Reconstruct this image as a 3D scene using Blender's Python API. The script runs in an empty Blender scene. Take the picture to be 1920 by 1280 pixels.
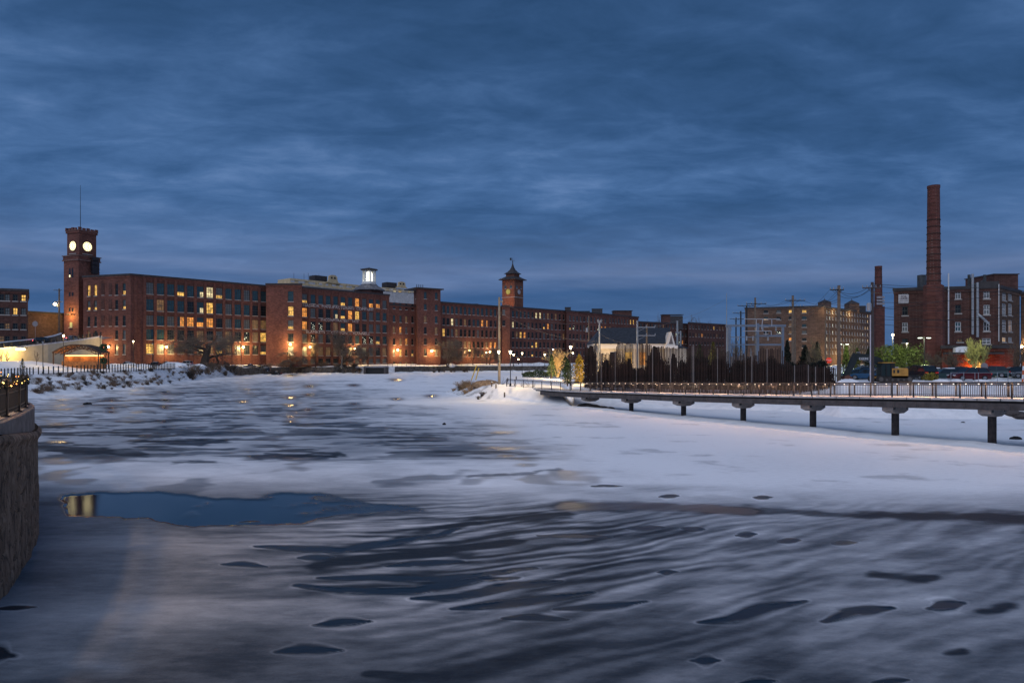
import bpy, math, random
import numpy as np
from mathutils import Vector, Matrix
C = bpy.context.scene.collection
D2R = math.radians
# ---------------------------------------------------------------- camera, world, sun, exposure
sc = bpy.context.scene
EYE, F, CX, HY = 6.0, 1280.0, 960.0, 675.0
cam = bpy.data.cameras.new('camera'); cam.lens = 24; cam.sensor_width = 36; cam.shift_y = 35 / 1920
cam.clip_end = 9000; cam.clip_start = .1
co = bpy.data.objects.new('camera', cam); C.objects.link(co)
co.location = (0, 0, EYE); co.rotation_euler = (math.pi / 2, 0, 0); sc.camera = co
sc.render.engine = 'CYCLES'
sc.cycles.use_denoising = True
sc.cycles.max_bounces = 5; sc.cycles.diffuse_bounces = 2; sc.cycles.glossy_bounces = 3
sc.cycles.transparent_max_bounces = 6; sc.cycles.sample_clamp_indirect = 3; sc.cycles.sample_clamp_direct = 0
sc.cycles.caustics_reflective = False; sc.cycles.caustics_refractive = False
sc.view_settings.view_transform = 'Standard'; sc.view_settings.look = 'None'
sc.view_settings.exposure = 0; sc.view_settings.gamma = 1; sc.view_settings.use_curve_mapping = False

W = bpy.data.worlds.new('World'); sc.world = W; W.use_nodes = True
nt = W.node_tree; nt.nodes.clear()
def N(t, kind, **kw):
    n = t.nodes.new(kind)
    for k, v in kw.items():
        if k.startswith('i_'):
            key = k[2:]; key = int(key) if key.isdigit() else key.replace('_', ' ')
            n.inputs[key].default_value = v
        else: setattr(n, k, v)
    return n
def LK(t, a, b): t.links.new(a, b)
def math_n(t, op, a, b=None, c=None):
    n = t.nodes.new('ShaderNodeMath'); n.operation = op
    for i, v in enumerate((a, b, c)):
        if v is None: continue
        if isinstance(v, (int, float)): n.inputs[i].default_value = v
        else: t.links.new(v, n.inputs[i])
    return n.outputs[0]
def ramp(t, fac, stops, interp='LINEAR'):
    r = t.nodes.new('ShaderNodeValToRGB'); r.color_ramp.interpolation = interp
    e = r.color_ramp.elements
    while len(e) < len(stops): e.new(0.5)
    for el, (p, c) in zip(e, stops):
        el.position = p; el.color = (c, c, c, 1) if isinstance(c, (int, float)) else (*c, 1)
    if fac is not None: t.links.new(fac, r.inputs[0])
    return r.outputs[0]
def mixc(t, fac, a, b, mode='MIX'):
    m = t.nodes.new('ShaderNodeMix'); m.data_type = 'RGBA'; m.blend_type = mode
    for s, v in ((0, fac), (6, a), (7, b)):
        if isinstance(v, (int, float)): m.inputs[s].default_value = v
        elif isinstance(v, tuple): m.inputs[s].default_value = (*v, 1)
        else: t.links.new(v, m.inputs[s])
    return m.outputs[2]
tc = N(nt, 'ShaderNodeTexCoord'); sx = N(nt, 'ShaderNodeSeparateXYZ'); LK(nt, tc.outputs['Generated'], sx.inputs[0])
za = math_n(nt, 'ABSOLUTE', sx.outputs[2])
zz = math_n(nt, 'ADD', za, 0.13)
cx_ = math_n(nt, 'DIVIDE', sx.outputs[0], zz); cy_ = math_n(nt, 'DIVIDE', sx.outputs[1], zz)
cb = N(nt, 'ShaderNodeCombineXYZ'); LK(nt, cx_, cb.inputs[0]); LK(nt, cy_, cb.inputs[1])
mp = N(nt, 'ShaderNodeMapping'); mp.inputs['Rotation'].default_value = (0, 0, D2R(-32)); mp.inputs['Scale'].default_value = (.75, 1.25, 1)
mp.inputs['Location'].default_value = (12.5, 1.3, 0)
LK(nt, cb.outputs[0], mp.inputs[0])
n1 = N(nt, 'ShaderNodeTexNoise', i_Scale=0.85, i_Detail=6.0, i_Roughness=.52, i_Distortion=.15); LK(nt, mp.outputs[0], n1.inputs['Vector'])
n2 = N(nt, 'ShaderNodeTexNoise', i_Scale=4.2, i_Detail=8.0, i_Roughness=.62, i_Distortion=.3); LK(nt, mp.outputs[0], n2.inputs['Vector'])
cl = math_n(nt, 'ADD', math_n(nt, 'MULTIPLY', n1.outputs[0], .62), math_n(nt, 'MULTIPLY', n2.outputs[0], .38))
cloud = ramp(nt, cl, [(.33, (.020, .062, .150)), (.46, (.037, .096, .225)), (.55, (.060, .136, .300)), (.67, (.120, .215, .42))])
n3 = N(nt, 'ShaderNodeTexNoise', i_Scale=3.0, i_Detail=4.0)                       # long low bars of cloud over the horizon
mp3 = N(nt, 'ShaderNodeMapping'); mp3.inputs['Scale'].default_value = (1, 1, 9); mp3.inputs['Rotation'].default_value = (0, D2R(2.5), 0)
LK(nt, tc.outputs['Generated'], mp3.inputs[0]); LK(nt, mp3.outputs[0], n3.inputs['Vector'])
low = ramp(nt, math_n(nt, 'ADD', za, math_n(nt, 'MULTIPLY', math_n(nt, 'SUBTRACT', n3.outputs[0], .5), .10)),
           [(0, (.052, .112, .245)), (.05, (.068, .132, .275)), (.085, (.040, .098, .232)), (.125, (.150, .212, .375)), (.155, (.095, .165, .325)), (.22, (.046, .112, .255))])
skyc = mixc(nt, ramp(nt, za, [(.10, .72), (.24, 0)]), cloud, low)
grd = ramp(nt, za, [(0, 1), (.25, 1), (.5, .82), (1, .75)])
skyc = mixc(nt, 1.0, skyc, grd, 'MULTIPLY')
bg = N(nt, 'ShaderNodeBackground', i_Strength=1.1); LK(nt, skyc, bg.inputs[0])
wo = N(nt, 'ShaderNodeOutputWorld'); LK(nt, bg.outputs[0], wo.inputs[0])
sl = bpy.data.lights.new('sun', 'SUN'); sl.energy = 1.45; sl.angle = D2R(70); sl.color = (.88, .90, 1.0)
so = bpy.data.objects.new('sun', sl); C.objects.link(so); so.rotation_euler = (D2R(42), 0, D2R(-20)); so.location = (0, -30, 60)

# ---------------------------------------------------------------- helpers
def at(px, D, z=0.0): return Vector(((px - CX) / F * D, D, z))
def zy(py, D): return EYE + (HY - py) * D / F
def pt(px, py, D): return at(px, D, zy(py, D))
rnd = random.Random(5)
MATS = {}
def mat(name, col=(.5, .5, .5), rough=.8, spec=.3, metal=0, noise=None, bump=0, emit=None, estr=0, scale2=None):
    """procedural Principled material; noise = (scale, low factor, high factor)"""
    if name in MATS: return MATS[name]
    m = bpy.data.materials.new(name); m.use_nodes = True; t = m.node_tree
    b = t.nodes['Principled BSDF']
    b.inputs['Roughness'].default_value = rough; b.inputs['Metallic'].default_value = metal
    b.inputs['Specular IOR Level'].default_value = spec; b.inputs['Base Color'].default_value = (*col, 1)
    if noise:
        tc = t.nodes.new('ShaderNodeTexCoord')
        n = N(t, 'ShaderNodeTexNoise', i_Scale=noise[0], i_Detail=6.0, i_Roughness=.62)
        LK(t, tc.outputs['Object'], n.inputs['Vector'])
        f = n.outputs[0]
        if scale2:
            n2 = N(t, 'ShaderNodeTexNoise', i_Scale=scale2, i_Detail=3.0); LK(t, tc.outputs['Object'], n2.inputs['Vector'])
            f = math_n(t, 'ADD', math_n(t, 'MULTIPLY', f, .6), math_n(t, 'MULTIPLY', n2.outputs[0], .4))
        c = ramp(t, f, [(.32, tuple(x * noise[1] for x in col)), (.68, tuple(min(1, x * noise[2]) for x in col))])
        LK(t, c, b.inputs['Base Color'])
        if bump:
            bp = N(t, 'ShaderNodeBump', i_Strength=bump, i_Distance=.1); LK(t, n.outputs[0], bp.inputs['Height']); LK(t, bp.outputs[0], b.inputs['Normal'])
    if emit:
        b.inputs['Emission Color'].default_value = (*emit, 1); b.inputs['Emission Strength'].default_value = estr
    MATS[name] = m
    return m
def brick_mat(name, col, mortar=(.20, .16, .14), var=(.55, 1.35), scale=1.0):
    if name in MATS: return MATS[name]
    m = bpy.data.materials.new(name); m.use_nodes = True; t = m.node_tree; b = t.nodes['Principled BSDF']
    tc = t.nodes.new('ShaderNodeTexCoord'); s = N(t, 'ShaderNodeSeparateXYZ'); LK(t, tc.outputs['Object'], s.inputs[0])
    cbn = t.nodes.new('ShaderNodeCombineXYZ')
    LK(t, math_n(t, 'ADD', s.outputs[0], s.outputs[1]), cbn.inputs[0]); LK(t, s.outputs[2], cbn.inputs[1])
    br = N(t, 'ShaderNodeTexBrick', i_Scale=scale, i_Mortar_Size=.03); LK(t, cbn.outputs[0], br.inputs['Vector'])
    br.inputs['Brick Width'].default_value = .9; br.inputs['Row Height'].default_value = .3
    br.inputs['Color1'].default_value = (*[x * .75 for x in col], 1); br.inputs['Color2'].default_value = (*[x * 1.25 for x in col], 1)
    br.inputs['Mortar'].default_value = (*[(x * .6 + y * .4) for x, y in zip(col, mortar)], 1)
    n = N(t, 'ShaderNodeTexNoise', i_Scale=.9, i_Detail=8.0, i_Roughness=.72); LK(t, tc.outputs['Object'], n.inputs['Vector'])
    n2 = N(t, 'ShaderNodeTexNoise', i_Scale=.13, i_Detail=3.0); LK(t, tc.outputs['Object'], n2.inputs['Vector'])
    f = math_n(t, 'ADD', math_n(t, 'MULTIPLY', n.outputs[0], .6), math_n(t, 'MULTIPLY', n2.outputs[0], .4))
    v = ramp(t, f, [(.33, var[0]), (.67, var[1])])
    c = mixc(t, 1.0, br.outputs[0], v, 'MULTIPLY'); LK(t, c, b.inputs['Base Color'])
    b.inputs['Roughness'].default_value = .9; b.inputs['Specular IOR Level'].default_value = .15
    MATS[name] = m
    return m
def emis(name, col, s): return mat(name, (.02, .02, .02), emit=col, estr=s)

class MB:
    def __init__(s): s.v = []; s.f = []; s.m = []
    def face(s, pts, m=0):
        i = len(s.v); s.v.extend([tuple(p) for p in pts]); s.f.append(tuple(range(i, i + len(pts)))); s.m.append(m)
    def box(s, x0, x1, y0, y1, z0, z1, m=0, M=None):
        p = [(x, y, z) for x in (x0, x1) for y in (y0, y1) for z in (z0, z1)]
        if M is not None: p = [tuple(M @ Vector(q)) for q in p]
        i = len(s.v); s.v.extend(p)
        for q in ((0, 1, 3, 2), (4, 6, 7, 5), (0, 4, 5, 1), (2, 3, 7, 6), (0, 2, 6, 4), (1, 5, 7, 3)):
            s.f.append(tuple(i + k for k in q)); s.m.append(m)
    def bar(s, a, b, w, h=None, m=0, up=(0, 0, 1)):
        """box section bar from a to b"""
        a, b = Vector(a), Vector(b); h = w if h is None else h
        d = (b - a); L = d.length
        if L < 1e-6: return
        d /= L; u = Vector(up)
        if abs(d.dot(u)) > .98: u = Vector((0, 1, 0)) if abs(d.y) < .9 else Vector((1, 0, 0))
        r = d.cross(u).normalized(); u = r.cross(d)
        i = len(s.v)
        for P in (a, b):
            for (k, l) in ((-1, -1), (1, -1), (1, 1), (-1, 1)): s.v.append(tuple(P + r * (k * w / 2) + u * (l * h / 2)))
        for q in ((0, 3, 2, 1), (4, 5, 6, 7), (0, 1, 5, 4), (1, 2, 6, 5), (2, 3, 7, 6), (3, 0, 4, 7)):
            s.f.append(tuple(i + k for k in q)); s.m.append(m)
    def tube(s, pts, radii, n=6, m=0, cap=True):
        pts = [Vector(p) for p in pts]
        if isinstance(radii, (int, float)): radii = [radii] * len(pts)
        i0 = len(s.v); prev = None
        for k, p in enumerate(pts):
            d = (pts[min(k + 1, len(pts) - 1)] - pts[max(k - 1, 0)])
            d = d.normalized() if d.length > 1e-9 else Vector((0, 0, 1))
            if prev is None: prev = Vector((1, 0, 0)) if abs(d.x) < .8 else Vector((0, 1, 0))
            r = (prev - d * prev.dot(d)).normalized(); q = d.cross(r); prev = r
            for j in range(n):
                a = 2 * math.pi * j / n
                s.v.append(tuple(p + (r * math.cos(a) + q * math.sin(a)) * radii[k]))
        for k in range(len(pts) - 1):
            for j in range(n):
                a = i0 + k * n + j; b = i0 + k * n + (j + 1) % n
                s.f.append((a, b, b + n, a + n)); s.m.append(m)
        if cap:
            s.f.append(tuple(i0 + j for j in range(n))[::-1]); s.m.append(m)
            e = i0 + (len(pts) - 1) * n; s.f.append(tuple(e + j for j in range(n))); s.m.append(m)
    def lathe(s, prof, n=12, m=0, c=(0, 0, 0), rot=0):
        s.rings([[(c[0] + r * math.cos(rot + 2 * math.pi * j / n), c[1] + r * math.sin(rot + 2 * math.pi * j / n), c[2] + z) for j in range(n)] for r, z in prof], m)
    def rings(s, R, m=0, cap=True, closed=True):
        n = len(R[0]); i0 = len(s.v)
        for r in R: s.v.extend([tuple(p) for p in r])
        for k in range(len(R) - 1):
            for j in range(n if closed else n - 1):
                a = i0 + k * n + j; b = i0 + k * n + (j + 1) % n
                s.f.append((a, b, b + n, a + n)); s.m.append(m)
        if cap:
            s.f.append(tuple(range(i0, i0 + n))[::-1]); s.m.append(m)
            e = i0 + (len(R) - 1) * n; s.f.append(tuple(range(e, e + n))); s.m.append(m)
    def ball(s, c, r, m=0, n=8, k=5, sz=1):
        prof = [(max(1e-3, r * math.sin(math.pi * i / k)), -sz * r * math.cos(math.pi * i / k)) for i in range(k + 1)]
        s.lathe(prof, n, m, c)
    def prism(s, poly, y0, y1, m=0, M=None):
        """poly in xz extruded along y"""
        M = M or Matrix.Identity(4); n = len(poly); i = len(s.v)
        for y in (y0, y1):
            for x, z in poly: s.v.append(tuple(M @ Vector((x, y, z))))
        for j in range(n):
            k = (j + 1) % n; s.f.append((i + j, i + k, i + n + k, i + n + j)); s.m.append(m)
        s.f.append(tuple(range(i, i + n))[::-1]); s.m.append(m); s.f.append(tuple(range(i + n, i + 2 * n))); s.m.append(m)
    def mesh(s, name, mats, off=None, smooth=False):
        me = bpy.data.meshes.new(name)
        v = s.v if off is None else [(a - off[0], b - off[1], c - off[2]) for a, b, c in s.v]
        me.from_pydata(v, [], s.f)
        for q in (mats if isinstance(mats, (list, tuple)) else [mats]): me.materials.append(q)
        me.polygons.foreach_set('material_index', s.m)
        if smooth: me.polygons.foreach_set('use_smooth', [True] * len(s.f))
        me.update(); return me
    def build(s, name, mats, parent=None, world=True, smooth=False):
        """world: the vertices are in world space and parent (at identity rotation) is subtracted"""
        off = None
        if parent is not None and world: off = wloc(parent)
        return link(name, s.mesh(name, mats, off, smooth), parent)
WL = {}
def wloc(o):
    p = Vector((0, 0, 0))
    while o is not None: p += Vector(o.location); o = o.parent
    return p
def link(name, me, parent=None, loc=(0, 0, 0), rz=0):
    o = bpy.data.objects.new(name, me); C.objects.link(o)
    if parent is not None: o.parent = parent
    o.location = loc; o.rotation_euler = (0, 0, rz)
    return o
def tag(o, label, cat=None, group=None, kind=None):
    if label: o['label'] = label
    if cat: o['category'] = cat
    if group: o['group'] = group
    if kind: o['kind'] = kind
    return o
def thing(name, label, cat, loc, group=None, rz=0):
    o = bpy.data.objects.new(name, None); C.objects.link(o); o.location = loc; o.rotation_euler = (0, 0, rz); o.empty_display_size = .2
    return tag(o, label, cat, group)
def structure(o): o['kind'] = 'structure'; return o
def stuff(o): o['kind'] = 'stuff'; return o
def lamp(parent, loc, power, col=(1, .66, .25), r=.15, kind='POINT', world=True, spot=None, name='light', rot=None):
    l = bpy.data.lights.new(name, kind); l.energy = power; l.color = col
    l.shadow_soft_size = r
    o = bpy.data.objects.new(name, l); C.objects.link(o)
    if parent is not None: o.parent = parent
    o.location = Vector(loc) - wloc(parent) if (parent is not None and world) else loc
    if spot: l.spot_size = D2R(spot); l.spot_blend = .6
    if rot: o.rotation_euler = rot
    return o
# value noise on arrays
class VN:
    def __init__(s, seed): s.t = np.random.RandomState(seed).rand(256, 256)
    def n(s, x, y):
        xi = np.floor(x).astype(int); yi = np.floor(y).astype(int); fx = x - xi; fy = y - yi
        fx = fx * fx * (3 - 2 * fx); fy = fy * fy * (3 - 2 * fy)
        a = s.t[xi & 255, yi & 255]; b = s.t[(xi + 1) & 255, yi & 255]; c = s.t[xi & 255, (yi + 1) & 255]; d = s.t[(xi + 1) & 255, (yi + 1) & 255]
        return (a * (1 - fx) + b * fx) * (1 - fy) + (c * (1 - fx) + d * fx) * fy
    def fbm(s, x, y, o=4, g=.5):
        r = 0; a = 1; w = 0
        for k in range(o): r = r + a * s.n(x * 2 ** k + 17.3 * k, y * 2 ** k + 9.1 * k); w += a; a *= g
        return r / w
def sstep(a, b, x): t = np.clip((x - a) / (b - a), 0, 1); return t * t * (3 - 2 * t)
def grid_mesh(name, X, Y, Z, mats, attrs=None, smooth=True):
    r, c = X.shape
    me = bpy.data.meshes.new(name); me.vertices.add(r * c)
    me.vertices.foreach_set('co', np.stack([X, Y, Z], -1).astype(np.float32).ravel())
    idx = np.arange(r * c).reshape(r, c)
    q = np.stack([idx[:-1, :-1], idx[:-1, 1:], idx[1:, 1:], idx[1:, :-1]], -1).reshape(-1, 4)
    me.loops.add(q.size); me.loops.foreach_set('vertex_index', q.ravel().astype(np.int32))
    me.polygons.add(len(q)); me.polygons.foreach_set('loop_start', np.arange(0, q.size, 4, dtype=np.int32))
    try: me.polygons.foreach_set('loop_total', np.full(len(q), 4, dtype=np.int32))
    except Exception: pass
    me.polygons.foreach_set('use_smooth', np.full(len(q), smooth))
    for m in mats: me.materials.append(m)
    for k, a in (attrs or {}).items():
        at_ = me.attributes.new(k, 'FLOAT', 'POINT'); at_.data.foreach_set('value', a.astype(np.float32).ravel())
    me.update(calc_edges=True); me.validate()
    return me
def text_part(s, size, m, parent, loc, rot, name='lettering', ext=.02, align='CENTER', sx=1):
    cu = bpy.data.curves.new('lettering', 'FONT'); cu.body = s; cu.size = size; cu.extrude = ext; cu.align_x = align; cu.align_y = 'CENTER'; cu.resolution_u = 2
    o = bpy.data.objects.new('tmp', cu); C.objects.link(o)
    dg = bpy.context.evaluated_depsgraph_get(); me = bpy.data.meshes.new_from_object(o.evaluated_get(dg)); me.name = name
    bpy.data.objects.remove(o); me.materials.clear(); me.materials.append(m)
    p = link(name, me, parent); p.location = loc; p.rotation_euler = rot; p.scale = (sx, 1, 1)
    return p
# ---------------------------------------------------------------- materials
def snow_material():
    m = bpy.data.materials.new('snow'); m.use_nodes = True; t = m.node_tree; b = t.nodes['Principled BSDF']
    tc = t.nodes.new('ShaderNodeTexCoord')
    n = N(t, 'ShaderNodeTexNoise', i_Scale=.8, i_Detail=7.0, i_Roughness=.6); LK(t, tc.outputs['Object'], n.inputs['Vector'])
    n2 = N(t, 'ShaderNodeTexNoise', i_Scale=9.0, i_Detail=4.0); LK(t, tc.outputs['Object'], n2.inputs['Vector'])
    c = ramp(t, n.outputs[0], [(.3, (.70, .72, .76)), (.6, (.86, .87, .90))])
    at_ = t.nodes.new('ShaderNodeAttribute'); at_.attribute_name = 'dirt'
    d = math_n(t, 'MULTIPLY', at_.outputs['Fac'], ramp(t, n2.outputs[0], [(.42, .25), (.6, 1)]))
    c = mixc(t, d, c, (.055, .042, .034))
    LK(t, c, b.inputs['Base Color']); b.inputs['Roughness'].default_value = .85; b.inputs['Specular IOR Level'].default_value = .2
    bp = N(t, 'ShaderNodeBump', i_Strength=.6, i_Distance=.25); LK(t, n.outputs[0], bp.inputs['Height']); LK(t, bp.outputs[0], b.inputs['Normal'])
    MATS['snow'] = m; return m
SNOW = snow_material()
BR = brick_mat('red_brick', (.140, .052, .039))
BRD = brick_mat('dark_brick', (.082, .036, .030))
BRO = brick_mat('brown_brick', (.120, .072, .052))
BRC = brick_mat('chimney_brick', (.105, .036, .030), var=(.6, 1.3))
STONE = mat('sill_stone', (.34, .31, .29), noise=(1.5, .8, 1.15))
FRAME = mat('window_frame_paint', (.045, .055, .05), .5)
WFRAME = mat('white_window_frame', (.62, .62, .64), .5)
ROOF = mat('dark_roof_edge', (.045, .04, .042), .7, noise=(1, .7, 1.4))
SLATE = mat('slate_roof', (.030, .033, .040), .6, noise=(2.5, .6, 1.5))
GLASS = mat('dark_window_glass', (.030, .075, .088), .12, .9, noise=(.5, .6, 1.5))  # teal of the reflected sky is put into the base colour
GLASSG = mat('blind_behind_glass', (.13, .14, .14), .35, .6, noise=(1.5, .7, 1.3))
GLASSB = mat('black_window_glass', (.012, .014, .018), .2, .5)
def lit_mat(name, col, s):
    m = bpy.data.materials.new(name); m.use_nodes = True; t = m.node_tree; b = t.nodes['Principled BSDF']
    tc = t.nodes.new('ShaderNodeTexCoord'); oi = t.nodes.new('ShaderNodeObjectInfo')
    va = N(t, 'ShaderNodeVectorMath', operation='ADD'); LK(t, tc.outputs['Object'], va.inputs[0])
    sc_ = N(t, 'ShaderNodeVectorMath', operation='SCALE'); LK(t, oi.outputs['Location'], sc_.inputs[0]); sc_.inputs['Scale'].default_value = 3.7
    LK(t, sc_.outputs[0], va.inputs[1])
    n = N(t, 'ShaderNodeTexNoise', i_Scale=.9, i_Detail=3.0, i_Roughness=.7); LK(t, va.outputs[0], n.inputs['Vector'])
    e = mixc(t, 1.0, col, ramp(t, n.outputs[0], [(.36, .28), (.5, .8), (.66, 1.5)]), 'MULTIPLY')
    LK(t, e, b.inputs['Emission Color']); b.inputs['Emission Strength'].default_value = s
    b.inputs['Base Color'].default_value = (.1, .08, .06, 1); b.inputs['Roughness'].default_value = .3
    MATS[name] = m; return m
LO = lit_mat('lamp_lit_amber_room', (1, .36, .055), .95)
LY = lit_mat('lamp_lit_yellow_room', (1, .55, .11), 1.05)
LP = lit_mat('lamp_lit_pale_room', (1, .80, .42), .9)
LW = lit_mat('dim_warm_room', (1, .50, .16), .16)
LS = emis('bare_bulb_in_room', (.95, 1, .75), 2.2)
WOOD = mat('weathered_pole_wood', (.15, .115, .09), .9, noise=(4, .7, 1.3))
GALV = mat('galvanised_steel', (.30, .32, .35), .5, .5, .4, noise=(2, .8, 1.2))
BLACKM = mat('black_painted_metal', (.018, .018, .02), .5)
RAILM = mat('dark_bronze_rail', (.018, .017, .020), .5)
CONC = mat('pale_concrete', (.28, .245, .225), .85, noise=(3, .8, 1.15))
CONCG = mat('grey_concrete', (.085, .075, .075), .9, noise=(2, .65, 1.2), bump=.3)
PILE = mat('shaded_pile_concrete', (.032, .028, .030), .9, noise=(3, .5, 1.6))  # columns coloured darker than the caps to hold their shading
CORTEN = mat('corten_steel', (.026, .014, .012), .8, noise=(2, .6, 1.5))
BARK = mat('dark_bark', (.06, .045, .036), .95, noise=(6, .6, 1.5))
TWIG = mat('brown_twigs', (.15, .115, .085), .95)
TWIGL = mat('tan_twigs', (.26, .20, .13), .95)
NEEDLE = mat('evergreen_needles', (.035, .060, .026), .9, noise=(1.5, .5, 1.6))
NEEDLED = mat('dark_evergreen_needles', (.014, .018, .014), .9, noise=(1.5, .5, 1.6))
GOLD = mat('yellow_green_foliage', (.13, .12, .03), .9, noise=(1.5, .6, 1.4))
TAN = mat('tan_dry_grass', (.36, .23, .12), .95, noise=(3, .6, 1.3))
DRY = mat('brown_dry_brush', (.22, .15, .105), .95, noise=(3, .6, 1.4))
GLOBE = emis('glowing_lamp_globe', (1, .70, .28), 30)
GLOBEW = emis('glowing_pale_globe', (1, .86, .58), 9)
LED = emis('rail_led', (1, .80, .66), 3)

# ---------------------------------------------------------------- ice with snow, thin ice and open water
def poly_mask(PX, PY, poly):
    inside = np.zeros(PX.shape, bool); n = len(poly)
    for i in range(n):
        x1, y1 = poly[i]; x2, y2 = poly[(i + 1) % n]
        if y1 == y2: continue
        c = ((y1 > PY) != (y2 > PY)) & (PX < (x2 - x1) * (PY - y1) / (y2 - y1) + x1); inside ^= c
    return inside
def seg_dist(PX, PY, pts, asp):
    """distance to a polyline, vertical differences weighted by asp; also 0..1 position along it"""
    best = np.full(PX.shape, 1e9); pos = np.zeros(PX.shape)
    lens = [math.hypot(pts[i + 1][0] - pts[i][0], pts[i + 1][1] - pts[i][1]) for i in range(len(pts) - 1)]; tot = sum(lens); acc = 0
    for i in range(len(pts) - 1):
        x1, y1 = pts[i]; x2, y2 = pts[i + 1]; dx = x2 - x1; dy = (y2 - y1)
        t = np.clip(((PX - x1) * dx + (PY - y1) * dy * asp) / (dx * dx + dy * dy * asp), 0, 1)
        d = np.hypot(PX - x1 - t * dx, (PY - y1 - t * dy) * asp)
        u = d < best; best = np.where(u, d, best); pos = np.where(u, (acc + t * lens[i]) / tot, pos); acc += lens[i]
    return best, pos
def make_ice():
    pxs = np.arange(-330, 2260, 3.0)
    pys = np.concatenate([np.arange(692, 760, .8), np.arange(760, 900, 1.0), np.arange(900, 1296, 1.3), [1330, 1420, 1600, 1900]])
    PX, PY = np.meshgrid(pxs, pys); D = EYE * F / (PY - HY); X = (PX - CX) / F * D; Y = D
    A, B, Q = VN(1), VN(2), VN(3)
    wx = (A.fbm(X / 9, Y / 9, 3) - .5); wy = (B.fbm(X / 9 + 50, Y / 9, 3) - .5)
    far = 1 - sstep(880, 960, PY)
    # broad tone
    S = np.full(PX.shape, .9)
    edge = PX - (610 + (PY - 720) * 3.1) + (A.fbm(X / 14, Y / 14, 4) - .5) * 260 * (1 + 0 * PX)      # open snow field to the right of this line
    open_ = sstep(-140, 120, edge) * (1 - sstep(895, 975, PY + (A.fbm(X / 6, Y / 3, 3) - .5) * 40))
    patch = .66 + .34 * (Q.fbm(X / 11, Y / 22, 4) - .5) + .30 * (A.fbm(X / 2.2, Y / 1.6, 3) - .5)
    band = sstep(842, 872, PY) * (1 - sstep(895, 945, PY)) * .20
    S = patch + band
    shore = (1 - sstep(700, 716, PY)) * .25 + (1 - sstep(.0, 1, (PY - 735 + (PX - 60) * .12) / 30)) * .35 * (1 - sstep(420, 640, PX))
    S = S + shore
    # dark streaks of the middle reach
    st = B.fbm(X / 2.7 + wx * 2, Y / 1.05 + wy * 2, 4, .5); st2 = A.fbm(X / 16 + 9, Y / 7, 3)
    k = sstep(.535, .64, st * .75 + st2 * .25 + .035 * sstep(770, 845, PY) - .03 * (1 - sstep(735, 765, PY)) - .03 * sstep(600, 1000, PX)) * (1 - sstep(845, 880, PY))
    S = S - .40 * k * sstep(715, 745, PY)
    S = S * (1 - open_) + open_ * (.93 + .12 * (A.fbm(X / 8, Y / 8, 3) - .5) - .22 * sstep(.60, .8, B.fbm(X / 4 + 3, Y / 2.2, 5, .6)))
    # near reach: thin grey ice with flowing streaks, bending up to the right
    ang = .10 + .30 * sstep(500, 1500, PX); u = X * np.cos(ang) + Y * np.sin(ang); v = -X * np.sin(ang) + Y * np.cos(ang)
    bow = v + .045 * (X + 4) ** 2 * np.exp(-((X + 3) / 9) ** 2)
    s1 = Q.fbm(u / 3.6 + wx * 2, bow / .95 + wy * 2.2, 4, .5); s2 = A.fbm(u / 9 + wx, bow / 3.2 + wy, 3, .5); s3 = B.fbm(u / 1.3, bow / .33, 3, .6)
    fX = .28 * ((X + 2.5) + np.sqrt((X + 2.5) ** 2 + 2)); vv = Y - fX; jw = (A.fbm(X / 2.2, Y / 1.2, 3) - .5)
    s1 = Q.fbm(X / 3.4 + wx * 2, vv / .75 + wy * 1.2, 4, .55); s2 = A.fbm(X / 9 + wx, vv / 3.2 + wy, 3, .5); s3 = B.fbm(X / .9 + 5, vv / .20 + jw, 4, .6); s4 = Q.fbm(X / 1.6 + 31, vv / .42 + jw, 4, .6)
    rip = np.sin(6.283 * (vv / .95 + 1.5 * (B.fbm(X / 4, vv / 2.0, 3) - .5) * 2)); rm = np.clip(np.exp(-((PX - 900) / 430) ** 2 - ((PY - 1035) / 105) ** 2) + .28 * sstep(500, 800, PX), 0, 1); rip2 = np.sin(6.283 * (vv / .42 + 1.4 * (A.fbm(X / 3, vv / 1.5, 3) - .5) * 2))
    s5 = Q.fbm(X / 2.6 + wx, vv / 1.25 + wy, 3, .42); s6 = B.fbm(X / .55, Y / .25, 3, .6)
    cen = .25 + .75 * rm
    near = .415 + .50 * (s5 - .5) + .42 * (s2 - .5) + cen * (.26 * (s3 - .5) + .30 * (s4 - .5)) + .13 * (s6 - .5) - .19 * rm * rip - .07 * rip2 * np.exp(-((PX - 950) / 520) ** 2 - ((PY - 960) / 80) ** 2)
    near -= .17 * rm * sstep(.54, .68, s1 * .55 + s4 * .45) + .10 * (1 - rm) * sstep(.55, .72, s5) 
    near += .10 * np.exp(-((PX - 1100) / 500) ** 2) * sstep(880, 930, PY) * (1 - sstep(960, 1010, PY)) + .05 * sstep(1100, 1900, PX)
    near -= .07 * sstep(1120, 1290, PY) + .10 * np.exp(-((PX - 480) / 330) ** 2 - ((PY - 1230) / 70) ** 2)
    smooth = np.exp(-((PX - 200) / 230) ** 2 - ((PY - 1090) / 110) ** 2)
    near = near * (1 - .7 * smooth) + .7 * smooth * (.42 + .30 * (s2 - .5) + .06 * (s3 - .5))
    line = 945 + (A.fbm(X / 7 + 3, Y / 2, 3) - .5) * 70 + (-8 + 18 * sstep(650, 1150, PX))
    kk = sstep(-55, 30, PY - line)
    S = S * (1 - kk) + near * kk
    Wt = np.zeros(PX.shape); rim = np.zeros(PX.shape)
    jx = (A.fbm(X / .9, Y / .5, 3) - .5) * 22; jy = (B.fbm(X / .9, Y / .5, 3) - .5) * 9
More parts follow.
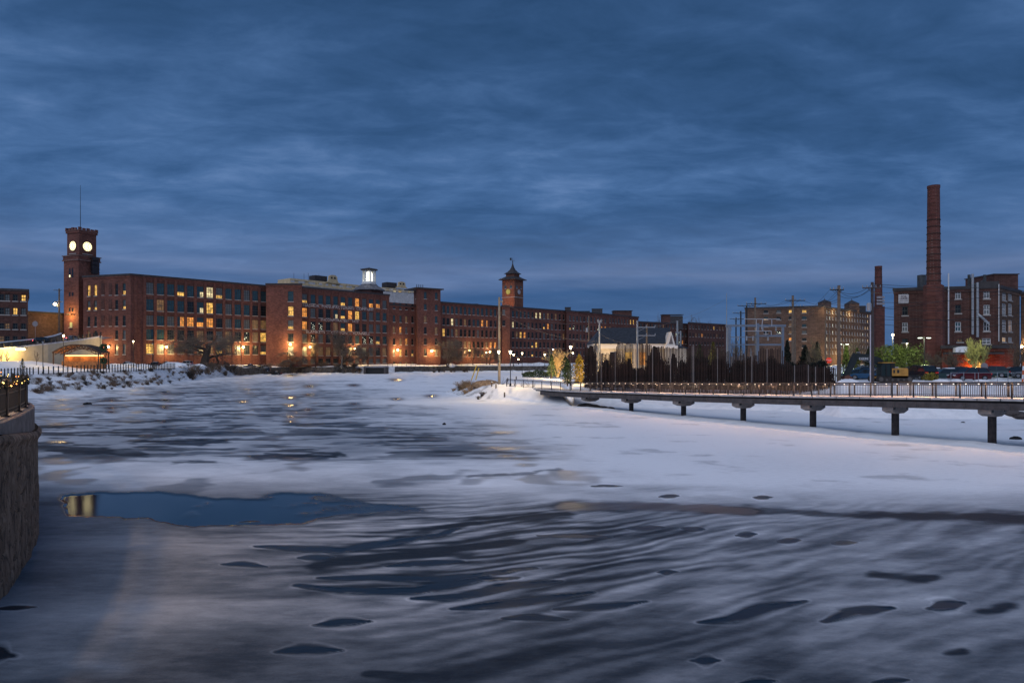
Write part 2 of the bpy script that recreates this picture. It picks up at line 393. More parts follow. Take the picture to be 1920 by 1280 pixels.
    pool = [(118, 926), (300, 924), (380, 932), (480, 934), (540, 922), (600, 926), (700, 942), (790, 950), (800, 957), (640, 966), (560, 980), (470, 985), (350, 989), (300, 976), (175, 971), (118, 969)]
    jx2 = (A.fbm(X / .7 + 3, Y / 1.1, 4, .55) - .5) * 34; jy2 = (B.fbm(X / 1.6, Y / 1.2 + 8, 4, .5) - .5) * 13; pm = poly_mask(PX + jx2, PY + jy2, pool).astype(float)
    pm = pm * np.clip(1.12 - .5 * sstep(330, 800, PX) - .45 * sstep(.52, .70, Q.fbm(X / 1.6, Y / 1.1 + 4, 4, .6)) * sstep(260, 420, PX), 0, 1)
    for _ in range(3): pm = (pm + np.roll(pm, 1, 0) + np.roll(pm, -1, 0) + np.roll(pm, 1, 1) + np.roll(pm, -1, 1)) / 5
    Wt = np.maximum(Wt, pm)
    P2 = [([(60, 915), (90, 922), (110, 926)], 5, .8), ([(70, 1015), (90, 1010)], 12, .9)]
    L = [([(418, 1058), (460, 1057), (502, 1061)], 4), ([(600, 1083), (700, 1082), (820, 1086), (1000, 1064)], 6), ([(560, 1097), (640, 1106), (780, 1107), (900, 1086), (965, 1083)], 8),
         ([(775, 1122), (860, 1118), (940, 1100), (1045, 1089)], 8), ([(850, 1140), (980, 1128), (1108, 1110)], 7), ([(1045, 1141), (1150, 1135), (1208, 1128)], 6), ([(948, 1158), (1010, 1156), (1062, 1161)], 5),
         ([(592, 1172), (640, 1166), (690, 1164)], 7), ([(520, 1222), (570, 1216), (635, 1219)], 8), ([(1314, 1166), (1370, 1160), (1440, 1138), (1506, 1126)], 8), ([(1547, 1164), (1600, 1146), (1672, 1139)], 8),
         ([(1745, 1139), (1772, 1134), (1802, 1130)], 8), ([(1305, 1238), (1345, 1238)], 7), ([(1392, 1279), (1452, 1276)], 6), ([(1640, 1278), (1700, 1274)], 5), ([(-30, 1218), (18, 1228)], 12), ([(-10, 1140), (66, 1137)], 3.5),
         ([(732, 1061), (780, 1057), (862, 1052)], 6), ([(480, 1024), (640, 1031), (820, 1003), (860, 990)], 6), ([(1236, 931), (1270, 930)], 3), ([(1412, 932), (1446, 932)], 3.2), ([(1112, 911), (1165, 910)], 2.4), ([(1462, 1015), (1500, 1012)], 4),
         ([(1562, 1018), (1602, 1017)], 3.5), ([(1380, 1003), (1415, 1000)], 4), ([(1236, 1073), (1268, 1072)], 4), ([(1180, 990), (1240, 988)], 4), ([(1280, 990), (1320, 992)], 3.5), ([(1010, 1003), (1145, 1006)], 3.5), ([(560, 1045), (620, 1043)], 5)]
    faint = [([(1060, 948), (1250, 950), (1400, 956)], 11), ([(1390, 955), (1560, 963), (1700, 966), (1830, 968), (1960, 972)], 8), ([(1850, 968), (2100, 985)], 14), ([(600, 1060), (760, 1040), (960, 1015)], 10), ([(1845, 1145), (1888, 1136)], 8), ([(1050, 880), (1000, 885), (880, 893)], 3),
             ([(760, 1005), (900, 975), (1060, 965)], 7), ([(1780, 1222), (1800, 1220)], 6), ([(620, 855), (480, 858)], 3.5), ([(1640, 1076), (1740, 1085)], 7), ([(700, 1262), (820, 1270)], 7),
             ([(250, 828), (330, 826), (420, 828)], 4), ([(200, 846), (260, 850)], 6), ([(80, 838), (190, 845)], 8), ([(500, 853), (640, 853)], 3), ([(330, 866), (400, 865)], 3), ([(130, 800), (80, 800)], 4)]
    for pts, w in L:
        y0 = min(p[1] for p in pts) - 60; y1 = max(p[1] for p in pts) + 60
        r = (pys > y0) & (pys < y1); sl_ = slice(np.argmax(r), len(r) - np.argmax(r[::-1]))
        d, p = seg_dist(PX[sl_] + jx[sl_] * .6, PY[sl_] + jy[sl_] * .35, pts, 3.0)
        wid = w * 3.0 * (.18 + .82 * np.sin(np.pi * np.clip(p * .92 + .04, 0, 1)) ** .9)
        m = 1 - sstep(.72, 1.14, d / wid + (s4[sl_] - .5) * .7)
        Wt[sl_] = np.maximum(Wt[sl_], m * .46); S[sl_] = S[sl_] * (1 - 1.0 * m)
        halo = 1 - sstep(.9, 2.4, d / wid)
        S[sl_] = S[sl_] - .10 * halo * (1 - m) + .13 * np.exp(-((d / wid - 1.75) / .45) ** 2) * (1 - m)
        if w > 5: rim[sl_] = np.maximum(rim[sl_], np.exp(-((d / wid - .80) / .09) ** 2) * sstep(.50, .66, A.fbm(X[sl_] / .8 + w, Y[sl_] / .5, 2)) * .75)
    for pts, w in faint:
        y0 = min(p[1] for p in pts) - 90; y1 = max(p[1] for p in pts) + 90
        r = (pys > y0) & (pys < y1); sl_ = slice(np.argmax(r), len(r) - np.argmax(r[::-1]))
        d, p = seg_dist(PX[sl_] + jx[sl_], PY[sl_] + jy[sl_], pts, 3.0)
        S[sl_] = S[sl_] - .42 * (1 - sstep(.2, 1.3, d / (w * 3.0)))
        if pts[0][1] in (948,): Wt[sl_] = np.maximum(Wt[sl_], .45 * (1 - sstep(.5, 1, d / (w * 2.4))))
    slick = .55 * sstep(.58, .70, B.fbm(X / 3.1 + 40, Y / 2.6, 3)) * far * (1 - open_) * sstep(705, 720, PY)
    for (lx, ly) in ((545, 745), (578, 740), (578, 768), (545, 790), (545, 781), (308, 735), (308, 762), (308, 790), (308, 800), (208, 750), (208, 765), (208, 772), (545, 760), (310, 750), (310, 765), (663, 757), (744, 748), (808, 742), (878, 735), (455, 753), (743, 712), (663, 722), (99, 828), (114, 828), (545, 703), (580, 724)):
        slick = np.maximum(slick, np.exp(-((PX - lx) / 12) ** 2 - ((PY - ly) / 2.8) ** 2))
    Wt = np.maximum(Wt, slick * .62); S = S - .35 * slick
    S = np.clip(S, 0.02, 1) * (1 - pm * .95)
    rim = rim * (1 - sstep(.5, 1, Wt) * .6)
    Z = -.03 * sstep(.5, 1, Wt) + .05 * (A.fbm(X / 2.5, Y / 2, 3) - .5) * np.clip(S, 0, 1) * (1 - pm) + .03 * rim
    m = bpy.data.materials.new('river_ice'); m.use_nodes = True; t = m.node_tree; b = t.nodes['Principled BSDF']
    def A_(n_):
        a = t.nodes.new('ShaderNodeAttribute'); a.attribute_name = n_; return a.outputs['Fac']
    tc = t.nodes.new('ShaderNodeTexCoord'); mpp = t.nodes.new('ShaderNodeMapping'); mpp.inputs['Scale'].default_value = (.6, 1.6, 1); LK(t, tc.outputs['Object'], mpp.inputs[0])
    g = N(t, 'ShaderNodeTexNoise', i_Scale=3.0, i_Detail=8.0, i_Roughness=.7); LK(t, mpp.outputs[0], g.inputs['Vector'])
    g2 = N(t, 'ShaderNodeTexNoise', i_Scale=17.0, i_Detail=6.0, i_Roughness=.8); LK(t, tc.outputs['Object'], g2.inputs['Vector'])
    gg = math_n(t, 'SUBTRACT', math_n(t, 'ADD', math_n(t, 'MULTIPLY', g.outputs[0], .6), math_n(t, 'MULTIPLY', g2.outputs[0], .4)), .5)
    s_ = math_n(t, 'ADD', A_('snow'), math_n(t, 'MULTIPLY', gg, .42))
    s_ = math_n(t, 'ADD', s_, math_n(t, 'MULTIPLY', A_('rim'), .45))
    col = ramp(t, s_, [(0, (.012, .020, .032)), (.16, (.040, .052, .070)), (.34, (.125, .145, .175)), (.6, (.34, .365, .41)), (.95, (.84, .86, .91))])
    col = mixc(t, A_('water'), col, (.006, .016, .030))
    LK(t, col, b.inputs['Base Color'])
    LK(t, ramp(t, A_('water'), [(0, .62), (.35, .34), (.55, .26), (.7, .12), (1, .03)]), b.inputs['Roughness'])
    LK(t, ramp(t, A_('water'), [(0, .30), (.5, .30), (1, .38)]), b.inputs['Specular IOR Level']); b.inputs['IOR'].default_value = 1.33
    bp = N(t, 'ShaderNodeBump', i_Distance=.03); LK(t, g.outputs[0], bp.inputs['Height'])
    LK(t, ramp(t, A_('water'), [(0, .55), (.5, .12), (1, .045)]), bp.inputs['Strength']); LK(t, bp.outputs[0], b.inputs['Normal'])
    me = grid_mesh('river_ice', X, Y, Z, [m], {'snow': S, 'water': Wt, 'rim': rim})
    o = link('river_ice', me); tag(o, 'half frozen river of grey ice, snow and dark open water', kind='structure')
make_ice()

# ---------------------------------------------------------------- land
def interp_stations(px, table):
    """table: [(px, [(D, z) ...])], linear between columns"""
    if px <= table[0][0]: return table[0][1]
    for (a, sa), (b, sb) in zip(table, table[1:]):
        if px <= b:
            t = (px - a) / (b - a); return [(x0 * (1 - t) + x1 * t, z0 * (1 - t) + z1 * t) for (x0, z0), (x1, z1) in zip(sa, sb)]
    return table[-1][1]
def land(name, label, pxs, table, counts, amp, dirtf=None, seed=4):
    V = VN(seed); rows = sum(counts) + 1; X = np.zeros((rows, len(pxs))); Y = X.copy(); Z = X.copy(); AM = X.copy(); T = X.copy()
    for j, px in enumerate(pxs):
        s = interp_stations(px, table); i = 0
        for k, c in enumerate(counts):
            for q in range(c):
                t = q / c; tt = t
                D = s[k][0] * (1 - t) + s[k + 1][0] * t; z = s[k][1] * (1 - tt) + s[k + 1][1] * tt
                X[i, j] = (px - CX) / F * D; Y[i, j] = D; Z[i, j] = z; AM[i, j] = amp[k] * (1 - t) + amp[min(k + 1, len(amp) - 1)] * t; T[i, j] = k + t; i += 1
        D, z = s[-1]; X[i, j] = (px - CX) / F * D; Y[i, j] = D; Z[i, j] = z; T[i, j] = len(counts)
    nn = V.fbm(X / 2.6, Y / 2.6, 5, .55) - .5
    Z += AM * nn * 2
    dirt = np.zeros(X.shape) if dirtf is None else dirtf(X, Y, Z, T, V)
    o = link(name, grid_mesh(name, X, Y, Z, [SNOW], {'dirt': dirt})); tag(o, label, kind='structure'); return o
def gm(px):  # far-shore distance of the river
    T = [(-700, 92), (-300, 96), (0, 100), (60, 110), (130, 122), (220, 140), (300, 163), (340, 187), (400, 233), (470, 262), (560, 288), (700, 300), (850, 340), (1030, 352), (1250, 380)]
    return float(np.interp(px, [a for a, _ in T], [b for _, b in T]))
north = []
for px, dt, zt, dg, zg in ((-700, 108, 3.1, 135, 4.6), (-300, 112, 3.1, 140, 5.0), (0, 118, 3.14, 148, 5.7), (60, 130, 3.26, 158, 5.8), (110, 137, 3.4, 165, 4.9), (150, 142, 3.56, 172, 4.1), (290, 175, 3.8, 215, 4.0), (345, 205, 3.9, 240, 4.1),
                           (400, 240, 3.6, 262, 4.1), (470, 268, 3.1, 284, 4.1), (560, 292, 3.2, 303, 4.1), (700, 305, 3.2, 320, 4.1), (850, 344, 3.1, 356, 4.1), (1030, 356, 3.1, 372, 4.2), (1250, 386, 3.1, 410, 4.3)):
    s = gm(px)
    north.append((px, [(s - 6, -.5), (s, .05), (s + (dt - s) * .35, .9 if px < 400 else .7), (dt, zt), (dg, zg), (dg + 250, zg + .6), (3500, zg + 4)]))
def bank_dirt(X, Y, Z, T, V):
    slope = sstep(1.1, 1.5, T) * (1 - sstep(2.9, 3.12, T)); f = V.fbm(X / 1.7 + 30, Y / 3.5, 4, .6)
    px = X / Y * F + CX
    lip = np.exp(-((T - 2.93) / .13) ** 2) * sstep(.42, .55, f) * (1 - sstep(340, 420, px))
    return np.clip(slope * sstep(.53, .68, f) * .85 + lip, 0, 1)
land('snowy_riverbank', 'snow covered ground and bank between the river and the brick mills', np.arange(-700, 1256, 4.0), north, [6, 18, 40, 12, 8, 4], [0, .15, .42, .22, .05, .4, 0], bank_dirt)
south = []
bermD = [(1040, 90), (1060, 88), (1100, 85), (1165, 80.5), (1262, 72.2), (1375, 65.8), (1505, 59.8), (1660, 53.3), (1842, 48.2), (1920, 46), (2100, 41.5), (2500, 35)]
def bd(px): return float(np.interp(px, [a for a, _ in bermD], [b for _, b in bermD]))
for px, dn, zk, dk, df in ((836, 124, .1, 126, 128), (860, 112, 1.0, 121, 138), (900, 104, 1.7, 112, 152), (935, 98, 2.2, 104, 165), (975, 95.5, 2.2, 100, 195), (1005, 93, 2.1, 98, 230), (1030, 90.5, 2.0, 98, 270), (1050, 89.2, 1.9, 98, 310)):
    south.append((px, [(dn - 4, -.3), (dn - 1.2, -.02), (dn, .10), (dn + 1.0, .25), (dn + (dk - dn) * .6, zk * .75), (dk, zk), (dk + (df - dk) * .6, zk + .1), (df - 4, zk * .8), (df + 3, -.6), (df + 60, -1), (df + 90, -1)]))
for px, toe, zt, top, ztop in ((1075, 90, 1.9, 96, 2.2), (1120, 88.5, 1.5, 95, 2.1), (1200, 85, 1.6, 93, 2.0), (1330, 83, 1.6, 90, 2.0), (1480, 79, 1.8, 86, 2.1), (1545, 74, 2.0, 83, 2.3), (1575, 71, 2.6, 79, 3.3), (1800, 69, 3.2, 77, 3.3), (1920, 69, 3.2, 77, 3.3), (2500, 66, 3.3, 76, 3.4)):
    b = bd(px); t2 = max(toe, b + 1.5)
    south.append((px, [(b - 6, -.3), (b - 4, -.02), (b - .5, .16), (b, .20), (b + .35, -.22), (t2, -.25), (t2 + (top - t2) * .85, zt), (top, ztop), (top + 60, ztop + .3), (top + 250, ztop + .9), (3500, ztop + 3.5)]))
def south_dirt(X, Y, Z, T, V):
    px = X / Y * F + CX; f = V.fbm(X / 1.3, Y / 1.3, 4, .6)
    tip = (px < 925) & (T > 2.5) & (T < 6.5)
    lot = sstep(7.1, 7.4, T) * sstep(1570, 1600, px) * .8
    tr = (px > 1060) * sstep(7.0, 7.3, T) * .35
    return np.clip(np.where(tip, sstep(.50, .62, f) * .8, 0) + lot * sstep(.40, .55, f) + tr * sstep(.45, .6, f), 0, 1)
land('snowy_point', 'snow covered point, side channel and car park ground beside the footbridge', np.concatenate([np.arange(836, 1600, 3.0), np.arange(1600, 2503, 6.0)]), south, [3, 6, 6, 6, 12, 12, 8, 10, 6, 4], [0, 0, .06, .12, .18, .16, .10, .12, .12, .2, 0], south_dirt, 8)
mb = MB(); mb.box(-6000, 6000, -60, 7000, -2.2, -1.2); tag(mb.build('ground', SNOW), 'flat snow covered ground reaching the horizon', kind='structure')
# grey stone wall along the far bank, with a culvert mouth
ws = []
for px in range(440, 1260, 12):
    s = gm(px) + 1.2; ws.append((px, s))
def wall_run(a, b, nm, lab):
    m = MB(); r0 = []; V = random.Random(a)
    P_ = [(px, s) for px, s in ws if a <= px <= b]
    for k in range(len(P_) - 1):
        for q in range(2):
            px = P_[k][0] + 6 * q; D = P_[k][1] + (P_[k + 1][1] - P_[k][1]) * q / 2
            r0.append((at(px, D), V.uniform(-.25, .25)))
    h = [0, .6, 1.2, 1.8, 2.4, 3.0]
    rings = []
    for p, j in r0:
        rings.append([(p.x, p.y + j * .5 + V.uniform(-.2, .2) + z * .08, -.4 + z * 1.14) for z in h] + [(p.x, p.y + 1.4, 3.02), (p.x, p.y + 1.4, -.4)])
    m.rings(rings, 0, True, True)
    o = m.build(nm, mat('dark_field_stone', (.075, .066, .058), .95, noise=(.9, .35, 2.0), bump=.8)); tag(o, lab, 'stone wall')
wall_run(440, 670, 'stone_wall', 'dark rough stone river wall under the snow, beside the leaning tree')
wall_run(730, 1250, 'stone_wall', 'long grey stone river wall running past the clock tower mill')
# ---------------------------------------------------------------- buildings
WMESH = {}
def window_mesh(w, h, style, fm):
    k = ('f', round(w, 2), round(h, 2), style, fm.name)
    if k not in WMESH:
        m = MB(); t = .13; y0, y1 = .16, .30
        m.box(-w / 2, -w / 2 + t, y0, y1, 0, h); m.box(w / 2 - t, w / 2, y0, y1, 0, h)
        m.box(-w / 2 + t, w / 2 - t, y0, y1, 0, t); m.box(-w / 2 + t, w / 2 - t, y0, y1, h - t, h)
        m.box(-w / 2 + t, w / 2 - t, y0 + .02, y1 - .02, h * .48, h * .48 + .14)
        nv = {'big': 2, 'small': 1, 'one': 0, 'mill': 3}[style]
        for i in range(nv):
            x = -w / 2 + w * (i + 1) / (nv + 1); m.box(x - .05, x + .05, y0 + .03, y1 - .03, t, h - t)
        if style in ('big', 'mill'):
            for z in (.25, .74): m.box(-w / 2 + t, w / 2 - t, y0 + .04, y1 - .04, h * z, h * z + .07)
        m.box(-w / 2 - .18, w / 2 + .18, -.12, .34, -.28, -.003, 1)
        WMESH[k] = m.mesh('window', [fm, STONE])
    return WMESH[k]
def pane_mesh(w, h, kind):
    k = ('p', round(w, 2), round(h, 2), kind)
    if k not in WMESH:
        m = MB(); y = .27; t = .06
        def q(x0, x1, z0, z1, mi): m.box(x0, x1, y - .012, y + .012, z0, z1, mi)
        x0, x1 = -w / 2 + t, w / 2 - t; z0, z1 = t, h - t; mid = h * .5
        base = {'d': 0, 'g': 1, 'b': 2, 'o': 3, 'y': 4, 'p': 5, 'w': 7}
        if kind in base: q(x0, x1, z0, z1, base[kind])
        elif kind == 'l': q(x0, x1, h * .34, z1, 0); q(x0, x1, z0, h * .34, 4)
        elif kind == 'k': q(x0, x1, h * .3, z1, 1); q(x0, x1, z0, h * .3, 4)
        elif kind == 'h': q(x0, x1, mid, z1, 0); q(x0, 0, z0, mid, 0); q(0, x1, z0, mid, 5)
        elif kind == 'r': q(x0, x0 + (x1 - x0) * .45, z0, z1, 0); q(x0 + (x1 - x0) * .45, x1, z0, z1, 3)
        elif kind == 'm': q(x0, x1, mid, z1, 0); q(x0, x1, z0, mid, 3)
        elif kind == 's':
            q(x0, x1, z0, z1, 2); R = random.Random(int(w * 100 + h * 10))
            for _ in range(6):
                x = R.uniform(x0 + .1, x1 - .25); z = R.uniform(z0 + .1, z1 - .4); m.box(x, x + R.uniform(.1, .28), y - .05, y - .015, z, z + R.uniform(.1, .35), 6)
        WMESH[k] = m.mesh('pane', [GLASS, GLASSG, GLASSB, LO, LY, LP, LS, LW])
    return WMESH[k]
class Facade:
    def __init__(s, root, pxa, Da, pxb, Db, z0, z1, bm, parapet=.7):
        s.root = root; s.A = at(pxa, Da); s.B = at(pxb, Db); s.L = (s.B - s.A).length; s.t = (s.B - s.A) / s.L
        s.n = Vector((s.t.y, -s.t.x, 0)); s.z0, s.z1, s.bm = z0, z1, bm; s.open = []; s.rz = math.atan2(s.t.y, s.t.x); s.parapet = parapet
    def u(s, px):
        r = (px - CX) / F; return (r * s.A.y - s.A.x) / (s.t.x - r * s.t.y)
    def D(s, px): return s.A.y + s.u(px) * s.t.y
    def z(s, px, py): return EYE + (HY - py) * s.D(px) / F
    def P(s, u, z, out=0.0): p = s.A + s.t * u + s.n * out; p.z = z; return p
    def M(s): # local frame: x along wall, -y outward
        return Matrix.Translation(s.A) @ Matrix.Rotation(s.rz, 4, 'Z')
    def win(s, u, zb, w, h, kind='d', style='small', fm=None):
        if u - w / 2 < .05 or u + w / 2 > s.L - .05: return
        s.open.append((u - w / 2, u + w / 2, zb, zb + h))
        if kind == 'b' and rnd.random() < .24: kind = 'w'
        o = link('window', window_mesh(w, h, style, fm or FRAME), s.root, s.P(u, zb) - wloc(s.root), s.rz)
        p = link('pane', pane_mesh(w, h, kind), o)
        return o
    def grid(s, cols, rows, ref, w, kinds, style='small', fm=None):
        """cols: px centres; rows: (top, bottom) py at column ref; kinds: a string per row"""
        for (yt, yb), ks in zip(rows, kinds):
            zt, zb = s.z(ref, yt), s.z(ref, yb)
            for px, k in zip(cols, ks):
                if k != ' ': s.win(s.u(px), zb, w, zt - zb, k, style, fm)
    def finish(s, name='wall', cornice=True):
        us = sorted({0.0, s.L, *[round(a, 3) for o in s.open for a in o[:2]]}); zs = sorted({s.z0, s.z1, *[round(a, 3) for o in s.open for a in o[2:]]})
        m = MB()
        op = [tuple(round(x, 3) for x in o) for o in s.open]
        for i in range(len(us) - 1):
            for j in range(len(zs) - 1):
                uc, zc = (us[i] + us[i + 1]) / 2, (zs[j] + zs[j + 1]) / 2
                if any(a < uc < b and c < zc < d for a, b, c, d in op): continue
                m.face([s.P(us[i], zs[j]), s.P(us[i + 1], zs[j]), s.P(us[i + 1], zs[j + 1]), s.P(us[i], zs[j + 1])])
        for a, b, c, d in op:
            e = -.35
            m.face([s.P(a, c), s.P(a, c, e), s.P(b, c, e), s.P(b, c)]); m.face([s.P(a, d), s.P(b, d), s.P(b, d, e), s.P(a, d, e)])
            m.face([s.P(a, c), s.P(a, d), s.P(a, d, e), s.P(a, c, e)]); m.face([s.P(b, c), s.P(b, c, e), s.P(b, d, e), s.P(b, d)])
            m.face([s.P(a, c, e), s.P(a, d, e), s.P(b, d, e), s.P(b, c, e)])
        m.build(name, s.bm, s.root)
        if cornice:
            c = MB(); Mx = s.M(); c.box(-.25, s.L + .25, -.38, .1, s.z1 - .55, s.z1 + .12, 0, Mx); c.box(-.1, s.L + .1, -.2, .05, s.z1 - 1.2, s.z1 - .553, 1, Mx)
            c.build('cornice', [ROOF, s.bm], s.root)
    def pilasters(s, pxs, w, z0=None, z1=None, out=.28):
        me = MB(); h = (z1 or s.z1 - 1.2) - (z0 or s.z0); me.box(-w / 2, w / 2, -out, -.002, 0, h); me = me.mesh('pilaster', s.bm)
        for px in pxs:
            link('pilaster', me, s.root, s.P(s.u(px), z0 or s.z0) - wloc(s.root), s.rz)
def shell(root, front, back, z0, z1, bm, roofm=None, name='roof'):
    """back and side walls and a flat roof behind the front polyline (world points)"""
    m = MB(); poly = [Vector(p) for p in front] + [Vector(p) for p in back]
    r = MB(); r.face([(p.x, p.y, z1 + .01) for p in poly]); n = len(poly); k = len(front)
    r.face([(p.x, p.y, z1 - .3) for p in poly][::-1]); r.build(name, roofm or SNOW, root)
    for i in range(k - 1, n):
        a, b = poly[i], poly[(i + 1) % n]; m.face([(a.x, a.y, z0), (b.x, b.y, z0), (b.x, b.y, z1), (a.x, a.y, z1)])
    m.build('side_wall', bm, root)
def wall_lamp(root_loc, power, label, grp='lit lamps fixed to the mill walls', r=.34, n=(0, -1, 0), col=(1, .62, .22)):
    t = thing('wall_lamp', label, 'lamp', root_loc, grp)
    m = MB(); m.box(-.12, .12, -.08, .02, -.4, .4); m.bar((0, 0, .25), (n[0] * .6, n[1] * .6, .45), .08); m.lathe([(.02, .62), (.42, .38), (.40, .33)], 8, 0, (n[0] * .6, n[1] * .6, 0)); m.build('bracket', BLACKM, t, world=False)
    g = MB(); g.ball((n[0] * .6, n[1] * .6, .05), r, 0, 10, 6); g.build('globe', GLOBE, t, world=False, smooth=True)
    lamp(t, (n[0] * 2.3, n[1] * 2.3, -.3), power, col, .2, world=False)
G0 = 3.2
# --- first mill block (end wall and long front)
t = thing('mill_building', 'five storey brick mill block with big windows beside the battlemented clock tower', 'mill', at(245, 250, G0))
H1 = 31.6 + 6
fe = Facade(t, 156, 257, 245, 250, G0, H1 - .0, BR)
fe.grid([166.5, 179, 218.7, 232.8], [(532, 553), (562, 580), (592, 611), (619, 636), (645, 664)], 218.7, 1.35, ['yybl', 'kkbk', 'bbbb', 'bbbg', 'bbgg'], 'small')
for px in (193, 207):     # bricked-up recesses
    for yt, yb in ((532, 553), (562, 580), (592, 611)):
        m = MB(); u = fe.u(px); m.box(u - .75, u + .75, -.05, -.002, fe.z(px, yb) - .25, fe.z(px, yb), 0, fe.M()); m.box(u - .75, u + .75, -.10, -.003, fe.z(px, yb), fe.z(px, yt) + .2, 1, fe.M()); m.build('blind_panel', [STONE, BRD], t)
fe.finish()
ff = Facade(t, 245, 250, 500, 289, G0, H1, BR)
c1 = [281, 301, 320, 339, 357, 375.5, 393.5, 411, 428.5, 446, 462.5, 478.5, 493.5]
rows1 = [(529.5, 551), (560.5, 582), (591, 609.5), (617, 636.5), (644.5, 663)]
ff.grid(c1, rows1, 281, 2.75, ['gddldhpkddgdd', 'dbddbhydgddbb', 'gdgromobgdgbb', 'ddbbbbbgbbs.y'.replace('.', 'b'), 'yggbbgblbgbbk'], 'big')
ff.pilasters([271] + [(a + b) / 2 for a, b in zip(c1, c1[1:])] + [254], 1.0)
m = MB()
for px0, px1 in ((272, 499),):
    for yt, yb in rows1:
        zt = ff.z(281, yt); m.box(ff.u(px0), ff.u(px1), -.07, -.004, zt + .35, zt + .6, 0, ff.M())
m.build('brick_band', BRD, t); ff.finish()
shell(t, [fe.A, fe.B, ff.B], [at(494, 315), at(255, 300), at(168, 274)], G0, H1 - .2, BRD)
# --- second mill block
t2 = thing('mill_building', 'long brick mill block with faded white company lettering between its window rows', 'mill', at(566, 291, G0))
fa = Facade(t2, 499, 285, 566, 285.5, G0, zy(531.5, 285), BR)
fa.grid([545], [(546, 565), (574, 592), (600, 617), (625, 641), (650, 666)], 545, 2.3, ['d', 'y', 'k', 'b', 'p'], 'big'); fa.finish()
fb = Facade(t2, 566, 291, 730, 326, G0, 31.3 + 6, BR)
c2 = [571.5, 587, 601.5, 615.5, 629.5, 643.2, 657, 670, 683.3, 696, 708.8, 721.2]
fb.grid(c2, [(551, 568), (577, 594), (602, 618), (626, 642), (650, 666), (672, 681)], 571.5, 2.35,
        ['kddddldogmmg', 'o bbhloydgdd'.replace(' ', 'g'), 'ossbblobbggd', 'gsgbbbbdssld', 'ggbbbbgsrgbb'.replace('r', 'p'), 'bgbbbbbggggg'], 'big')
fb.pilasters([(a + b) / 2 for a, b in zip(c2, c2[1:])] + [727.5], .95)
PAINT = mat('faded_white_paint', (.62, .58, .57), .9, noise=(.8, .35, 1.2))
for s_, px0, px1, row, sz in (('NASHUA  MANUFACTURING  COMPANY', 567, 700, 572.5, 1.75), ('INCORPORATED   1823', 601, 671, 598, 1.45), ('BLANKETS  -  COTTON  -  FLANNELS', 573, 692, 622, 1.6)):
    u0, u1 = fb.u(px0), fb.u(px1); o = text_part(s_, sz, PAINT, t2, (0, 0, 0), (math.pi / 2, 0, fb.rz), 'painted_lettering', .02)
    wd = max(v.co.x for v in o.data.vertices) - min(v.co.x for v in o.data.vertices); o.scale = ((u1 - u0) / wd, 1, 1)
    o.location = fb.P((u0 + u1) / 2, fb.z(571.5, row) , .32) - wloc(t2)
fb.finish()
fc = Facade(t2, 730, 327, 785, 340, G0, 26.2 + 6 + .6, BR)
fc.grid([739, 751, 762, 773.5, 783], [(567, 579), (591, 603.5), (612, 624), (634, 646), (655, 667), (678, 682)], 739, 1.35, ['ddbb ', 'ddbb ', 'bogb ', 'bbob ', 'gyblb', 'bgbb '], 'small'); fc.finish()
shell(t2, [fa.A, fa.B, fb.A, fb.B], [at(728, 356), at(520, 316), at(502, 300)], G0, 31.1 + 6, BRD); shell(t2, [fc.A, fc.B], [at(783, 366), at(731, 357)], G0, 32.5, BRD)
# --- stair tower
t3 = thing('stair_tower', 'tall plain brick stair tower with a flat overhanging roof between two mill blocks', 'tower', at(785, 334, G0))
zt = zy(541.5, 336)
f3 = Facade(t3, 783, 334, 826, 341, G0, zt, BR)
f3.grid([797.6, 818], [(547, 560), (570, 581), (592, 605), (613, 626), (634, 646), (654, 667)], 797.6, 1.45, ['dd', 'dd', 'bd', 'bb', 'bb', 'bg'], 'small')
f3.finish(cornice=False)
f3s = Facade(t3, 776, 345, 783, 334, G0, zt, BR); f3s.win(f3s.u(779.5), f3s.z(779.5, 560), 1.6, 4, 'b'); f3s.finish(cornice=False)
shell(t3, [f3s.A, f3.A, f3.B], [at(824, 354), at(780, 352)], G0, zt - .3, BRD)
m = MB(); m.box(-1.2, f3.L + 1.3, -1.1, 13, zt, zt + .55, 0, f3.M()); m.build('overhanging_roof', ROOF, t3)
for k in range(4):
    m = MB(); p = f3.P(1 + k * 1.1, zt + .55, -3); m.tube([p, p + Vector((0, 0, 1.8))], .16, 6); m.build('vent_pipe', ROOF, t3)
# --- curved mill in facets
t4 = thing('mill_building', 'long curving brick mill with five rows of narrow windows below the pointed clock tower', 'mill', at(900, 365, G0))
RW = random.Random(21)
seg = [(826, 345, 565.5), (940, 374, 573.8), (955, 372, 575), (1060, 406, 583), (1140, 436, 588.5), (1196, 464, 594)]
H4 = [109.5 * 345 / F + 6, 30.6 + 6, 29.6 + 6, 29.4 + 6]
fronts = []
def rndk(n, pd=.55, pl=.10): return ''.join(RW.choices('dbgoypsl', [pd * .5, .35, .1, pl * .3, pl * .3, pl * .3, .03, pl * .3], k=n))
cA = [832 + 8.05 * i for i in range(14)]
fA = Facade(t4, 826, 345, 941, 374, G0, 29.5 + 6, BR)
fA.grid(cA, [(573, 587), (596, 609), (616, 630), (639, 651), (656.5, 668)], 832, 1.55, ['dddddddddddddd', 'bbpgbbbddorbbb', 'ybgbbbbbgbbbby', 'bbbbbbbbbbbool', 'bbbgbbbbblbbbb'], 'small'); fA.finish()
fB0 = Facade(t4, 941, 372, 956, 371, G0, 29.8 + 6, BR); fB0.grid([944.5], [(580, 590), (600, 611)], 944.5, 1.6, 'gb'); fB0.finish()
fB = Facade(t4, 956, 374, 1062, 406, G0, 29.4 + 6, BR)
cB = [962 + 7.3 * i for i in range(14)]
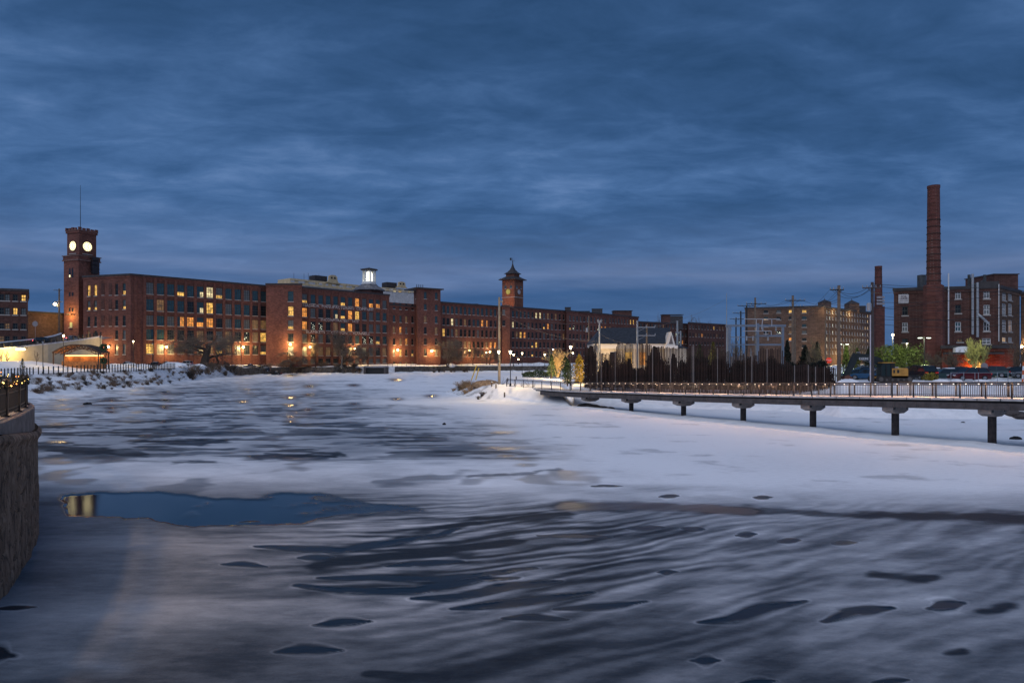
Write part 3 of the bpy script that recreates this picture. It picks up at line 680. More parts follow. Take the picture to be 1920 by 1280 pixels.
fB.grid(cB, [(582.5, 594), (603, 614), (621.5, 633), (640, 651), (657.5, 668)], 962, 1.5, ['dddddbppgbbbbb', 'pbbbgbbblogbbb', 'bbyobbbbgbgbdb', 'bbbbblybbbbbbb', 'bbbbblbbbbgbbb'], 'small'); fB.finish()
fC = Facade(t4, 1062, 402, 1140, 434, G0, 86.2 * 436 / F + 6, BR)
cC = [1069 + 6.6 * i for i in range(11)]
fC.grid(cC, [(591.5, 601), (608, 618), (626, 635), (642, 651), (657.5, 666)], 1069, 1.5, ['ggdgbgdgggd', 'lsbbgsbbsoo', 'bbbgbbbbybb', 'bbbbbbbbbbb', 'bbbgbbbbbbb'], 'small'); fC.finish()
fD = Facade(t4, 1140, 434, 1197, 462, G0, 29.3 + 6, BR)
cD = [1144 + 5.5 * i for i in range(9)]
fD.grid(cD, [(596, 605), (612, 621), (629, 637), (644, 652)], 1144, 1.4, ['gdgdgdgyy', 'bbgbbbbyy', 'bbbbbbbbb', 'bbbbbbbbb'], 'small'); fD.finish()
shell(t4, [fA.A, fA.B, fB0.A, fB0.B, fB.A, fB.B, fC.A, fC.B, fD.A, fD.B], [at(1195, 484), at(1140, 460), at(1062, 432), at(941, 398), at(828, 368)], G0, 29.2 + 6, BRD)
for px, D, w, h, y in ((875, 365, 12, 1.1, 573.2), (1065, 415, 3.4, 2.2, 582.5), (1094, 432, 8, .8, 585.2), (1120, 440, 6.6, 2.6, 586)):
    z = zy(y, D); m = MB(); c = at(px, D); m.box(c.x - w / 2, c.x + w / 2, c.y, c.y + 3, 34.6, z + h * .9); m.box(c.x - w / 2 - .2, c.x + w / 2 + .2, c.y - .2, c.y + 3.2, z + h * .9, z + h); m.build('roof_plant', ROOF, t4)
m = MB(); c = at(1168, 462); m.box(c.x - 6, c.x + 6, c.y, c.y + 9, 34, zy(582.8, 462)); m.box(c.x - 6.6, c.x + 6.6, c.y - .6, c.y + 9.6, zy(582.8, 462), zy(581.8, 462), 1); m.build('roof_penthouse', [BRD, ROOF], t4)
# --- farther mills
t5 = thing('mill_building', 'distant low brick mill in shade behind the white gabled building', 'mill', at(1280, 500, G0 + 1))
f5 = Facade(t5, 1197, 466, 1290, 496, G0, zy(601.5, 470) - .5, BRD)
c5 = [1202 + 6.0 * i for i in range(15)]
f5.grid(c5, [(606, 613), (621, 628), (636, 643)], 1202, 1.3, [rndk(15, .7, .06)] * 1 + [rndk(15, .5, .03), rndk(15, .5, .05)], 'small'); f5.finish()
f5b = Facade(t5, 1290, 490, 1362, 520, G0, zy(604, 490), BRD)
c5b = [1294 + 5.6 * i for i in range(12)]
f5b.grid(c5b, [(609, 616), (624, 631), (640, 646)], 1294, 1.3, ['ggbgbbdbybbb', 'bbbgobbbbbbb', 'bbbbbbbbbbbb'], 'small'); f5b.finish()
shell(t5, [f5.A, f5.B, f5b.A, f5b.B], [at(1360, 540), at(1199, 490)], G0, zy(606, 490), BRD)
m = MB(); c = at(1262, 490); m.box(c.x - 7.5, c.x - 2, c.y, c.y + 6, 28, zy(590.5, 490), 0); m.box(c.x - 2, c.x + 7, c.y, c.y + 6, 28, zy(592, 490), 1); m.box(c.x - 8, c.x + 7.6, c.y - .5, c.y + 6.5, zy(590.2, 490), zy(589.2, 490), 2); m.build('roof_penthouse', [BRD, ROOF, ROOF], t5)
# --- brown brick block with the lit long side
t6 = thing('brick_block', 'tan brown seven storey brick block with one long side lit yellow from below', 'building', at(1546, 300, G0))
f6 = Facade(t6, 1397, 312, 1546, 300, G0, zy(574, 303), BRO)
for px, y, k in ((1436, 584.5, 'b'), (1460, 584, 'g'), (1483, 584, 'y'), (1508, 584, 'y'), (1436, 597, 'l'), (1508, 596, 'd'), (1483, 609, 'b'), (1508, 610.5, 'd'), (1436, 623, 'b'), (1460, 623, 's'), (1508, 623, 'g'), (1483, 636, 'o'), (1508, 636.5, 'b'), (1483, 596, 'b'), (1508, 649, 'b'), (1436, 610, 'b'), (1483, 623, 'b'), (1460, 597, 'b')):
    f6.win(f6.u(px), f6.z(px, y + 2.6), 1.9, 1.35, k, 'one')
f6.finish()
f6b = Facade(t6, 1546, 300, 1632, 334, G0, zy(575, 300), BRO)
c6 = [1550.5, 1556, 1561.5, 1567.5, 1577, 1582, 1587.5, 1593, 1598, 1603, 1608, 1613, 1618, 1622.5, 1627]
f6b.grid(c6, [(581, 587), (592.5, 598.5), (606, 612), (619.5, 625.5), (632, 638), (645, 651), (658, 663)], 1550.5, 1.15,
         ['gbgbygyggdgdgdy', 'gsggpggggggbgby', 'gbsbpgbggggbgyy', 'gbsbogbbgbgbsby', 'pbgpybgbgbgpsby', 'pbbpbbbbbbbgbbb', 'gbbbbbbbbbbbbbb'], 'small', WFRAME); f6b.finish()
f6c = Facade(t6, 1632, 334, 1655, 345, G0, zy(586, 336), BRO); f6c.grid([1640, 1645.5], [(592, 597), (602, 607), (614, 619), (627, 632), (640, 645)], 1640, 1.1, ['gg', 'gg', 'gb', 'bg', 'gg'], 'small'); f6c.finish()
shell(t6, [f6.A, f6.B, f6b.A, f6b.B, f6c.B], [at(1653, 362), at(1400, 338)], G0, zy(576, 300), BRO)
for px, D, w, y, hh in ((1546, 312, 4.2, 570, 560.5), (1597, 325, 4.8, 573, 561.5)):
    m = MB(); c = at(px, D); m.box(c.x - w / 2, c.x + w / 2, c.y - w / 2, c.y + w / 2, 28, zy(y - 3, D)); m.lathe([(w * .78, zy(y - 3, D)), (.12, zy(hh + 1, D)), (.1, zy(hh - 2, D))], 4, 1, (c.x, c.y, 0), math.pi / 4); m.build('roof_cupola', [BRO, ROOF], t6)
m = MB(); c = at(1608, 330); m.box(c.x - 4, c.x + 4, c.y, c.y + 4, 28, zy(573, 330)); m.build('roof_penthouse', ROOF, t6)
cup = bpy.data.objects['mill_building']
for px, D, pw in ((1556, 292, 2600), (1592, 304, 2200), (1626, 318, 2200)): lamp(t6, at(px, D, 7.0), pw, (1, .72, .30), .5)  # lights without fixtures, added along the foot of the block
for px, D in ((1549, 297), (1570, 304), (1600, 316)): lamp(t6, at(px, D, zy(578, 300) - 1.2), 420, (1, .72, .30), .3)  # more added lights with no fixture, under the roof edge
# --- cream hotel-like block behind the roofs
t7 = thing('cream_building', 'long cream stucco block with curved gables and snowy roof rising behind the mill roof', 'building', at(660, 420, G0))
CREAM = mat('street_lit_cream_stucco', (.52, .40, .24), .85, noise=(.6, .75, 1.2)); CREAMG = mat('pale_grey_stucco', (.50, .48, .47), .85, noise=(.6, .75, 1.2))  # stucco albedos raised to stand in for street light
f7 = Facade(t7, 545, 395, 700, 440, 20, zy(533, 395), CREAMG)
f7.grid([556, 575, 594.5, 607.5, 619, 633, 646.5, 663], [(530, 535.5)], 594, 2.6, ['gbpppgpd'], 'one'); f7.finish(cornice=False)
f7b = Facade(t7, 700, 438, 792, 462, 20, zy(543, 438), CREAMG)
f7b.grid([727, 740, 750, 768, 778], [(542, 547)], 740, 2.4, ['gpysb'], 'one'); f7b.finish(cornice=False)
def mansard(f, y_top, y_bot, px):
    m = MB(); zb, zt = f.z1, f.z(px, y_top); m.face([f.P(0, zb, .3), f.P(f.L, zb, .3), f.P(f.L, zt, -.6), f.P(0, zt, -.6)]); m.face([f.P(0, zt, -.6), f.P(f.L, zt, -.6), f.P(f.L, zt, -14), f.P(0, zt, -14)], 1)
    m.face([f.P(0, zb, .3), f.P(0, zt, -.6), f.P(0, zt, -14), f.P(0, zb, -14)]); m.face([f.P(f.L, zb, .3), f.P(f.L, zb, -14), f.P(f.L, zt, -14), f.P(f.L, zt, -.6)]); m.build('roof', [CREAM, ROOF], t7)
mansard(f7, 521.5, 529, 548); mansard(f7b, 537.5, 541, 705)
for f, px, y0, yt, w in ((f7, 624, 531, 515.5, 6.0), (f7b, 753, 540, 528.0, 5.4)):
    m = MB(); u = f.u(px); zb, zt = f.z(px, y0), f.z(px, yt); h = zt - zb
    poly = [(u - w * .85, zb), (u - w * .6, zb + h * .18), (u - w * .5, zb + h * .45), (u - w * .48, zb + h * .8), (u - w * .3, zb + h * .95), (u, zt), (u + w * .3, zb + h * .95), (u + w * .48, zb + h * .8), (u + w * .5, zb + h * .45), (u + w * .6, zb + h * .18), (u + w * .85, zb)]
    m.prism(poly, -.5, .6, 0, f.M()); m.build('curved_gable', CREAM, t7)
    for du in (-1.1, 1.1):
        m = MB(); m.box(u + du - .55, u + du + .55, -.58, -.5, zb + h * .52, zb + h * .74, 0, f.M()); m.build('gable_window', GLASSB, t7)
    m = MB(); m.box(u - w * 1.9, u - w * .5, 1.5, 8, zb, zb + h * .8, 0, f.M()); m.build('roof_plant', ROOF, t7)
for px in (551, 570, 578, 586, 598):
    m = MB(); p = pt(px, 526, 400); m.tube([p, p + Vector((0, 0, RW.uniform(3, 5)))], .09, 4); m.build('antenna', ROOF, t7)
shell(t7, [f7.A, f7.B, f7b.A, f7b.B], [f7b.B + Vector((-6, 20, 0)), f7.A + Vector((-6, 22, 0))], 10, zy(545, 438), CREAMG)
# --- white cupola on a dark hipped roof
D8 = 372.0; t8 = thing('lantern_cupola', 'white lantern cupola with bright lit arches standing on the mill roof', 'cupola', at(692, D8, 36))
c = at(692, D8); WHT = mat('white_painted_wood', (.62, .62, .60), .6, noise=(1, .85, 1.1)); k = D8 / F
m = MB(); m.lathe([(8.6, zy(545.5, D8)), (8.9, zy(545, D8)), (8.8, zy(544, D8)), (4.6, zy(535, D8)), (4.4, zy(533.5, D8))], 8, 0, (c.x, c.y, 0), .3); m.build('roof', mat('snow_dusted_slate', (.12, .12, .135), .8, noise=(1.0, .4, 1.8)), t8)
m = MB(); m.lathe([(4.1, zy(534, D8)), (3.9, zy(530, D8)), (3.7, zy(528.5, D8))], 8, 0, (c.x, c.y, 0), math.pi / 8); m.build('base', WHT, t8)
m = MB(); m.lathe([(7.6, 34), (7.6, zy(545.5, D8))], 8, 0, (c.x, c.y, 0), .3); m.build('brick_drum', BRD, t8)
zb, ztp = zy(528.5, D8), zy(508, D8)
for i in range(8):
    a = math.pi / 8 + i * math.pi / 4; p = Vector((c.x + 3.3 * math.cos(a), c.y + 3.3 * math.sin(a), 0))
    m = MB(); m.bar((p.x, p.y, zb), (p.x, p.y, ztp), .62, .62); m.build('column', WHT, t8)
    a2 = a + math.pi / 4; q = Vector((c.x + 3.3 * math.cos(a2), c.y + 3.3 * math.sin(a2), 0))
    m = MB(); dz = ztp - zb; r_ = (q - p)
    for j in range(6):   # arch spandrel
        s0, s1 = j / 6, (j + 1) / 6
        h0 = zb + dz * (.72 + .24 * math.sin(math.pi * s0) ** .7); h1 = zb + dz * (.72 + .24 * math.sin(math.pi * s1) ** .7)
        A0, A1 = p + r_ * s0, p + r_ * s1
        m.face([(A0.x, A0.y, h0), (A1.x, A1.y, h1), (A1.x, A1.y, ztp), (A0.x, A0.y, ztp)])
    m.build('arch', WHT, t8)
m = MB(); m.lathe([(2.0, zb + .2), (2.0, zb + dz * .72), (1.2, zb + dz * .93), (.1, zb + dz * .98)], 8, 0, (c.x, c.y, 0), .2); m.build('lit_core', emis('white_glow', (1, .97, .82), 1.5), t8)
m = MB(); m.lathe([(3.5, ztp), (4.8, ztp + .5), (4.9, ztp + .8), (.2, zy(502, D8)), (.05, zy(500.5, D8))], 8, 0, (c.x, c.y, 0), math.pi / 8); m.build('cupola_roof', ROOF, t8)
lamp(t8, (c.x, c.y - 2.7, zb + 1.2), 260, (1, .95, .8), .3)

# --- towers seen on a corner
def square_tower(pl, pc, pr, Dc):
    """directions of the two visible faces of a square tower whose corner is at px pc"""
    A = at(pc, Dc); best = None
    for i in range(50, 900):
        a = D2R(i / 10); tr = Vector((math.cos(a), math.sin(a), 0)); tl = Vector((-math.sin(a), math.cos(a), 0))
        r = (pr - CX) / F; wr = (r * A.y - A.x) / (tr.x - r * tr.y)
        r = (pl - CX) / F; wl = (r * A.y - A.x) / (tl.x - r * tl.y)
        if wr > 0 and wl > 0:
            e = abs(wr - wl)
            if best is None or e < best[0]: best = (e, a, (wr + wl) / 2)
    return A, best[1], best[2]
def clock_face(root, M, zc, r, glow, hands):
    m = MB(); m.lathe([(r, 0), (r, .12), (r * .97, .14)], 32); me = m.mesh('clock_face', glow)
    Mx = M @ Matrix.Translation((0, 0, zc)) @ Matrix.Rotation(math.pi / 2, 4, 'X')
    f = link('clock_face', me, root); f.matrix_local = Matrix.Translation(-wloc(root)) @ Mx
    dark = mat('clock_black', (.01, .01, .01), .6)
    m = MB()
    for i in range(12):
        a = i * math.pi / 6; m.bar((math.sin(a) * r * .70, math.cos(a) * r * .70, .17), (math.sin(a) * r * .94, math.cos(a) * r * .94, .17), r * .13, .03, up=(0, 0, 1))
    o = m.build('hour_marks', dark, f, world=False)
    m = MB(); h, mi = hands
    for a, ln, w in ((2 * math.pi * (h + mi / 60) / 12, .5, .09), (2 * math.pi * mi / 60, .8, .06)):
        m.bar((0, 0, .2), (math.sin(a) * r * ln, math.cos(a) * r * ln, .2), r * w, .03)
    m.build('clock_hands', dark, f, world=False)
# battlemented clock tower
D9 = 262.0
A9, a9, w9 = square_tower(125.8, 148.5, 180.5, D9)
t9 = thing('clock_tower', 'battlemented brick clock tower with two glowing dials and a tall flagpole', 'clock tower', (A9.x, A9.y, G0))
R9 = Matrix.Translation(A9) @ Matrix.Rotation(a9, 4, 'Z')       # x along the right face, y along the left face
zU, zL = zy(431, D9), zy(484, D9)
def tower_box(x0, x1, y0, y1, z0, z1, nm, m_): m = MB(); m.box(x0, x1, y0, y1, z0, z1, 0, R9); return m.build(nm, m_, t9)
e = (w9 * (66 / 54) - w9) / 2
tower_box(-e, w9 + e, -e, w9 + e, G0, zL - .9, 'lower_shaft', BR)
for z, h, o_ in ((zL - .9, .45, .45), (zL + .0 - .45, 1.3, .2), (zL + .85, .35, .5)): tower_box(-e - o_, w9 + e + o_, -e - o_, w9 + e + o_, z, z + h, 'stone_band', mat('worn_brownstone', (.17, .10, .085), .9, noise=(1, .6, 1.3)) if h < 1 else BR)
tower_box(0, w9, 0, w9, zL + 1.2, zU - 1.0, 'upper_shaft', BR)
tower_box(-.35, w9 + .35, -.35, w9 + .35, zU - 1.0, zU - .1, 'corbel', BR); tower_box(-.5, w9 + .5, -.5, w9 + .5, zU - .1, zU + .15, 'stone_band', MATS['worn_brownstone'])
n_m = 5
for i in range(n_m):
    for (fx, fy) in ((1, 0), (0, 1), (1, 2), (2, 1)):
        s0 = -.45 + (w9 + .9 - 1.15) * i / (n_m - 1); s1 = s0 + 1.15
        if fx == 1: y = -.45 if fy == 0 else w9 + .45 - .5; bx = (s0, s1, y, y + .5)
        else:
            x = -.45 if fx == 0 else w9 + .45 - .5; bx = (x, x + .5, s0, s1)
            if i in (0, n_m - 1): continue
        tower_box(*bx, zU + .15, zU + (1.15 if i % 2 == 0 else .95), 'merlon', BR)
zc = zy(460, D9)
GL9 = emis('glowing_dial', (1, .84, .46), 2.2)
clock_face(t9, R9 @ Matrix.Translation((w9 * .46, -.12, 0)), zc, 1.75, GL9, (5, 4))
clock_face(t9, R9 @ Matrix.Translation((-.12, w9 * .5, 0)) @ Matrix.Rotation(-math.pi / 2, 4, 'Z'), zc, 1.75, GL9, (5, 4))
for cxx, cyy, rot in ((w9 * .46, -.03, 0), (-.03, w9 * .5, 1)):
    m = MB(); Mx = R9 @ Matrix.Translation((cxx, cyy, zc)) @ (Matrix.Rotation(-math.pi / 2, 4, 'Z') if rot else Matrix.Identity(4))
    for i in range(24):
        a, b = i * math.pi / 12, (i + 1) * math.pi / 12
        m.bar(tuple(Mx @ Vector((math.cos(a) * 1.92, 0, math.sin(a) * 1.92))), tuple(Mx @ Vector((math.cos(b) * 1.92, 0, math.sin(b) * 1.92))), .3, .3)
    m.build('dial_surround', BRD, t9)
    m = MB(); Mz = R9 @ Matrix.Translation((cxx, cyy, 0)) @ (Matrix.Rotation(-math.pi / 2, 4, 'Z') if rot else Matrix.Identity(4)); m.box(-2, 2, -.25, -.02, zc - 3.2, zc - 2.9, 0, Mz); m.build('stone_sill', STONE, t9)
lm = MB(); y_ = w9 * .5
for sx_ in (-.75, .75):   # paired arched openings on the left face
    poly = [(y_ + sx_ - .5, zy(520, D9)), (y_ + sx_ + .5, zy(520, D9)), (y_ + sx_ + .5, zy(505, D9)), (y_ + sx_, zy(501, D9)), (y_ + sx_ - .5, zy(505, D9))]
    m = MB(); m.face([R9 @ Vector((-e - .03, p, z)) for p, z in poly]); m.build('arched_window', GLASSB, t9)
m = MB(); m.box(-e - .14, -e - .04, y_ + .5, y_ + .95, zy(519, D9), zy(515, D9), 0, R9); m.build('lit_window', GL9, t9)
for yw, hh in ((548, 7), (577, 7)):
    for sx_ in (-.8, .8):
        m = MB(); m.box(-e - .08, -e - .02, y_ + sx_ - .45, y_ + sx_ + .45, zy(yw + hh, D9), zy(yw, D9), 0, R9); m.build('narrow_window', GLASSB, t9)
m = MB(); m.box(-e - .08, -e - .02, y_ - .7, y_ + .7, zy(613, D9), zy(604, D9), 0, R9); m.build('lower_window', mat('lit_green_window', (.2, .22, .1), emit=(.55, .55, .25), estr=.35), t9)
m = MB(); m.box(-e - .4, -e - .02, y_ - 1, y_ + 1, zy(614.5, D9), zy(613.2, D9), 0, R9); m.build('stone_sill', STONE, t9)
DW = mat('dark_ironwork', (.03, .025, .03), .7)     # dark fire-escape landings on the right face
for yv in (486, 494, 502, 509):
    m = MB(); z = zy(yv, D9); m.box(w9 * .52, w9 * .98, -1.6 - e, -e - .05, z, z + .16, 0, R9); m.box(w9 * .55, w9 * .95, -1.3 - e, -1.24 - e, z + .16, z + 1.4, 0, R9); m.build('fire_escape', [DW], t9)
m = MB(); m.box(w9 * .6, w9 * .9, -1.0 - e, -.05 - e, zy(511, D9), zy(487, D9), 0, R9); m.build('stair_enclosure', DW, t9)
m = MB(); m.tube([R9 @ Vector((w9 * .28, w9 * .3, zU)), R9 @ Vector((w9 * .28, w9 * .3, zy(344, D9)))], [.14, .06], 6); m.build('flagpole', BLACKM, t9)
lamp(t9, R9 @ Vector((-e - 2.5, y_ - .5, zy(590, D9))), 2600, (1, .60, .18), .3)
m = MB(); m.box(-e - 1.3, -e - .02, y_ - 1.6, y_ + 1.4, zy(590, D9), zy(589, D9), 0, R9); m.build('lamp_hood', BLACKM, t9)
# pointed clock tower
D10 = 380.0
A10, a10, w10 = square_tower(941.5, 964.5, 981, D10)
t10 = thing('clock_tower', 'brick clock tower with a flared pointed roof and weathervane over the curving mill', 'clock tower', (A10.x, A10.y, G0))
R10 = Matrix.Translation(A10) @ Matrix.Rotation(a10, 4, 'Z')
BRT = brick_mat('orange_brick', (.17, .066, .040))
def tb(x0, x1, y0, y1, z0, z1, nm, m_): m = MB(); m.box(x0, x1, y0, y1, z0, z1, 0, R10); return m.build(nm, m_, t10)
zt = zy(522.5, D10)
tb(0, w10, 0, w10, G0, zt, 'shaft', BRT); tb(-.25, w10 + .25, -.25, w10 + .25, zy(557, D10), zy(556, D10), 'stone_band', STONE)
for i in range(7):
    for f_ in (0, 1):
        s0 = .5 + i * (w10 - 1.4) / 6
        bx = (s0, s0 + .45, -.3, -.003) if f_ == 0 else (-.3, -.003, s0, s0 + .45)
        tb(*bx, zt - 1.7, zt - .3, 'corbel', BRT)
ctr = R10 @ Vector((w10 / 2, w10 / 2, 0)); r45 = a10 + math.pi / 4; q2 = w10 / math.sqrt(2)
m = MB(); m.lathe([(q2 * 1.33, zt - .25), (q2 * 1.36, zt + .1), (q2 * .95, zy(519, D10)), (q2 * .66, zy(517, D10) + .2)], 4, 0, (ctr.x, ctr.y, 0), r45); m.build('skirt_roof', ROOF, t10)
m = MB(); m.lathe([(q2 * .64, zy(518.5, D10)), (q2 * .64, zy(511, D10))], 4, 0, (ctr.x, ctr.y, 0), r45); m.build('lantern', BRT, t10)
m = MB(); m.lathe([(q2 * .84, zy(511.5, D10)), (q2 * .80, zy(510.6, D10)), (q2 * .5, zy(507.5, D10)), (q2 * .27, zy(503, D10)), (q2 * .13, zy(498, D10)), (q2 * .04, zy(491, D10)), (.05, zy(480, D10))], 4, 0, (ctr.x, ctr.y, 0), r45); m.build('spire', ROOF, t10)
m = MB(); z = zy(485.5, D10); m.bar((ctr.x - 1.3, ctr.y, z), (ctr.x + 1.2, ctr.y, z), .12); m.box(ctr.x - 1.6, ctr.x - .6, ctr.y - .04, ctr.y + .04, z + .2, z + 1.5); m.ball((ctr.x, ctr.y, z - .8), .3); m.build('weathervane', BLACKM, t10)
zc = zy(546, D10)
clock_face(t10, R10 @ Matrix.Translation((w10 * .5, -.12, 0)), zc, 1.35, mat('pale_dial', (.45, .43, .45), .6), (5, 4))
clock_face(t10, R10 @ Matrix.Translation((-.12, w10 * .5, 0)) @ Matrix.Rotation(-math.pi / 2, 4, 'Z'), zc, 1.45, emis('dim_yellow_dial', (.85, .68, .16), .5), (5, 4))
for q in (.28, .72):
    for f_ in (0, 1):
        pts = [(q * w10 - .65, zy(539.5, D10)), (q * w10 + .65, zy(539.5, D10)), (q * w10 + .65, zy(536, D10)), (q * w10 + .4, zy(534.4, D10)), (q * w10 - .4, zy(534.4, D10)), (q * w10 - .65, zy(536, D10))]
        m = MB(); m.face([R10 @ (Vector((p, -.02, z)) if f_ == 0 else Vector((-.02, p, z))) for p, z in pts]); m.build('arched_window', GLASS, t10)
        bx = (q * w10 - .8, q * w10 + .8, -.2, -.003) if f_ == 0 else (-.2, -.003, q * w10 - .8, q * w10 + .8)
        tb(*bx, zy(540.4, D10), zy(539.6, D10), 'stone_sill', STONE)
lamp(t10, R10 @ Vector((-9, w10 * .3, zy(574, D10))), 2600, (1, .45, .15), .6)
# --- dark brick building and low brick wing by the road
t11 = thing('brick_building', 'dark four storey brick building with small windows cut by the picture edge', 'building', at(20, 190, G0))
f11 = Facade(t11, -160, 182, 51.5, 192, G0, zy(541.5, 190), BRD)
c11 = [-150 + 15 * i for i in range(10)] + [3, 13.5, 28.5, 44]
for yt, yb, ks in ((552, 564, 'bgbbgbbgbbbgby'), (577, 590, 'bbbgbbbbgbbgyg'), (606, 617, 'bbbbgbbbbbbbbb'), (630, 641, 'bbbbbbbbbbbbbb')):
    f11.grid(c11, [(yt, yb)], 28, 1.15, [ks], 'small')
f11.finish(); f11s = Facade(t11, 51.5, 192, 52.5, 215, G0, zy(541.5, 190), BRD); f11s.finish()
shell(t11, [f11.A, f11.B], [at(50.5, 214), at(-200, 204)], G0, zy(542, 190), BRD)
t12 = thing('brick_annex', 'low brown brick wing behind the road between the dark building and clock tower', 'building', at(85, 262, G0))
f12 = Facade(t12, 49, 255, 122, 268, G0, zy(583, 255), BRO); f12.finish()
shell(t12, [f12.A, f12.B], [at(121, 280), at(50, 267)], G0, zy(583, 255) - .05, BRO)
# --- brick mill with chimney across the car park
t13 = thing('mill_building', 'four storey brick mill with white framed windows and steel ducts behind the car park', 'mill', at(1780, 153, 3.2))
z13 = 16.2 + 6
f13 = Facade(t13, 1676, 155, 1873, 149, 3.0, z13, BRD)
for px, yt, yb, k, fmm in ((1697, 545, 553, 'g', WFRAME), (1697, 575, 591, 'b', FRAME), (1697, 604.5, 621.5, 'g', WFRAME), (1697, 635, 642, 'd', FRAME), (1796.5, 542, 560.5, 'g', WFRAME), (1796.5, 571.5, 587, 'b', FRAME), (1796.5, 603.5, 621, 'd', WFRAME),
                      (1850, 541, 559.5, 'g', WFRAME), (1850, 571.5, 589.5, 'g', WFRAME), (1850, 603, 620.5, 'b', WFRAME), (1850, 634, 645, 'g', WFRAME), (1800, 635, 641, 'b', FRAME)):
    f13.win(f13.u(px), f13.z(px, yb), 1.15 if px != 1850 or yt < 630 else 1.6, f13.z(px, yt) - f13.z(px, yb), k, 'small', fmm)
f13.finish()
f13b = Facade(t13, 1873, 149, 1912, 160, 3.0, z13, BRO)
for px in (1883, 1894.5):
    for yt, yb, k in ((541.5, 563, 'g'), (569, 591, 'g'), (600, 621.5, 'b'), (632, 641, 'y' if px < 1890 else 'b')):
        f13b.win(f13b.u(px), f13b.z(px, yb), 3.3, f13b.z(px, yt) - f13b.z(px, yb), k, 'big', WFRAME)
f13b.finish()
shell(t13, [f13.A, f13.B, f13b.B], [at(1910, 184), at(1679, 182)], 3, z13 - .15, BRD)
t13c = thing('mill_building', 'tall brick mill wing with pale boarded windows, cut by the picture edge', 'mill', at(1935, 162, 3))
f13c = Facade(t13c, 1915, 163, 2100, 150, 3, zy(544, 158), BRO)
for i, px in enumerate((1918, 1934, 1950, 1990, 2030)):
    for yt, yb, k in ((552, 567, 'g'), (574, 595, 'g'), (610, 632, 'g'), (648, 664, 'y' if i == 0 else 'b')): f13c.win(f13c.u(px), f13c.z(px, yb), 1.3, f13c.z(px, yt) - f13c.z(px, yb), k, 'small', WFRAME)
f13c.finish(); shell(t13c, [f13c.A, f13c.B], [at(2090, 176), at(1914, 184)], 3, zy(545, 158), BRO)
m = MB(); a = at(1864, 158); b = at(1909, 158); m.box(a.x, b.x, 158, 168, z13 - .5, zy(514.5, 158)); m.box(a.x - .2, b.x + .2, 157.8, 168.2, zy(514.5, 158), zy(513, 158), 1); m.build('roof_penthouse', [BRD, ROOF], t13)
m = MB(); p = at(1728, 157); m.lathe([(.9, z13), (.9, zy(516, 157)), (.1, zy(515, 157))], 10, 0, (p.x, p.y, 0)); m.build('roof_tank', mat('dark_tank', (.05, .055, .06), .6, noise=(2, .6, 1.4)), t13)
m = MB(); u = f13.u(1693.5); m.box(u - 1.03, u + 1.03, -.35, -.28, f13.z(1693, 569), f13.z(1693, 552), 0, f13.M()); sg = m.build('sign_board', mat('weathered_sign_white', (.50, .48, .50), .7, noise=(2, .8, 1.1)), t13)
for s_, y, sz in (('FOR', 556.5, .62), ('LEASE', 560.2, .6), ('_______', 563.6, .3)):
    if s_[0] != '_': text_part(s_, sz, mat('sign_ink', (.05, .03, .06), .7), sg, f13.P(u, f13.z(1693, y), .37) - wloc(t13), (math.pi / 2, 0, f13.rz))
m = MB(); m.box(u - .9, u + .9, -.37, -.352, f13.z(1693, 564.8), f13.z(1693, 564.3), 0, f13.M()); m.build('rule', MATS['sign_ink'], sg)
for px, w, y0, y1, mm in ((1777, .28, 513, 645, WFRAME), (1873.5, .16, 533, 640, WFRAME), (1822, .26, 514, 627, GALV), (1831, .28, 530, 632, GALV)):
    m = MB(); u = f13.u(px) if px < 1873 else f13.L - .2; m.tube([f13.P(u, f13.z(px, y1), .55), f13.P(u, f13.z(px, y0), .55)], w / 2 if w in (.28, .16) and px in (1777, 1873.5) else w, 8); m.build('downpipe' if px in (1777, 1873.5) else 'steel_duct', mm, t13)
m = MB(); m.tube([f13.P(f13.u(1831), f13.z(1831, 589), .6), f13.P(f13.u(1836), f13.z(1836, 593), .8), f13.P(f13.u(1851), f13.z(1851, 607), .8)], .26, 8); m.build('steel_duct', GALV, t13)
for px in (1820, 1849.5):
    m = MB(); u = f13.u(px); m.tube([f13.P(u, z13, -1), f13.P(u, f13.z(px, 514), -1)], .3, 8); m.tube([f13.P(f13.u(1829), z13 + .4, -.5), f13.P(u, f13.z(px, 524), -1)], .16, 6); m.build('roof_stack', mat('dark_tank', ()), t13)
m = MB(); m.box(f13.u(1835), f13.u(1872), -.4, 2, z13 + .1, z13 + 1.0, 0, f13.M()); m.build('roof_plant', ROOF, t13)
# annex with snow patch
t14 = thing('brick_annex', 'low dark brick annex with flat snowy roof glowing orange behind the cars', 'building', at(1830, 138, 3.2))
f14 = Facade(t14, 1766, 140, 1900, 136, 3.0, zy(648, 138), brick_mat('annex_brick', (.12, .032, .020)))
f14.win(f14.u(1836), 3.4, 1.7, 3.0, 'y', 'small'); f14.finish()
shell(t14, [f14.A, f14.B], [at(1899, 147), at(1768, 151)], 3, zy(647, 138), BRD)
m = MB(); m.box(f14.u(1768), f14.u(1876), -2.2, .1, zy(664, 138), zy(660.5, 138), 0, f14.M()); m.build('canopy', ROOF, t14)
m = MB()
for k in range(10):
    x = f14.u(1786) + k * .28; m.box(x, x + .3, -2.15, -.1, zy(660.5, 138) + .01, zy(657, 138) + .3 * math.sin(math.pi * (k + .5) / 10) + .5, 0, f14.M())
m.build('snow_cap', SNOW, t14)
m = MB(); m.box(f14.u(1815), f14.u(1817), -.5, -.003, 6.0, 6.4, 0, f14.M()); m.build('soffit_lamp', emis('orange_lamp', (1, .35, .05), 8), t14)
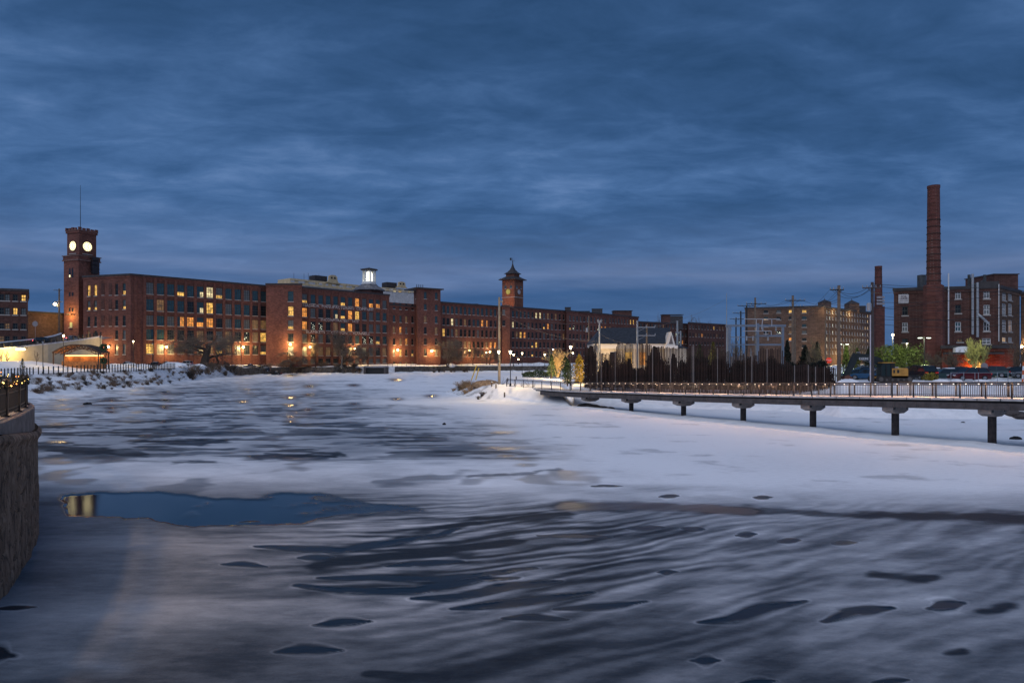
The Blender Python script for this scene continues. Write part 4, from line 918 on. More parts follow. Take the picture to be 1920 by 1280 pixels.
lamp(t14, f14.P(f14.u(1820), 4.3, 1.1), 620, (1, .25, .02), .2); lamp(t14, f14.P(f14.u(1868), 4.2, .9), 110, (1, .15, .02), .2)  # two added orange lights with no fixture of their own
# chimneys
def chimney(px, D, base_z, ytop, wb, wt, label, bands, ybase=None, octo=None):
    c = at(px, D); tt = thing('chimney', label, 'chimney', (c.x, c.y, base_z)); m = MB(); zt = zy(ytop, D)
    n = 16; rb = wb * D / F / 2; rt = wt * D / F / 2
    def r(z): q = (z - base_z) / (zt - base_z); return rb * (1 - q) + rt * q
    prof = [(r(base_z + (zt - base_z) * i / 12), base_z + (zt - base_z) * i / 12) for i in range(12)] + [(rt, zt - .6), (rt * 1.07, zt - .5), (rt * 1.07, zt), (rt * .75, zt), (rt * .7, zt - 2)]
    m.lathe(prof, n, 0, (c.x, c.y, 0)); m.build('stack', BRC, tt, smooth=False)
    for y in bands:
        z = zy(y, D); m = MB(); m.lathe([(r(z) + .02, z - .09), (r(z) + .09, z - .08), (r(z) + .09, z + .08), (r(z) + .02, z + .09)], n, 0, (c.x, c.y, 0)); m.build('iron_band', mat('rusted_iron', (.04, .025, .022), .8), tt)
    return tt, c
tt, c = chimney(1750.5, 146, 3.2, 348.5, 27, 20.5, 'very tall round brick chimney with dark iron bands in front of the mill', [413, 426, 439, 452, 465, 477.5, 489.5, 502, 514, 527, 541, 556, 572, 588, 604])
m = MB(); m.lathe([(2.05, 3), (1.95, zy(536, 146)), (1.6, zy(534, 146))], 8, 0, (c.x, c.y, 0), math.pi / 8); m.build('plinth', BRC, tt)
tt, c = chimney(1647, 236, 3.2, 499, 17, 12, 'shorter brick chimney with pale bands standing behind the brown block', [505, 520, 535])
m = MB(); m.box(c.x - 1.55, c.x + 1.4, c.y - 1.5, c.y + 1.5, 3, zy(575, 236)); m.build('plinth', BRC, tt)
for y in (556, 562, 568):
    m = MB(); m.box(c.x - 1.3, c.x + 1.3, c.y - 1.55, c.y - 1.3, zy(y + 4, 236), zy(y, 236)); m.build('pale_patch', mat('pale_render', (.3, .28, .3), .9, noise=(2, .6, 1.2)), tt)
# --- white gabled building behind the slat screen
D15 = 112.0; t15 = thing('white_building', 'cream walled building with dark hipped roof and steep white gable behind the slat screen', 'building', at(1190, D15, 2.2))
WALLC = mat('cream_clapboard', (.52, .47, .40), .8, noise=(1.5, .85, 1.1))
a, b = at(1117, D15), at(1252, D15); ez, rz_ = zy(645, D15), zy(621, D15)
m = MB(); m.box(a.x, b.x, D15, D15 + 9, 1.8, ez); m.build('wall', WALLC, t15)
m = MB(); m.box(a.x - .35, b.x + .35, D15 - .4, D15 + 9.4, ez - .75, ez + .05); m.build('cornice', mat('white_trim', (.62, .60, .58), .7), t15)
m = MB(); y0, y1 = D15 - .6, D15 + 9.6; x0, x1 = a.x - .6, b.x + .6; ym = D15 + 4.5; rx0, rx1 = at(1127, ym).x - .1, at(1256, ym).x
m.face([(x0, y0, ez + .05), (x1, y0, ez + .05), (rx1, ym, rz_ + .8), (rx0, ym, rz_ + .8)]); m.face([(x1, y1, ez + .05), (x0, y1, ez + .05), (rx0, ym, rz_ + .8), (rx1, ym, rz_ + .8)])
m.face([(x0, y1, ez + .05), (x0, y0, ez + .05), (rx0, ym, rz_ + .8)]); m.face([(x1, y0, ez + .05), (x1, y1, ez + .05), (rx1, ym, rz_ + .8)]); m.build('roof', SLATE, t15)
g0, g1, gp = at(1249.5, D15 - 1.5), at(1266.5, D15 - 1.5), at(1258.5, D15 - 1.5)
m = MB(); m.prism([(g0.x, zy(648, D15)), (g1.x, zy(648, D15)), (gp.x, zy(622.5, D15))], D15 - 1.5, D15 + 1.6); m.build('gable', MATS['white_trim'], t15)
m = MB(); m.prism([(g0.x + .4, zy(645, D15)), (g1.x - .4, zy(645, D15)), (gp.x, zy(628, D15))], D15 - 1.56, D15 - 1.51); m.build('gable_panel', mat('grey_shingle', (.12, .11, .12), .8), t15)
m = MB(); m.box(g0.x - .3, g1.x + .3, D15 - 1.9, D15 - 1.2, zy(653, D15), zy(648, D15)); m.build('cornice', MATS['white_trim'], t15)
m = MB(); m.box(g0.x, at(1284, D15).x, D15 - 1.2, D15 + 7, 1.8, zy(653, D15)); m.build('wing_wall', WALLC, t15)
m = MB(); e1 = at(1287, D15).x; m.face([(g1.x, D15 - 1.5, zy(652.5, D15)), (e1, D15 - 1.5, zy(652.5, D15)), (e1 - 1, D15 + 3, zy(645, D15)), (g1.x, D15 + 3, zy(636, D15))]); m.face([(e1, D15 - 1.5, zy(652.5, D15)), (e1, D15 + 7, zy(652.5, D15)), (e1 - 1, D15 + 3, zy(645, D15))]); m.build('wing_roof', SLATE, t15)
for px, k in ((1150, GLASSB), (1178, LY), (1206, LO), (1232, GLASSB)):
    p = at(px, D15); m = MB(); m.box(p.x - .55, p.x + .55, D15 - .06, D15 - .01, zy(684, D15), zy(660, D15)); m.build('window', k, t15)
for px in (1120, 1248):
    p = at(px, D15 - 1); m = MB(); m.tube([(p.x, D15 - .9, 1.8), (p.x, D15 - .9, ez - .7)], .22, 8); m.build('porch_column', MATS['white_trim'], t15)
lamp(t15, (at(1128, D15).x, D15 - 3, 3.0), 1500, (1, .66, .28), .4); lamp(t15, (at(1200, D15).x, D15 - 3.5, 5.5), 160, (1, .55, .2), .3); lamp(t15, (at(1270, D15).x, D15 - 5, 4.0), 260, (.85, .85, 1), .3)  # fill lights added round the building, none has a fixture
# ---------------------------------------------------------------- footbridge
BT = [(900, 104, 2.2), (949, 99, 2.17), (1000, 94.5, 2.1), (1033, 91, 2.03), (1087, 86.5, 2.06), (1165, 79.3, 2.3), (1262, 71, 2.52), (1375, 64.7, 2.72), (1505, 58.6, 2.93), (1660, 52.4, 3.18), (1842, 47.3, 3.36), (1900, 45.7, 3.42), (2100, 40.8, 3.5), (2500, 33, 3.6)]
def bpt(px, off=0.0, dz=0.0):
    D = float(np.interp(px, [b[0] for b in BT], [b[1] for b in BT])); z = float(np.interp(px, [b[0] for b in BT], [b[2] for b in BT]))
    p = at(px, D, z + dz)
    if off:
        D2 = float(np.interp(px + 6, [b[0] for b in BT], [b[1] for b in BT])); D1 = float(np.interp(px - 6, [b[0] for b in BT], [b[1] for b in BT]))
        d = (at(px + 6, D2) - at(px - 6, D1)).normalized(); p = p + Vector((-d.y, d.x, 0)) * off
    return p
tbg = thing('footbridge', 'long curving pedestrian bridge on round concrete piers with lit handrails', 'bridge', bpt(1500, 1.4, -3))
def sweep(px0, px1, step, o0, o1, z0, z1, nm, m_, par=tbg):
    m = MB(); R = []
    px = px0
    while px <= px1 + .1: R.append([bpt(px, o0, z0), bpt(px, o1, z0), bpt(px, o1, z1), bpt(px, o0, z1)]); px += step
    m.rings(R); return m.build(nm, m_, par)
DECK = mat('snow_dusted_deck', (.46, .43, .42), .85, noise=(2, .7, 1.2))
sweep(1000, 2480, 20, 0, 2.9, -.17, 0, 'deck', DECK); sweep(1002, 2470, 20, .22, 2.7, -.33, -.172, 'deck_shadow_gap', BLACKM)  # black strip below the slab stands in for the shadow gap
sweep(1012, 2470, 20, .06, .5, -.80, -.332, 'girder', CONCG); sweep(1012, 2470, 20, 2.4, 2.84, -.80, -.332, 'girder', CONCG)
for i, (px, yb) in enumerate(((1090, 764), (1165, 770), (1262, 781), (1375, 791), (1505, 803), (1660, 818), (1842, 833), (2060, 850), (2330, 870))):
    c = bpt(px, 1.45); z = c.z - .80; d = (bpt(px + 8) - bpt(px - 8)).normalized(); a = math.atan2(d.y, d.x)
    Mx = Matrix.Translation((c.x, c.y, 0)) @ Matrix.Rotation(a + math.pi / 2, 4, 'Z')
    tp = thing('pier', None, None, (c.x, c.y, 0)); tp.parent = tbg; tp.location = Vector((c.x, c.y, 0)) - Vector(tbg.location)
    m = MB(); m.prism([(-1.15, z - .003), (-1.15, z - .28), (-.5, z - .50), (.5, z - .50), (1.15, z - .28), (1.15, z - .003)], -.42, .42, 0, Mx); m.build('pier_cap', CONC, tp)
    for s_ in (-.95, .95):
        m = MB(); m.box(s_ - .14, s_ + .14, -.45, .45, z - .18, z - .004, 0, Mx); m.build('bearing_pocket', BLACKM, tp)
    if i:
        m = MB(); m.tube([(c.x, c.y, -.8), (c.x, c.y, z - .503)], .27, 16); m.build('column', PILE, tp, smooth=False)
for px in range(1040, 2300, 44):
    m = MB(); p = bpt(px, -.012, -.172); d = (bpt(px + 4) - bpt(px - 4)).normalized(); m.bar(p - d * .02, p + d * .02 , .03, .17, up=(0, 0, 1)) if False else m.bar(p, p + Vector((0, 0, .168)), .035); m.build('deck_joint', BLACKM, tbg)
    m = MB(); p = bpt(px + 20, .03, -.80); m.bar(p, p + Vector((0, 0, .46)), .09, .06); m.build('girder_stiffener', CONCG, tbg)
near = [949, 965, 981, 998, 1015, 1033, 1050, 1068, 1087, 1105, 1126, 1146, 1167, 1189, 1211, 1235, 1259, 1284, 1310, 1336.5, 1364, 1393.5, 1423, 1454, 1487, 1521, 1556, 1592, 1631, 1672, 1712, 1754, 1799, 1847, 1896, 1950, 2005, 2065]
def railing(off, posts, nm, bal0):
    m = MB(); m.box(-.045, .045, -.045, .045, 0, 1.06); pm_ = m.mesh('post', RAILM)
    for px in posts: link('post', pm_, tbg, bpt(px, off) - Vector(tbg.location))
    for z, w, n_ in ((1.06, .09, 'top_rail'), (.93, .05, 'middle_rail'), (.12, .05, 'bottom_rail')):
        m = MB()
        for a, b in zip(posts, posts[1:]): m.bar(bpt(a, off, z), bpt(b, off, z), w, .05 if z < 1 else .07)
        m.build(n_, RAILM, tbg)
    m = MB()
    for a, b in zip(posts, posts[1:]):
        if b < bal0: continue
        A_, B_ = bpt(a, off), bpt(b, off); n_ = max(2, int((B_ - A_).length / .13))
        for k in range(1, n_):
            p = A_.lerp(B_, k / n_); m.bar(p + Vector((0, 0, .12)), p + Vector((0, 0, .93)), .022)
    stuff(m.build('balusters', RAILM, tbg))
railing(.08, near, 'near', 1100); railing(2.8, [p + 9 for p in near if p > 1025], 'far', 1200)
m = MB(); m.box(-.03, .03, -.03, .03, -.02, .02); lm = m.mesh('rail_light', LED); k = 0
for a, b in zip(near[8:], near[9:]):
    for q in (.25, .75):
        px = a + (b - a) * q; p = bpt(px, .0, .99); link('rail_light', lm, tbg, p - Vector(tbg.location))
        if k % 2 == 0: lamp(tbg, bpt(px, .42, .86), 120 if px > 1200 else 95, (1, .58, .34), .05)
        k += 1
# ---------------------------------------------------------------- abutment
AP = [(-260, 11.6), (-140, 13.6), (-60, 15.4), (0, 17.4), (30, 19.2), (50, 20.9), (60, 22.3), (65, 23.5), (62, 25), (50, 26.5), (20, 28), (-60, 30), (-220, 33)]
def path_pts(P_, n):
    w = [at(*p) for p in P_]; out = []
    L = [0]
    for a, b in zip(w, w[1:]): L.append(L[-1] + (b - a).length)
    def cr(t):
        i = min(len(w) - 2, max(0, next((j for j in range(len(L) - 1) if L[j + 1] >= t), len(w) - 2))); q = (t - L[i]) / (L[i + 1] - L[i])
        p0, p1, p2, p3 = w[max(0, i - 1)], w[i], w[i + 1], w[min(len(w) - 1, i + 2)]
        return .5 * ((2 * p1) + (p2 - p0) * q + (2 * p0 - 5 * p1 + 4 * p2 - p3) * q * q + (3 * p1 - p0 - 3 * p2 + p3) * q ** 3)
    for k in range(n + 1): out.append(cr(L[-1] * k / n))
    return out
ap = path_pts(AP, 200)
def offs(pts, o):
    r = []
    for i, p in enumerate(pts):
        d = (pts[min(i + 1, len(pts) - 1)] - pts[max(i - 1, 0)]).normalized(); r.append(p + Vector((d.y, -d.x, 0)) * o)
    return r
capb = [float(np.interp(p.y, [11, 17.4, 22.3, 33], [4.25, 4.10, 3.68, 3.6])) for p in ap]
tab = thing('river_wall', 'rough dark stone wall of the walkway with pale concrete cap, curving round into the ice', 'wall', ap[80])
V = VN(12); R = 90; base = offs(ap, .10); nrm = [(b - a).normalized() for a, b in zip(ap, base)]
Xw = np.zeros((R + 1, len(ap))); Yw = Xw.copy(); Zw = Xw.copy()
arc = np.cumsum([0] + [(b - a).length for a, b in zip(ap, ap[1:])])
for i in range(R + 1):
    q = i / R; zz_ = np.array([-.6 + (c_ + .6) * q for c_ in capb])
    f1 = V.fbm(arc / .9, zz_ / 1.3, 5, .6) - .5; f2 = V.fbm(arc / .16, zz_ / 2.2, 3) - .5; rd = np.abs(V.fbm(arc / .55 + 9, zz_ / .8, 4) - .5)
    bulge = .10 * np.exp(-((q - .965) / .03) ** 2) + .13 * f1 - .07 * np.exp(-(rd / .02) ** 2) - .10 * (1 - q) ** 2 * 0
    top = 1 - .9 * (q > .995)
    Xw[i] = [p.x for p in base] + bulge * top * np.array([n_.x for n_ in nrm]); Yw[i] = [p.y for p in base] + bulge * top * np.array([n_.y for n_ in nrm]); Zw[i] = zz_
Xw -= ap[80].x; Yw -= ap[80].y
mst = bpy.data.materials.new('dark_rough_stone'); mst.use_nodes = True; t_ = mst.node_tree; b_ = t_.nodes['Principled BSDF']
tc_ = t_.nodes.new('ShaderNodeTexCoord'); mpp = t_.nodes.new('ShaderNodeMapping'); mpp.inputs['Scale'].default_value = (1.6, 1.6, .55); LK(t_, tc_.outputs['Object'], mpp.inputs[0])
g_ = N(t_, 'ShaderNodeTexNoise', i_Scale=2.2, i_Detail=10.0, i_Roughness=.72, i_Distortion=.6); LK(t_, mpp.outputs[0], g_.inputs['Vector'])
v_ = N(t_, 'ShaderNodeTexVoronoi', feature='DISTANCE_TO_EDGE', i_Scale=2.4); wv = mixc(t_, .35, mpp.outputs[0], g_.outputs[1]); LK(t_, wv, v_.inputs['Vector'])
c_ = ramp(t_, g_.outputs[0], [(.32, (.045, .030, .021)), (.48, (.20, .135, .092)), (.60, (.30, .22, .155)), (.74, (.46, .38, .30))])
c_ = mixc(t_, ramp(t_, v_.outputs[0], [(0, .85), (.05, 0)]), c_, (.012, .01, .008)); LK(t_, c_, b_.inputs['Base Color']); b_.inputs['Roughness'].default_value = .92
bp_ = N(t_, 'ShaderNodeBump', i_Strength=.9, i_Distance=.06); LK(t_, g_.outputs[0], bp_.inputs['Height']); LK(t_, bp_.outputs[0], b_.inputs['Normal'])
o = link('stone_face', grid_mesh('stone_face', Xw, Yw, Zw, [mst]), tab)
m = MB(); i_ = offs(ap, -.62); o_ = offs(ap, .0)
m.rings([[(a.x, a.y, cb_), (a.x, a.y, 4.38), (a2.x, a2.y, 4.41), (b.x, b.y, 4.41), (b.x, b.y, cb_)] for a, a2, b, cb_ in zip(o_, offs(ap, -.03), i_, capb)]); m.build('concrete_cap', mat('cast_concrete_cap', (.25, .22, .20), .9, noise=(2.5, .6, 1.2), bump=.2), tab)
m = MB(); i_ = offs(ap, -.61); q = [(p.x, p.y, 4.36) for p in i_ if p.y < 40]; m.face(q + [(-60, 36, 4.36), (-60, 10, 4.36)][::1]); tag(m.build('walkway', mat('packed_snow_paving', (.48, .46, .46), .85, noise=(1.2, .6, 1.2))), 'snowy walkway behind the near river wall', kind='structure')
# posts round the curve
ar = offs(ap, -.24); trl = thing('railing', 'black metal railing with round post finials and a lit holiday garland on the near wall', 'railing', (ar[80].x, ar[80].y, 4.41))
def nearest(px_): return min(range(len(ar)), key=lambda i: abs(ar[i].x / ar[i].y * F + CX - px_) + (0 if ar[i].y < 24 else 500))
idx = [nearest(-110), nearest(-48), nearest(10.5), nearest(34), nearest(46)]; idx += [min(len(ar) - 1, idx[-1] + 13 * k) for k in range(1, 6)]
m = MB(); m.box(-.055, .055, -.055, .055, 0, .94); m.box(-.1, .1, -.1, .1, 0, .04); pmh = m.mesh('post', BLACKM)
m = MB(); m.ball((0, 0, 1.0), .075); m.lathe([(.05, .9), (.07, .93), (.03, .96)], 8); fin = m.mesh('finial', BLACKM)
for i in idx:
    d = ar[min(i + 1, 200)] - ar[i - 1]; o = link('post', pmh, trl, Vector((ar[i].x, ar[i].y, 4.412)) - Vector(trl.location), math.atan2(d.y, d.x)); link('finial', fin, o)
for z, w in ((.86, .05), (.66, .035), (.20, .035), (.10, .035)):
    m = MB()
    for i in range(idx[0], idx[-1], 3): m.bar(ar[i] + Vector((0, 0, 4.41 + z)), ar[min(i + 3, idx[-1])] + Vector((0, 0, 4.41 + z)), w)
    m.build('rail', BLACKM, trl)
m = MB()
for a, b in zip(idx, idx[1:]):
    Ln = sum((ar[k + 1] - ar[k]).length for k in range(a, b)); n_ = int(Ln / .125)
    for k in range(1, n_):
        f_ = a + (b - a) * k / n_; p = ar[int(f_)].lerp(ar[min(200, int(f_) + 1)], f_ % 1); m.bar(p + Vector((0, 0, 4.51)), p + Vector((0, 0, 5.27 if k % 1 == 0 else 4.6)), .018)
stuff(m.build('balusters', BLACKM, trl))
tg = thing('garland', 'garland with small orange lights wound along the top of the black railing', 'garland', (ar[60].x, ar[60].y, 5.2))
R_ = random.Random(3); m = MB(); mb2 = MB()
for i in range(idx[0], idx[-1]):
    for _ in range(9):
        p = ar[i].lerp(ar[min(200, i + 1)], R_.random()) + Vector((R_.gauss(0, .05), R_.gauss(0, .05), 5.30 + R_.gauss(0, .05) + .05 * math.sin(i * .8)))
        s_ = .06; m.face([p + Vector((R_.uniform(-s_, s_), R_.uniform(-s_, s_), R_.uniform(-s_, s_))) for _ in range(3)])
m.build('needles', NEEDLED, tg)
bd_ = MB(); bd_.ball((0, 0, 0), .014, 0, 6, 4); bm1 = bd_.mesh('bulb', emis('orange_bulb', (1, .30, .06), 9)); bm2 = bd_.mesh('bulb', emis('amber_bulb', (1, .6, .15), 9))
for i in range(idx[0], idx[-1], 2):
    p = ar[i] + Vector((R_.gauss(0, .05), R_.gauss(0, .05), 5.33 + R_.gauss(0, .05))); link('bulb', bm1 if R_.random() < .55 else bm2, tg, p - Vector(tg.location))
lamp(tg, (-14.2, 19.6, 5.55), 14, (1, .42, .12), .3); lamp(tg, (-17.0, 24.8, 5.6), 10, (1, .35, .1), .3)
# ---------------------------------------------------------------- street lamps
def lamp_post(px, D, zb, yh, label, power=260, head='lantern', glow=True, grp='lamp posts in the park and on the point', col=(1, .68, .30), s=1.0, gm_=None):
    b = at(px, D, zb); h = zy(yh, D) - zb
    t = thing('lamp_post', label, 'lamp post', b, grp)
    m = MB(); m.lathe([(.16 * s, 0), (.15 * s, .35), (.07 * s, .5), (.05 * s, h - .35), (.09 * s, h - .3)], 8); m.build('pole', BLACKM, t, world=False)
    m = MB(); m.lathe([(.07 * s, h - .25), (.20 * s, h + .12), (.21 * s, h + .2)], 8); m.build('globe', (gm_ or GLOBEW) if glow else GALV, t, world=False)
    m = MB(); m.lathe([(.25 * s, h + .2), (.12 * s, h + .36), (.03 * s, h + .5)], 8); m.build('cap', BLACKM, t, world=False)
    if glow and power: lamp(t, (0, -.32, h + .02), power * 3, col, .12, world=False)
    return t
lamp_post(119, 150, 4.6, 629.5, 'tall lit globe lamp post between the arched canopy and the snow mound', 500, gm_=GLOBE)
lamp_post(80.5, 133, 3.3, 642, 'tall unlit lamp post standing at the snowy fence before the cream wall', 0, glow=False)
tw = lamp_post(188, 148, 3.7, 633, 'unlit lamp post with green holiday wreaths beside the arched canopy', 0, glow=False)
lamp_post(250, 196, 3.9, 640, 'small yellow lit lamp post before the mill corner', 800); lamp_post(286, 200, 3.9, 645, 'thin unlit lamp post before the mill with big windows', 0, glow=False)
lamp_post(957, 99, 2.2, 660.5, 'black lantern post beside the wooden utility pole on the snowy point', 330); lamp_post(979, 168, 2.4, 662.5, 'black lantern post behind the clipped hedge', 250)
lamp_post(1070, 104, 2.1, 651.5, 'black lantern post beside the golden lit evergreen', 420); lamp_post(1021.5, 205, 3.2, 665, 'dark lantern post in front of the spreading lit tree', 420, s=1.4)
lamp_post(963, 262, 3.8, 665, 'far lit lantern above the river wall behind the point', 300, s=1.6, gm_=GLOBE); lamp_post(972, 330, 4, 673.5, 'lowest far lantern beside the curving mill wall', 220, s=1.6, gm_=GLOBE)
lamp_post(912, 338, 4, 661, 'far greenish lit lantern before the curving mill, left of two wall lamps', 240, s=1.3); lamp_post(1074, 190, 3, 662, 'small far lit lantern between the golden evergreen and the mill', 200, s=1.2)
lamp_post(1037, 300, 3.5, 655, 'far faint lantern rising behind the spreading lit tree', 150, s=1.4)
for dz, s_ in ((-2.1, .62), (-5.0, .5)):
    m = MB()
    h = zy(633, 148) - 3.7
    for i in range(16):
        a, b = i * math.pi / 8, (i + 1) * math.pi / 8; m.bar((.9 * s_ * math.cos(a) + .8, -.1, h + dz + .9 * s_ * math.sin(a)), (.9 * s_ * math.cos(b) + .8, -.1, h + dz + .9 * s_ * math.sin(b)), .5)
    m.build('wreath', NEEDLE, tw, world=False)
# off-frame street lamp on the walkway, whose light falls on the ice beyond the wall
tl = thing('lamp_post', 'street lamp on the near walkway outside the picture', 'lamp post', (-16.6, 16.2, 4.36), 'lamp posts in the park and on the point')
m = MB(); m.lathe([(.14, 0), (.07, .6), (.05, 5.2)], 8); m.build('pole', BLACKM, tl, world=False); m = MB(); m.ball((0, 0, 5.4), .22); m.build('globe', GLOBE, tl, world=False); lamp(tl, (0, 0, 5.75), 3600, (1, .60, .28), .35, world=False)
# mill wall lamps
NL = (fe.n, ff.n)
def on(f, px, py, out=.2): return f.P(f.u(px), f.z(px, py), out)
for f, px, py, pw, lb in ((fe, 206.5, 650, 1500, 'bright wall lamp on the short mill end beside the arched canopy'), (ff, 310.5, 650.5, 2200, 'bright wall lamp on the long mill, before the spreading bare tree'), (ff, 386, 652, 500, 'dim wall lamp half hidden by the trunk of the spreading tree'),
                      (ff, 454.5, 651, 2200, 'bright wall lamp on the long mill, past the spreading bare tree'), (fa, 545.5, 645.5, 2200, 'bright wall lamp over the single window bay of the lettered mill'), (fb, 579.5, 651, 1900, 'bright wall lamp under the lettering, nearest the single window bay'),
                      (fb, 663.5, 653.5, 1900, 'bright wall lamp on the lettered mill above the culvert end'), (fc, 744, 656, 2000, 'bright wall lamp on the narrow windowed bay beside the stair tower'), (f3, 808, 658, 2200, 'bright wall lamp low on the brick stair tower'),
                      (fA, 878.5, 657.5, 1900, 'bright wall lamp on the curving mill, next from the stair tower'), (fA, 917, 659.5, 1700, 'bright wall lamp on the curving mill nearest the pointed clock tower')):
    wall_lamp(on(f, px, py), pw * 1.5, lb, n=tuple(f.n), r=.46, col=(1, .62, .22))
# ---------------------------------------------------------------- park on the far bank
PWT = [(-420, 672, 120), (-200, 664, 138), (0, 654.7, 160), (45, 650.5, 166), (90, 645.5, 172), (150, 638, 184), (189, 631.5, 196)]
twl = thing('retaining_wall', 'cream painted retaining wall under the climbing road, lit by a bright lamp', 'wall', at(60, 166, 3.5))
m = MB(); P0 = [at(p, D, zy(y, D)) for p, y, D in PWT]
m.rings([[(p.x, p.y, 2.5), (p.x, p.y, p.z), (p.x, p.y + .5, p.z), (p.x, p.y + .5, 2.5)] for p in P0]); m.build('wall', mat('cream_paint_concrete', (.52, .45, .33), .85, noise=(.8, .85, 1.08)), twl)
m = MB(); m.rings([[(p.x, p.y - .15, p.z - .02), (p.x, p.y - .15, p.z + .35), (p.x, p.y + .6, p.z + .35), (p.x, p.y + .6, p.z - .02)] for p in P0]); m.build('snowy_coping', mat('snow_on_coping', (.55, .55, .6), .85, noise=(1, .7, 1.2)), twl)
m = MB(); m.rings([[(p.x, p.y + .4, p.z + .1), (p.x - 4, p.y + 13, p.z + .3)] for p in P0], 0, False, False); tag(m.build('road', mat('slushy_asphalt', (.10, .10, .115), .6, noise=(.8, .6, 2.0))), 'slushy road climbing behind the cream retaining wall', kind='structure')
tpr = thing('parapet', 'snow topped dark parapet along the far side of the climbing road', 'parapet', at(0, 176, 9)); m = MB()
BP = [(-420, 662, 134), (-100, 651, 165), (0, 641.5, 176), (75, 634, 186), (100, 629, 194), (114, 624.5, 204)]
Pb = [at(p, D, zy(y, D)) for p, y, D in BP]
m.rings([[(p.x, p.y, p.z - 2.6), (p.x, p.y, p.z - .2), (p.x, p.y + .4, p.z - .2), (p.x, p.y + .4, p.z - 2.6)] for p in Pb]); m.build('wall', mat('dark_granite', (.09, .08, .075), .9, noise=(1, .6, 1.4)), tpr)
m = MB(); m.rings([[(p.x, p.y - .1, p.z - .197), (p.x, p.y - .05, p.z + .1), (p.x, p.y + .45, p.z + .1), (p.x, p.y + .5, p.z - .197)] for p in Pb]); m.build('snow_cap', SNOW, tpr)
def poly_at(P_, s):   # point at distance s on polyline
    for a, b in zip(P_, P_[1:]):
        L = (b - a).length
        if s <= L: return a.lerp(b, s / L)
        s -= L
    return P_[-1]
def plen(P_): return sum((b - a).length for a, b in zip(P_, P_[1:]))
tgr = thing('guard_rail', 'dark post and rail barrier on top of the cream retaining wall', 'guard rail', P0[3]); L = plen(P0); s = 4
while s < L - .3:
    p = poly_at(P0, s); m = MB(); m.box(p.x - .13, p.x + .13, p.y + .1, p.y + .36, p.z + .352, p.z + 1.45); m.build('post', BLACKM, tgr); s += 2.1
for z in (.75, 1.3):
    m = MB()
    for a, b in zip(P0, P0[1:]): m.bar(a + Vector((0, .23, z)), b + Vector((0, .23, z)), .07)
    m.build('rail', BLACKM, tgr)
tf = thing('flood_lamp', 'bright flood lamp fixed high on the cream retaining wall', 'lamp', pt(40, 654, 164)); p = pt(40, 654, 163.5)
m = MB(); m.box(p.x - 1.0, p.x + 1.0, p.y - .5, p.y - .1, p.z - .28, p.z + .08); m.build('lens', GLOBE, tf); m = MB(); m.box(p.x - 1.1, p.x + 1.1, p.y - .55, p.y + .6, p.z + .082, p.z + .25); m.build('housing', BLACKM, tf)
lamp(tf, (p.x, p.y - 2.4, p.z - .9), 1300, (1, .66, .20), .3)
# arched canopy
tcn = thing('canopy', 'open arched steel canopy over a stage wall washed with orange light', 'canopy', at(150, 165, 4.1))
Dc = 163.0; xa, xb = at(98.5, Dc).x, at(186, Dc).x; ze, za_ = zy(661.5, Dc), zy(646.5, Dc); xm = (xa + xb) / 2
def arch(q, lift=0.0): x = xa + (xb - xa) * q; return x, ze + (za_ - ze) * (1 - (2 * q - 1) ** 2) + lift
RUST = mat('brown_steel', (.09, .05, .03), .7, noise=(2, .7, 1.3)); DECKW = mat('orange_wood_soffit', (.32, .15, .05), .8, noise=(1, .6, 1.3))
m = MB(); n_ = 20
m.rings([[(arch(i / n_)[0], Dc, arch(i / n_)[1]), (arch(i / n_)[0], Dc + 4.2, arch(i / n_)[1]), (arch(i / n_)[0], Dc + 4.2, arch(i / n_)[1] + .12), (arch(i / n_)[0], Dc, arch(i / n_)[1] + .12)] for i in range(n_ + 1)]); m.build('roof', [DECKW], tcn)
m = MB()
for i in range(n_): m.rings([[(arch((i + k) / n_)[0], Dc - .15, arch((i + k) / n_)[1] + .13), (arch((i + k) / n_)[0], Dc + 4.35, arch((i + k) / n_)[1] + .13), (arch((i + k) / n_)[0], Dc + 4.35, arch((i + k) / n_)[1] + .17), (arch((i + k) / n_)[0], Dc - .15, arch((i + k) / n_)[1] + .17)] for k in (0, 1)])
m.build('roof_covering', mat('dark_roof_membrane', (.05, .035, .03), .8), tcn)
for y in (Dc - .08, Dc + 2, Dc + 4.1):
    m = MB()
    for i in range(n_):
        x0, z0_ = arch(i / n_); x1, z1_ = arch((i + 1) / n_); m.bar((x0, y, z0_ + .04), (x1, y, z1_ + .04), .30)
        if 1 <= i < n_ - 1: m.bar((x0, y, z0_ - .8), (x1, y, z1_ - .8), .15); m.bar((x0, y, z0_ - (.8 if i % 2 else .1)), (x1, y, z1_ - (.1 if i % 2 else .8)), .10)
    m.build('truss', RUST, tcn)
for x in (xa + .2, xb - .2):
    for y in (Dc, Dc + 4.1):
        m = MB(); m.bar((x, y, 3.6), (x, y, ze + .15), .2); m.build('post', RUST, tcn)
y = Dc + 3.4; x0, x1 = at(120, y).x, at(197, y).x
WST = mat('warm_stage_wall', (.36, .17, .07), .85, noise=(1.6, .6, 1.3), bump=.4)
m = MB(); m.box(x0, x1, y, y + .4, 3.3, zy(665.5, y)); m.build('stage_wall', WST, tcn); m = MB(); m.box(x0, x1, y - .9, y - .003, 3.3, zy(677, y)); m.build('stage_bench', WST, tcn)
m = MB(); m.box(x0 + .5, x1 - .3, y - .26, y - .1, zy(667.2, y), zy(665.8, y)); m.build('light_strip', emis('warm_strip', (1, .62, .25), 3.5), tcn)
for q in (.15, .5, .85): lamp(tcn, (x0 + (x1 - x0) * q, y - .9, zy(668, y)), 110, (1, .46, .12), .3)
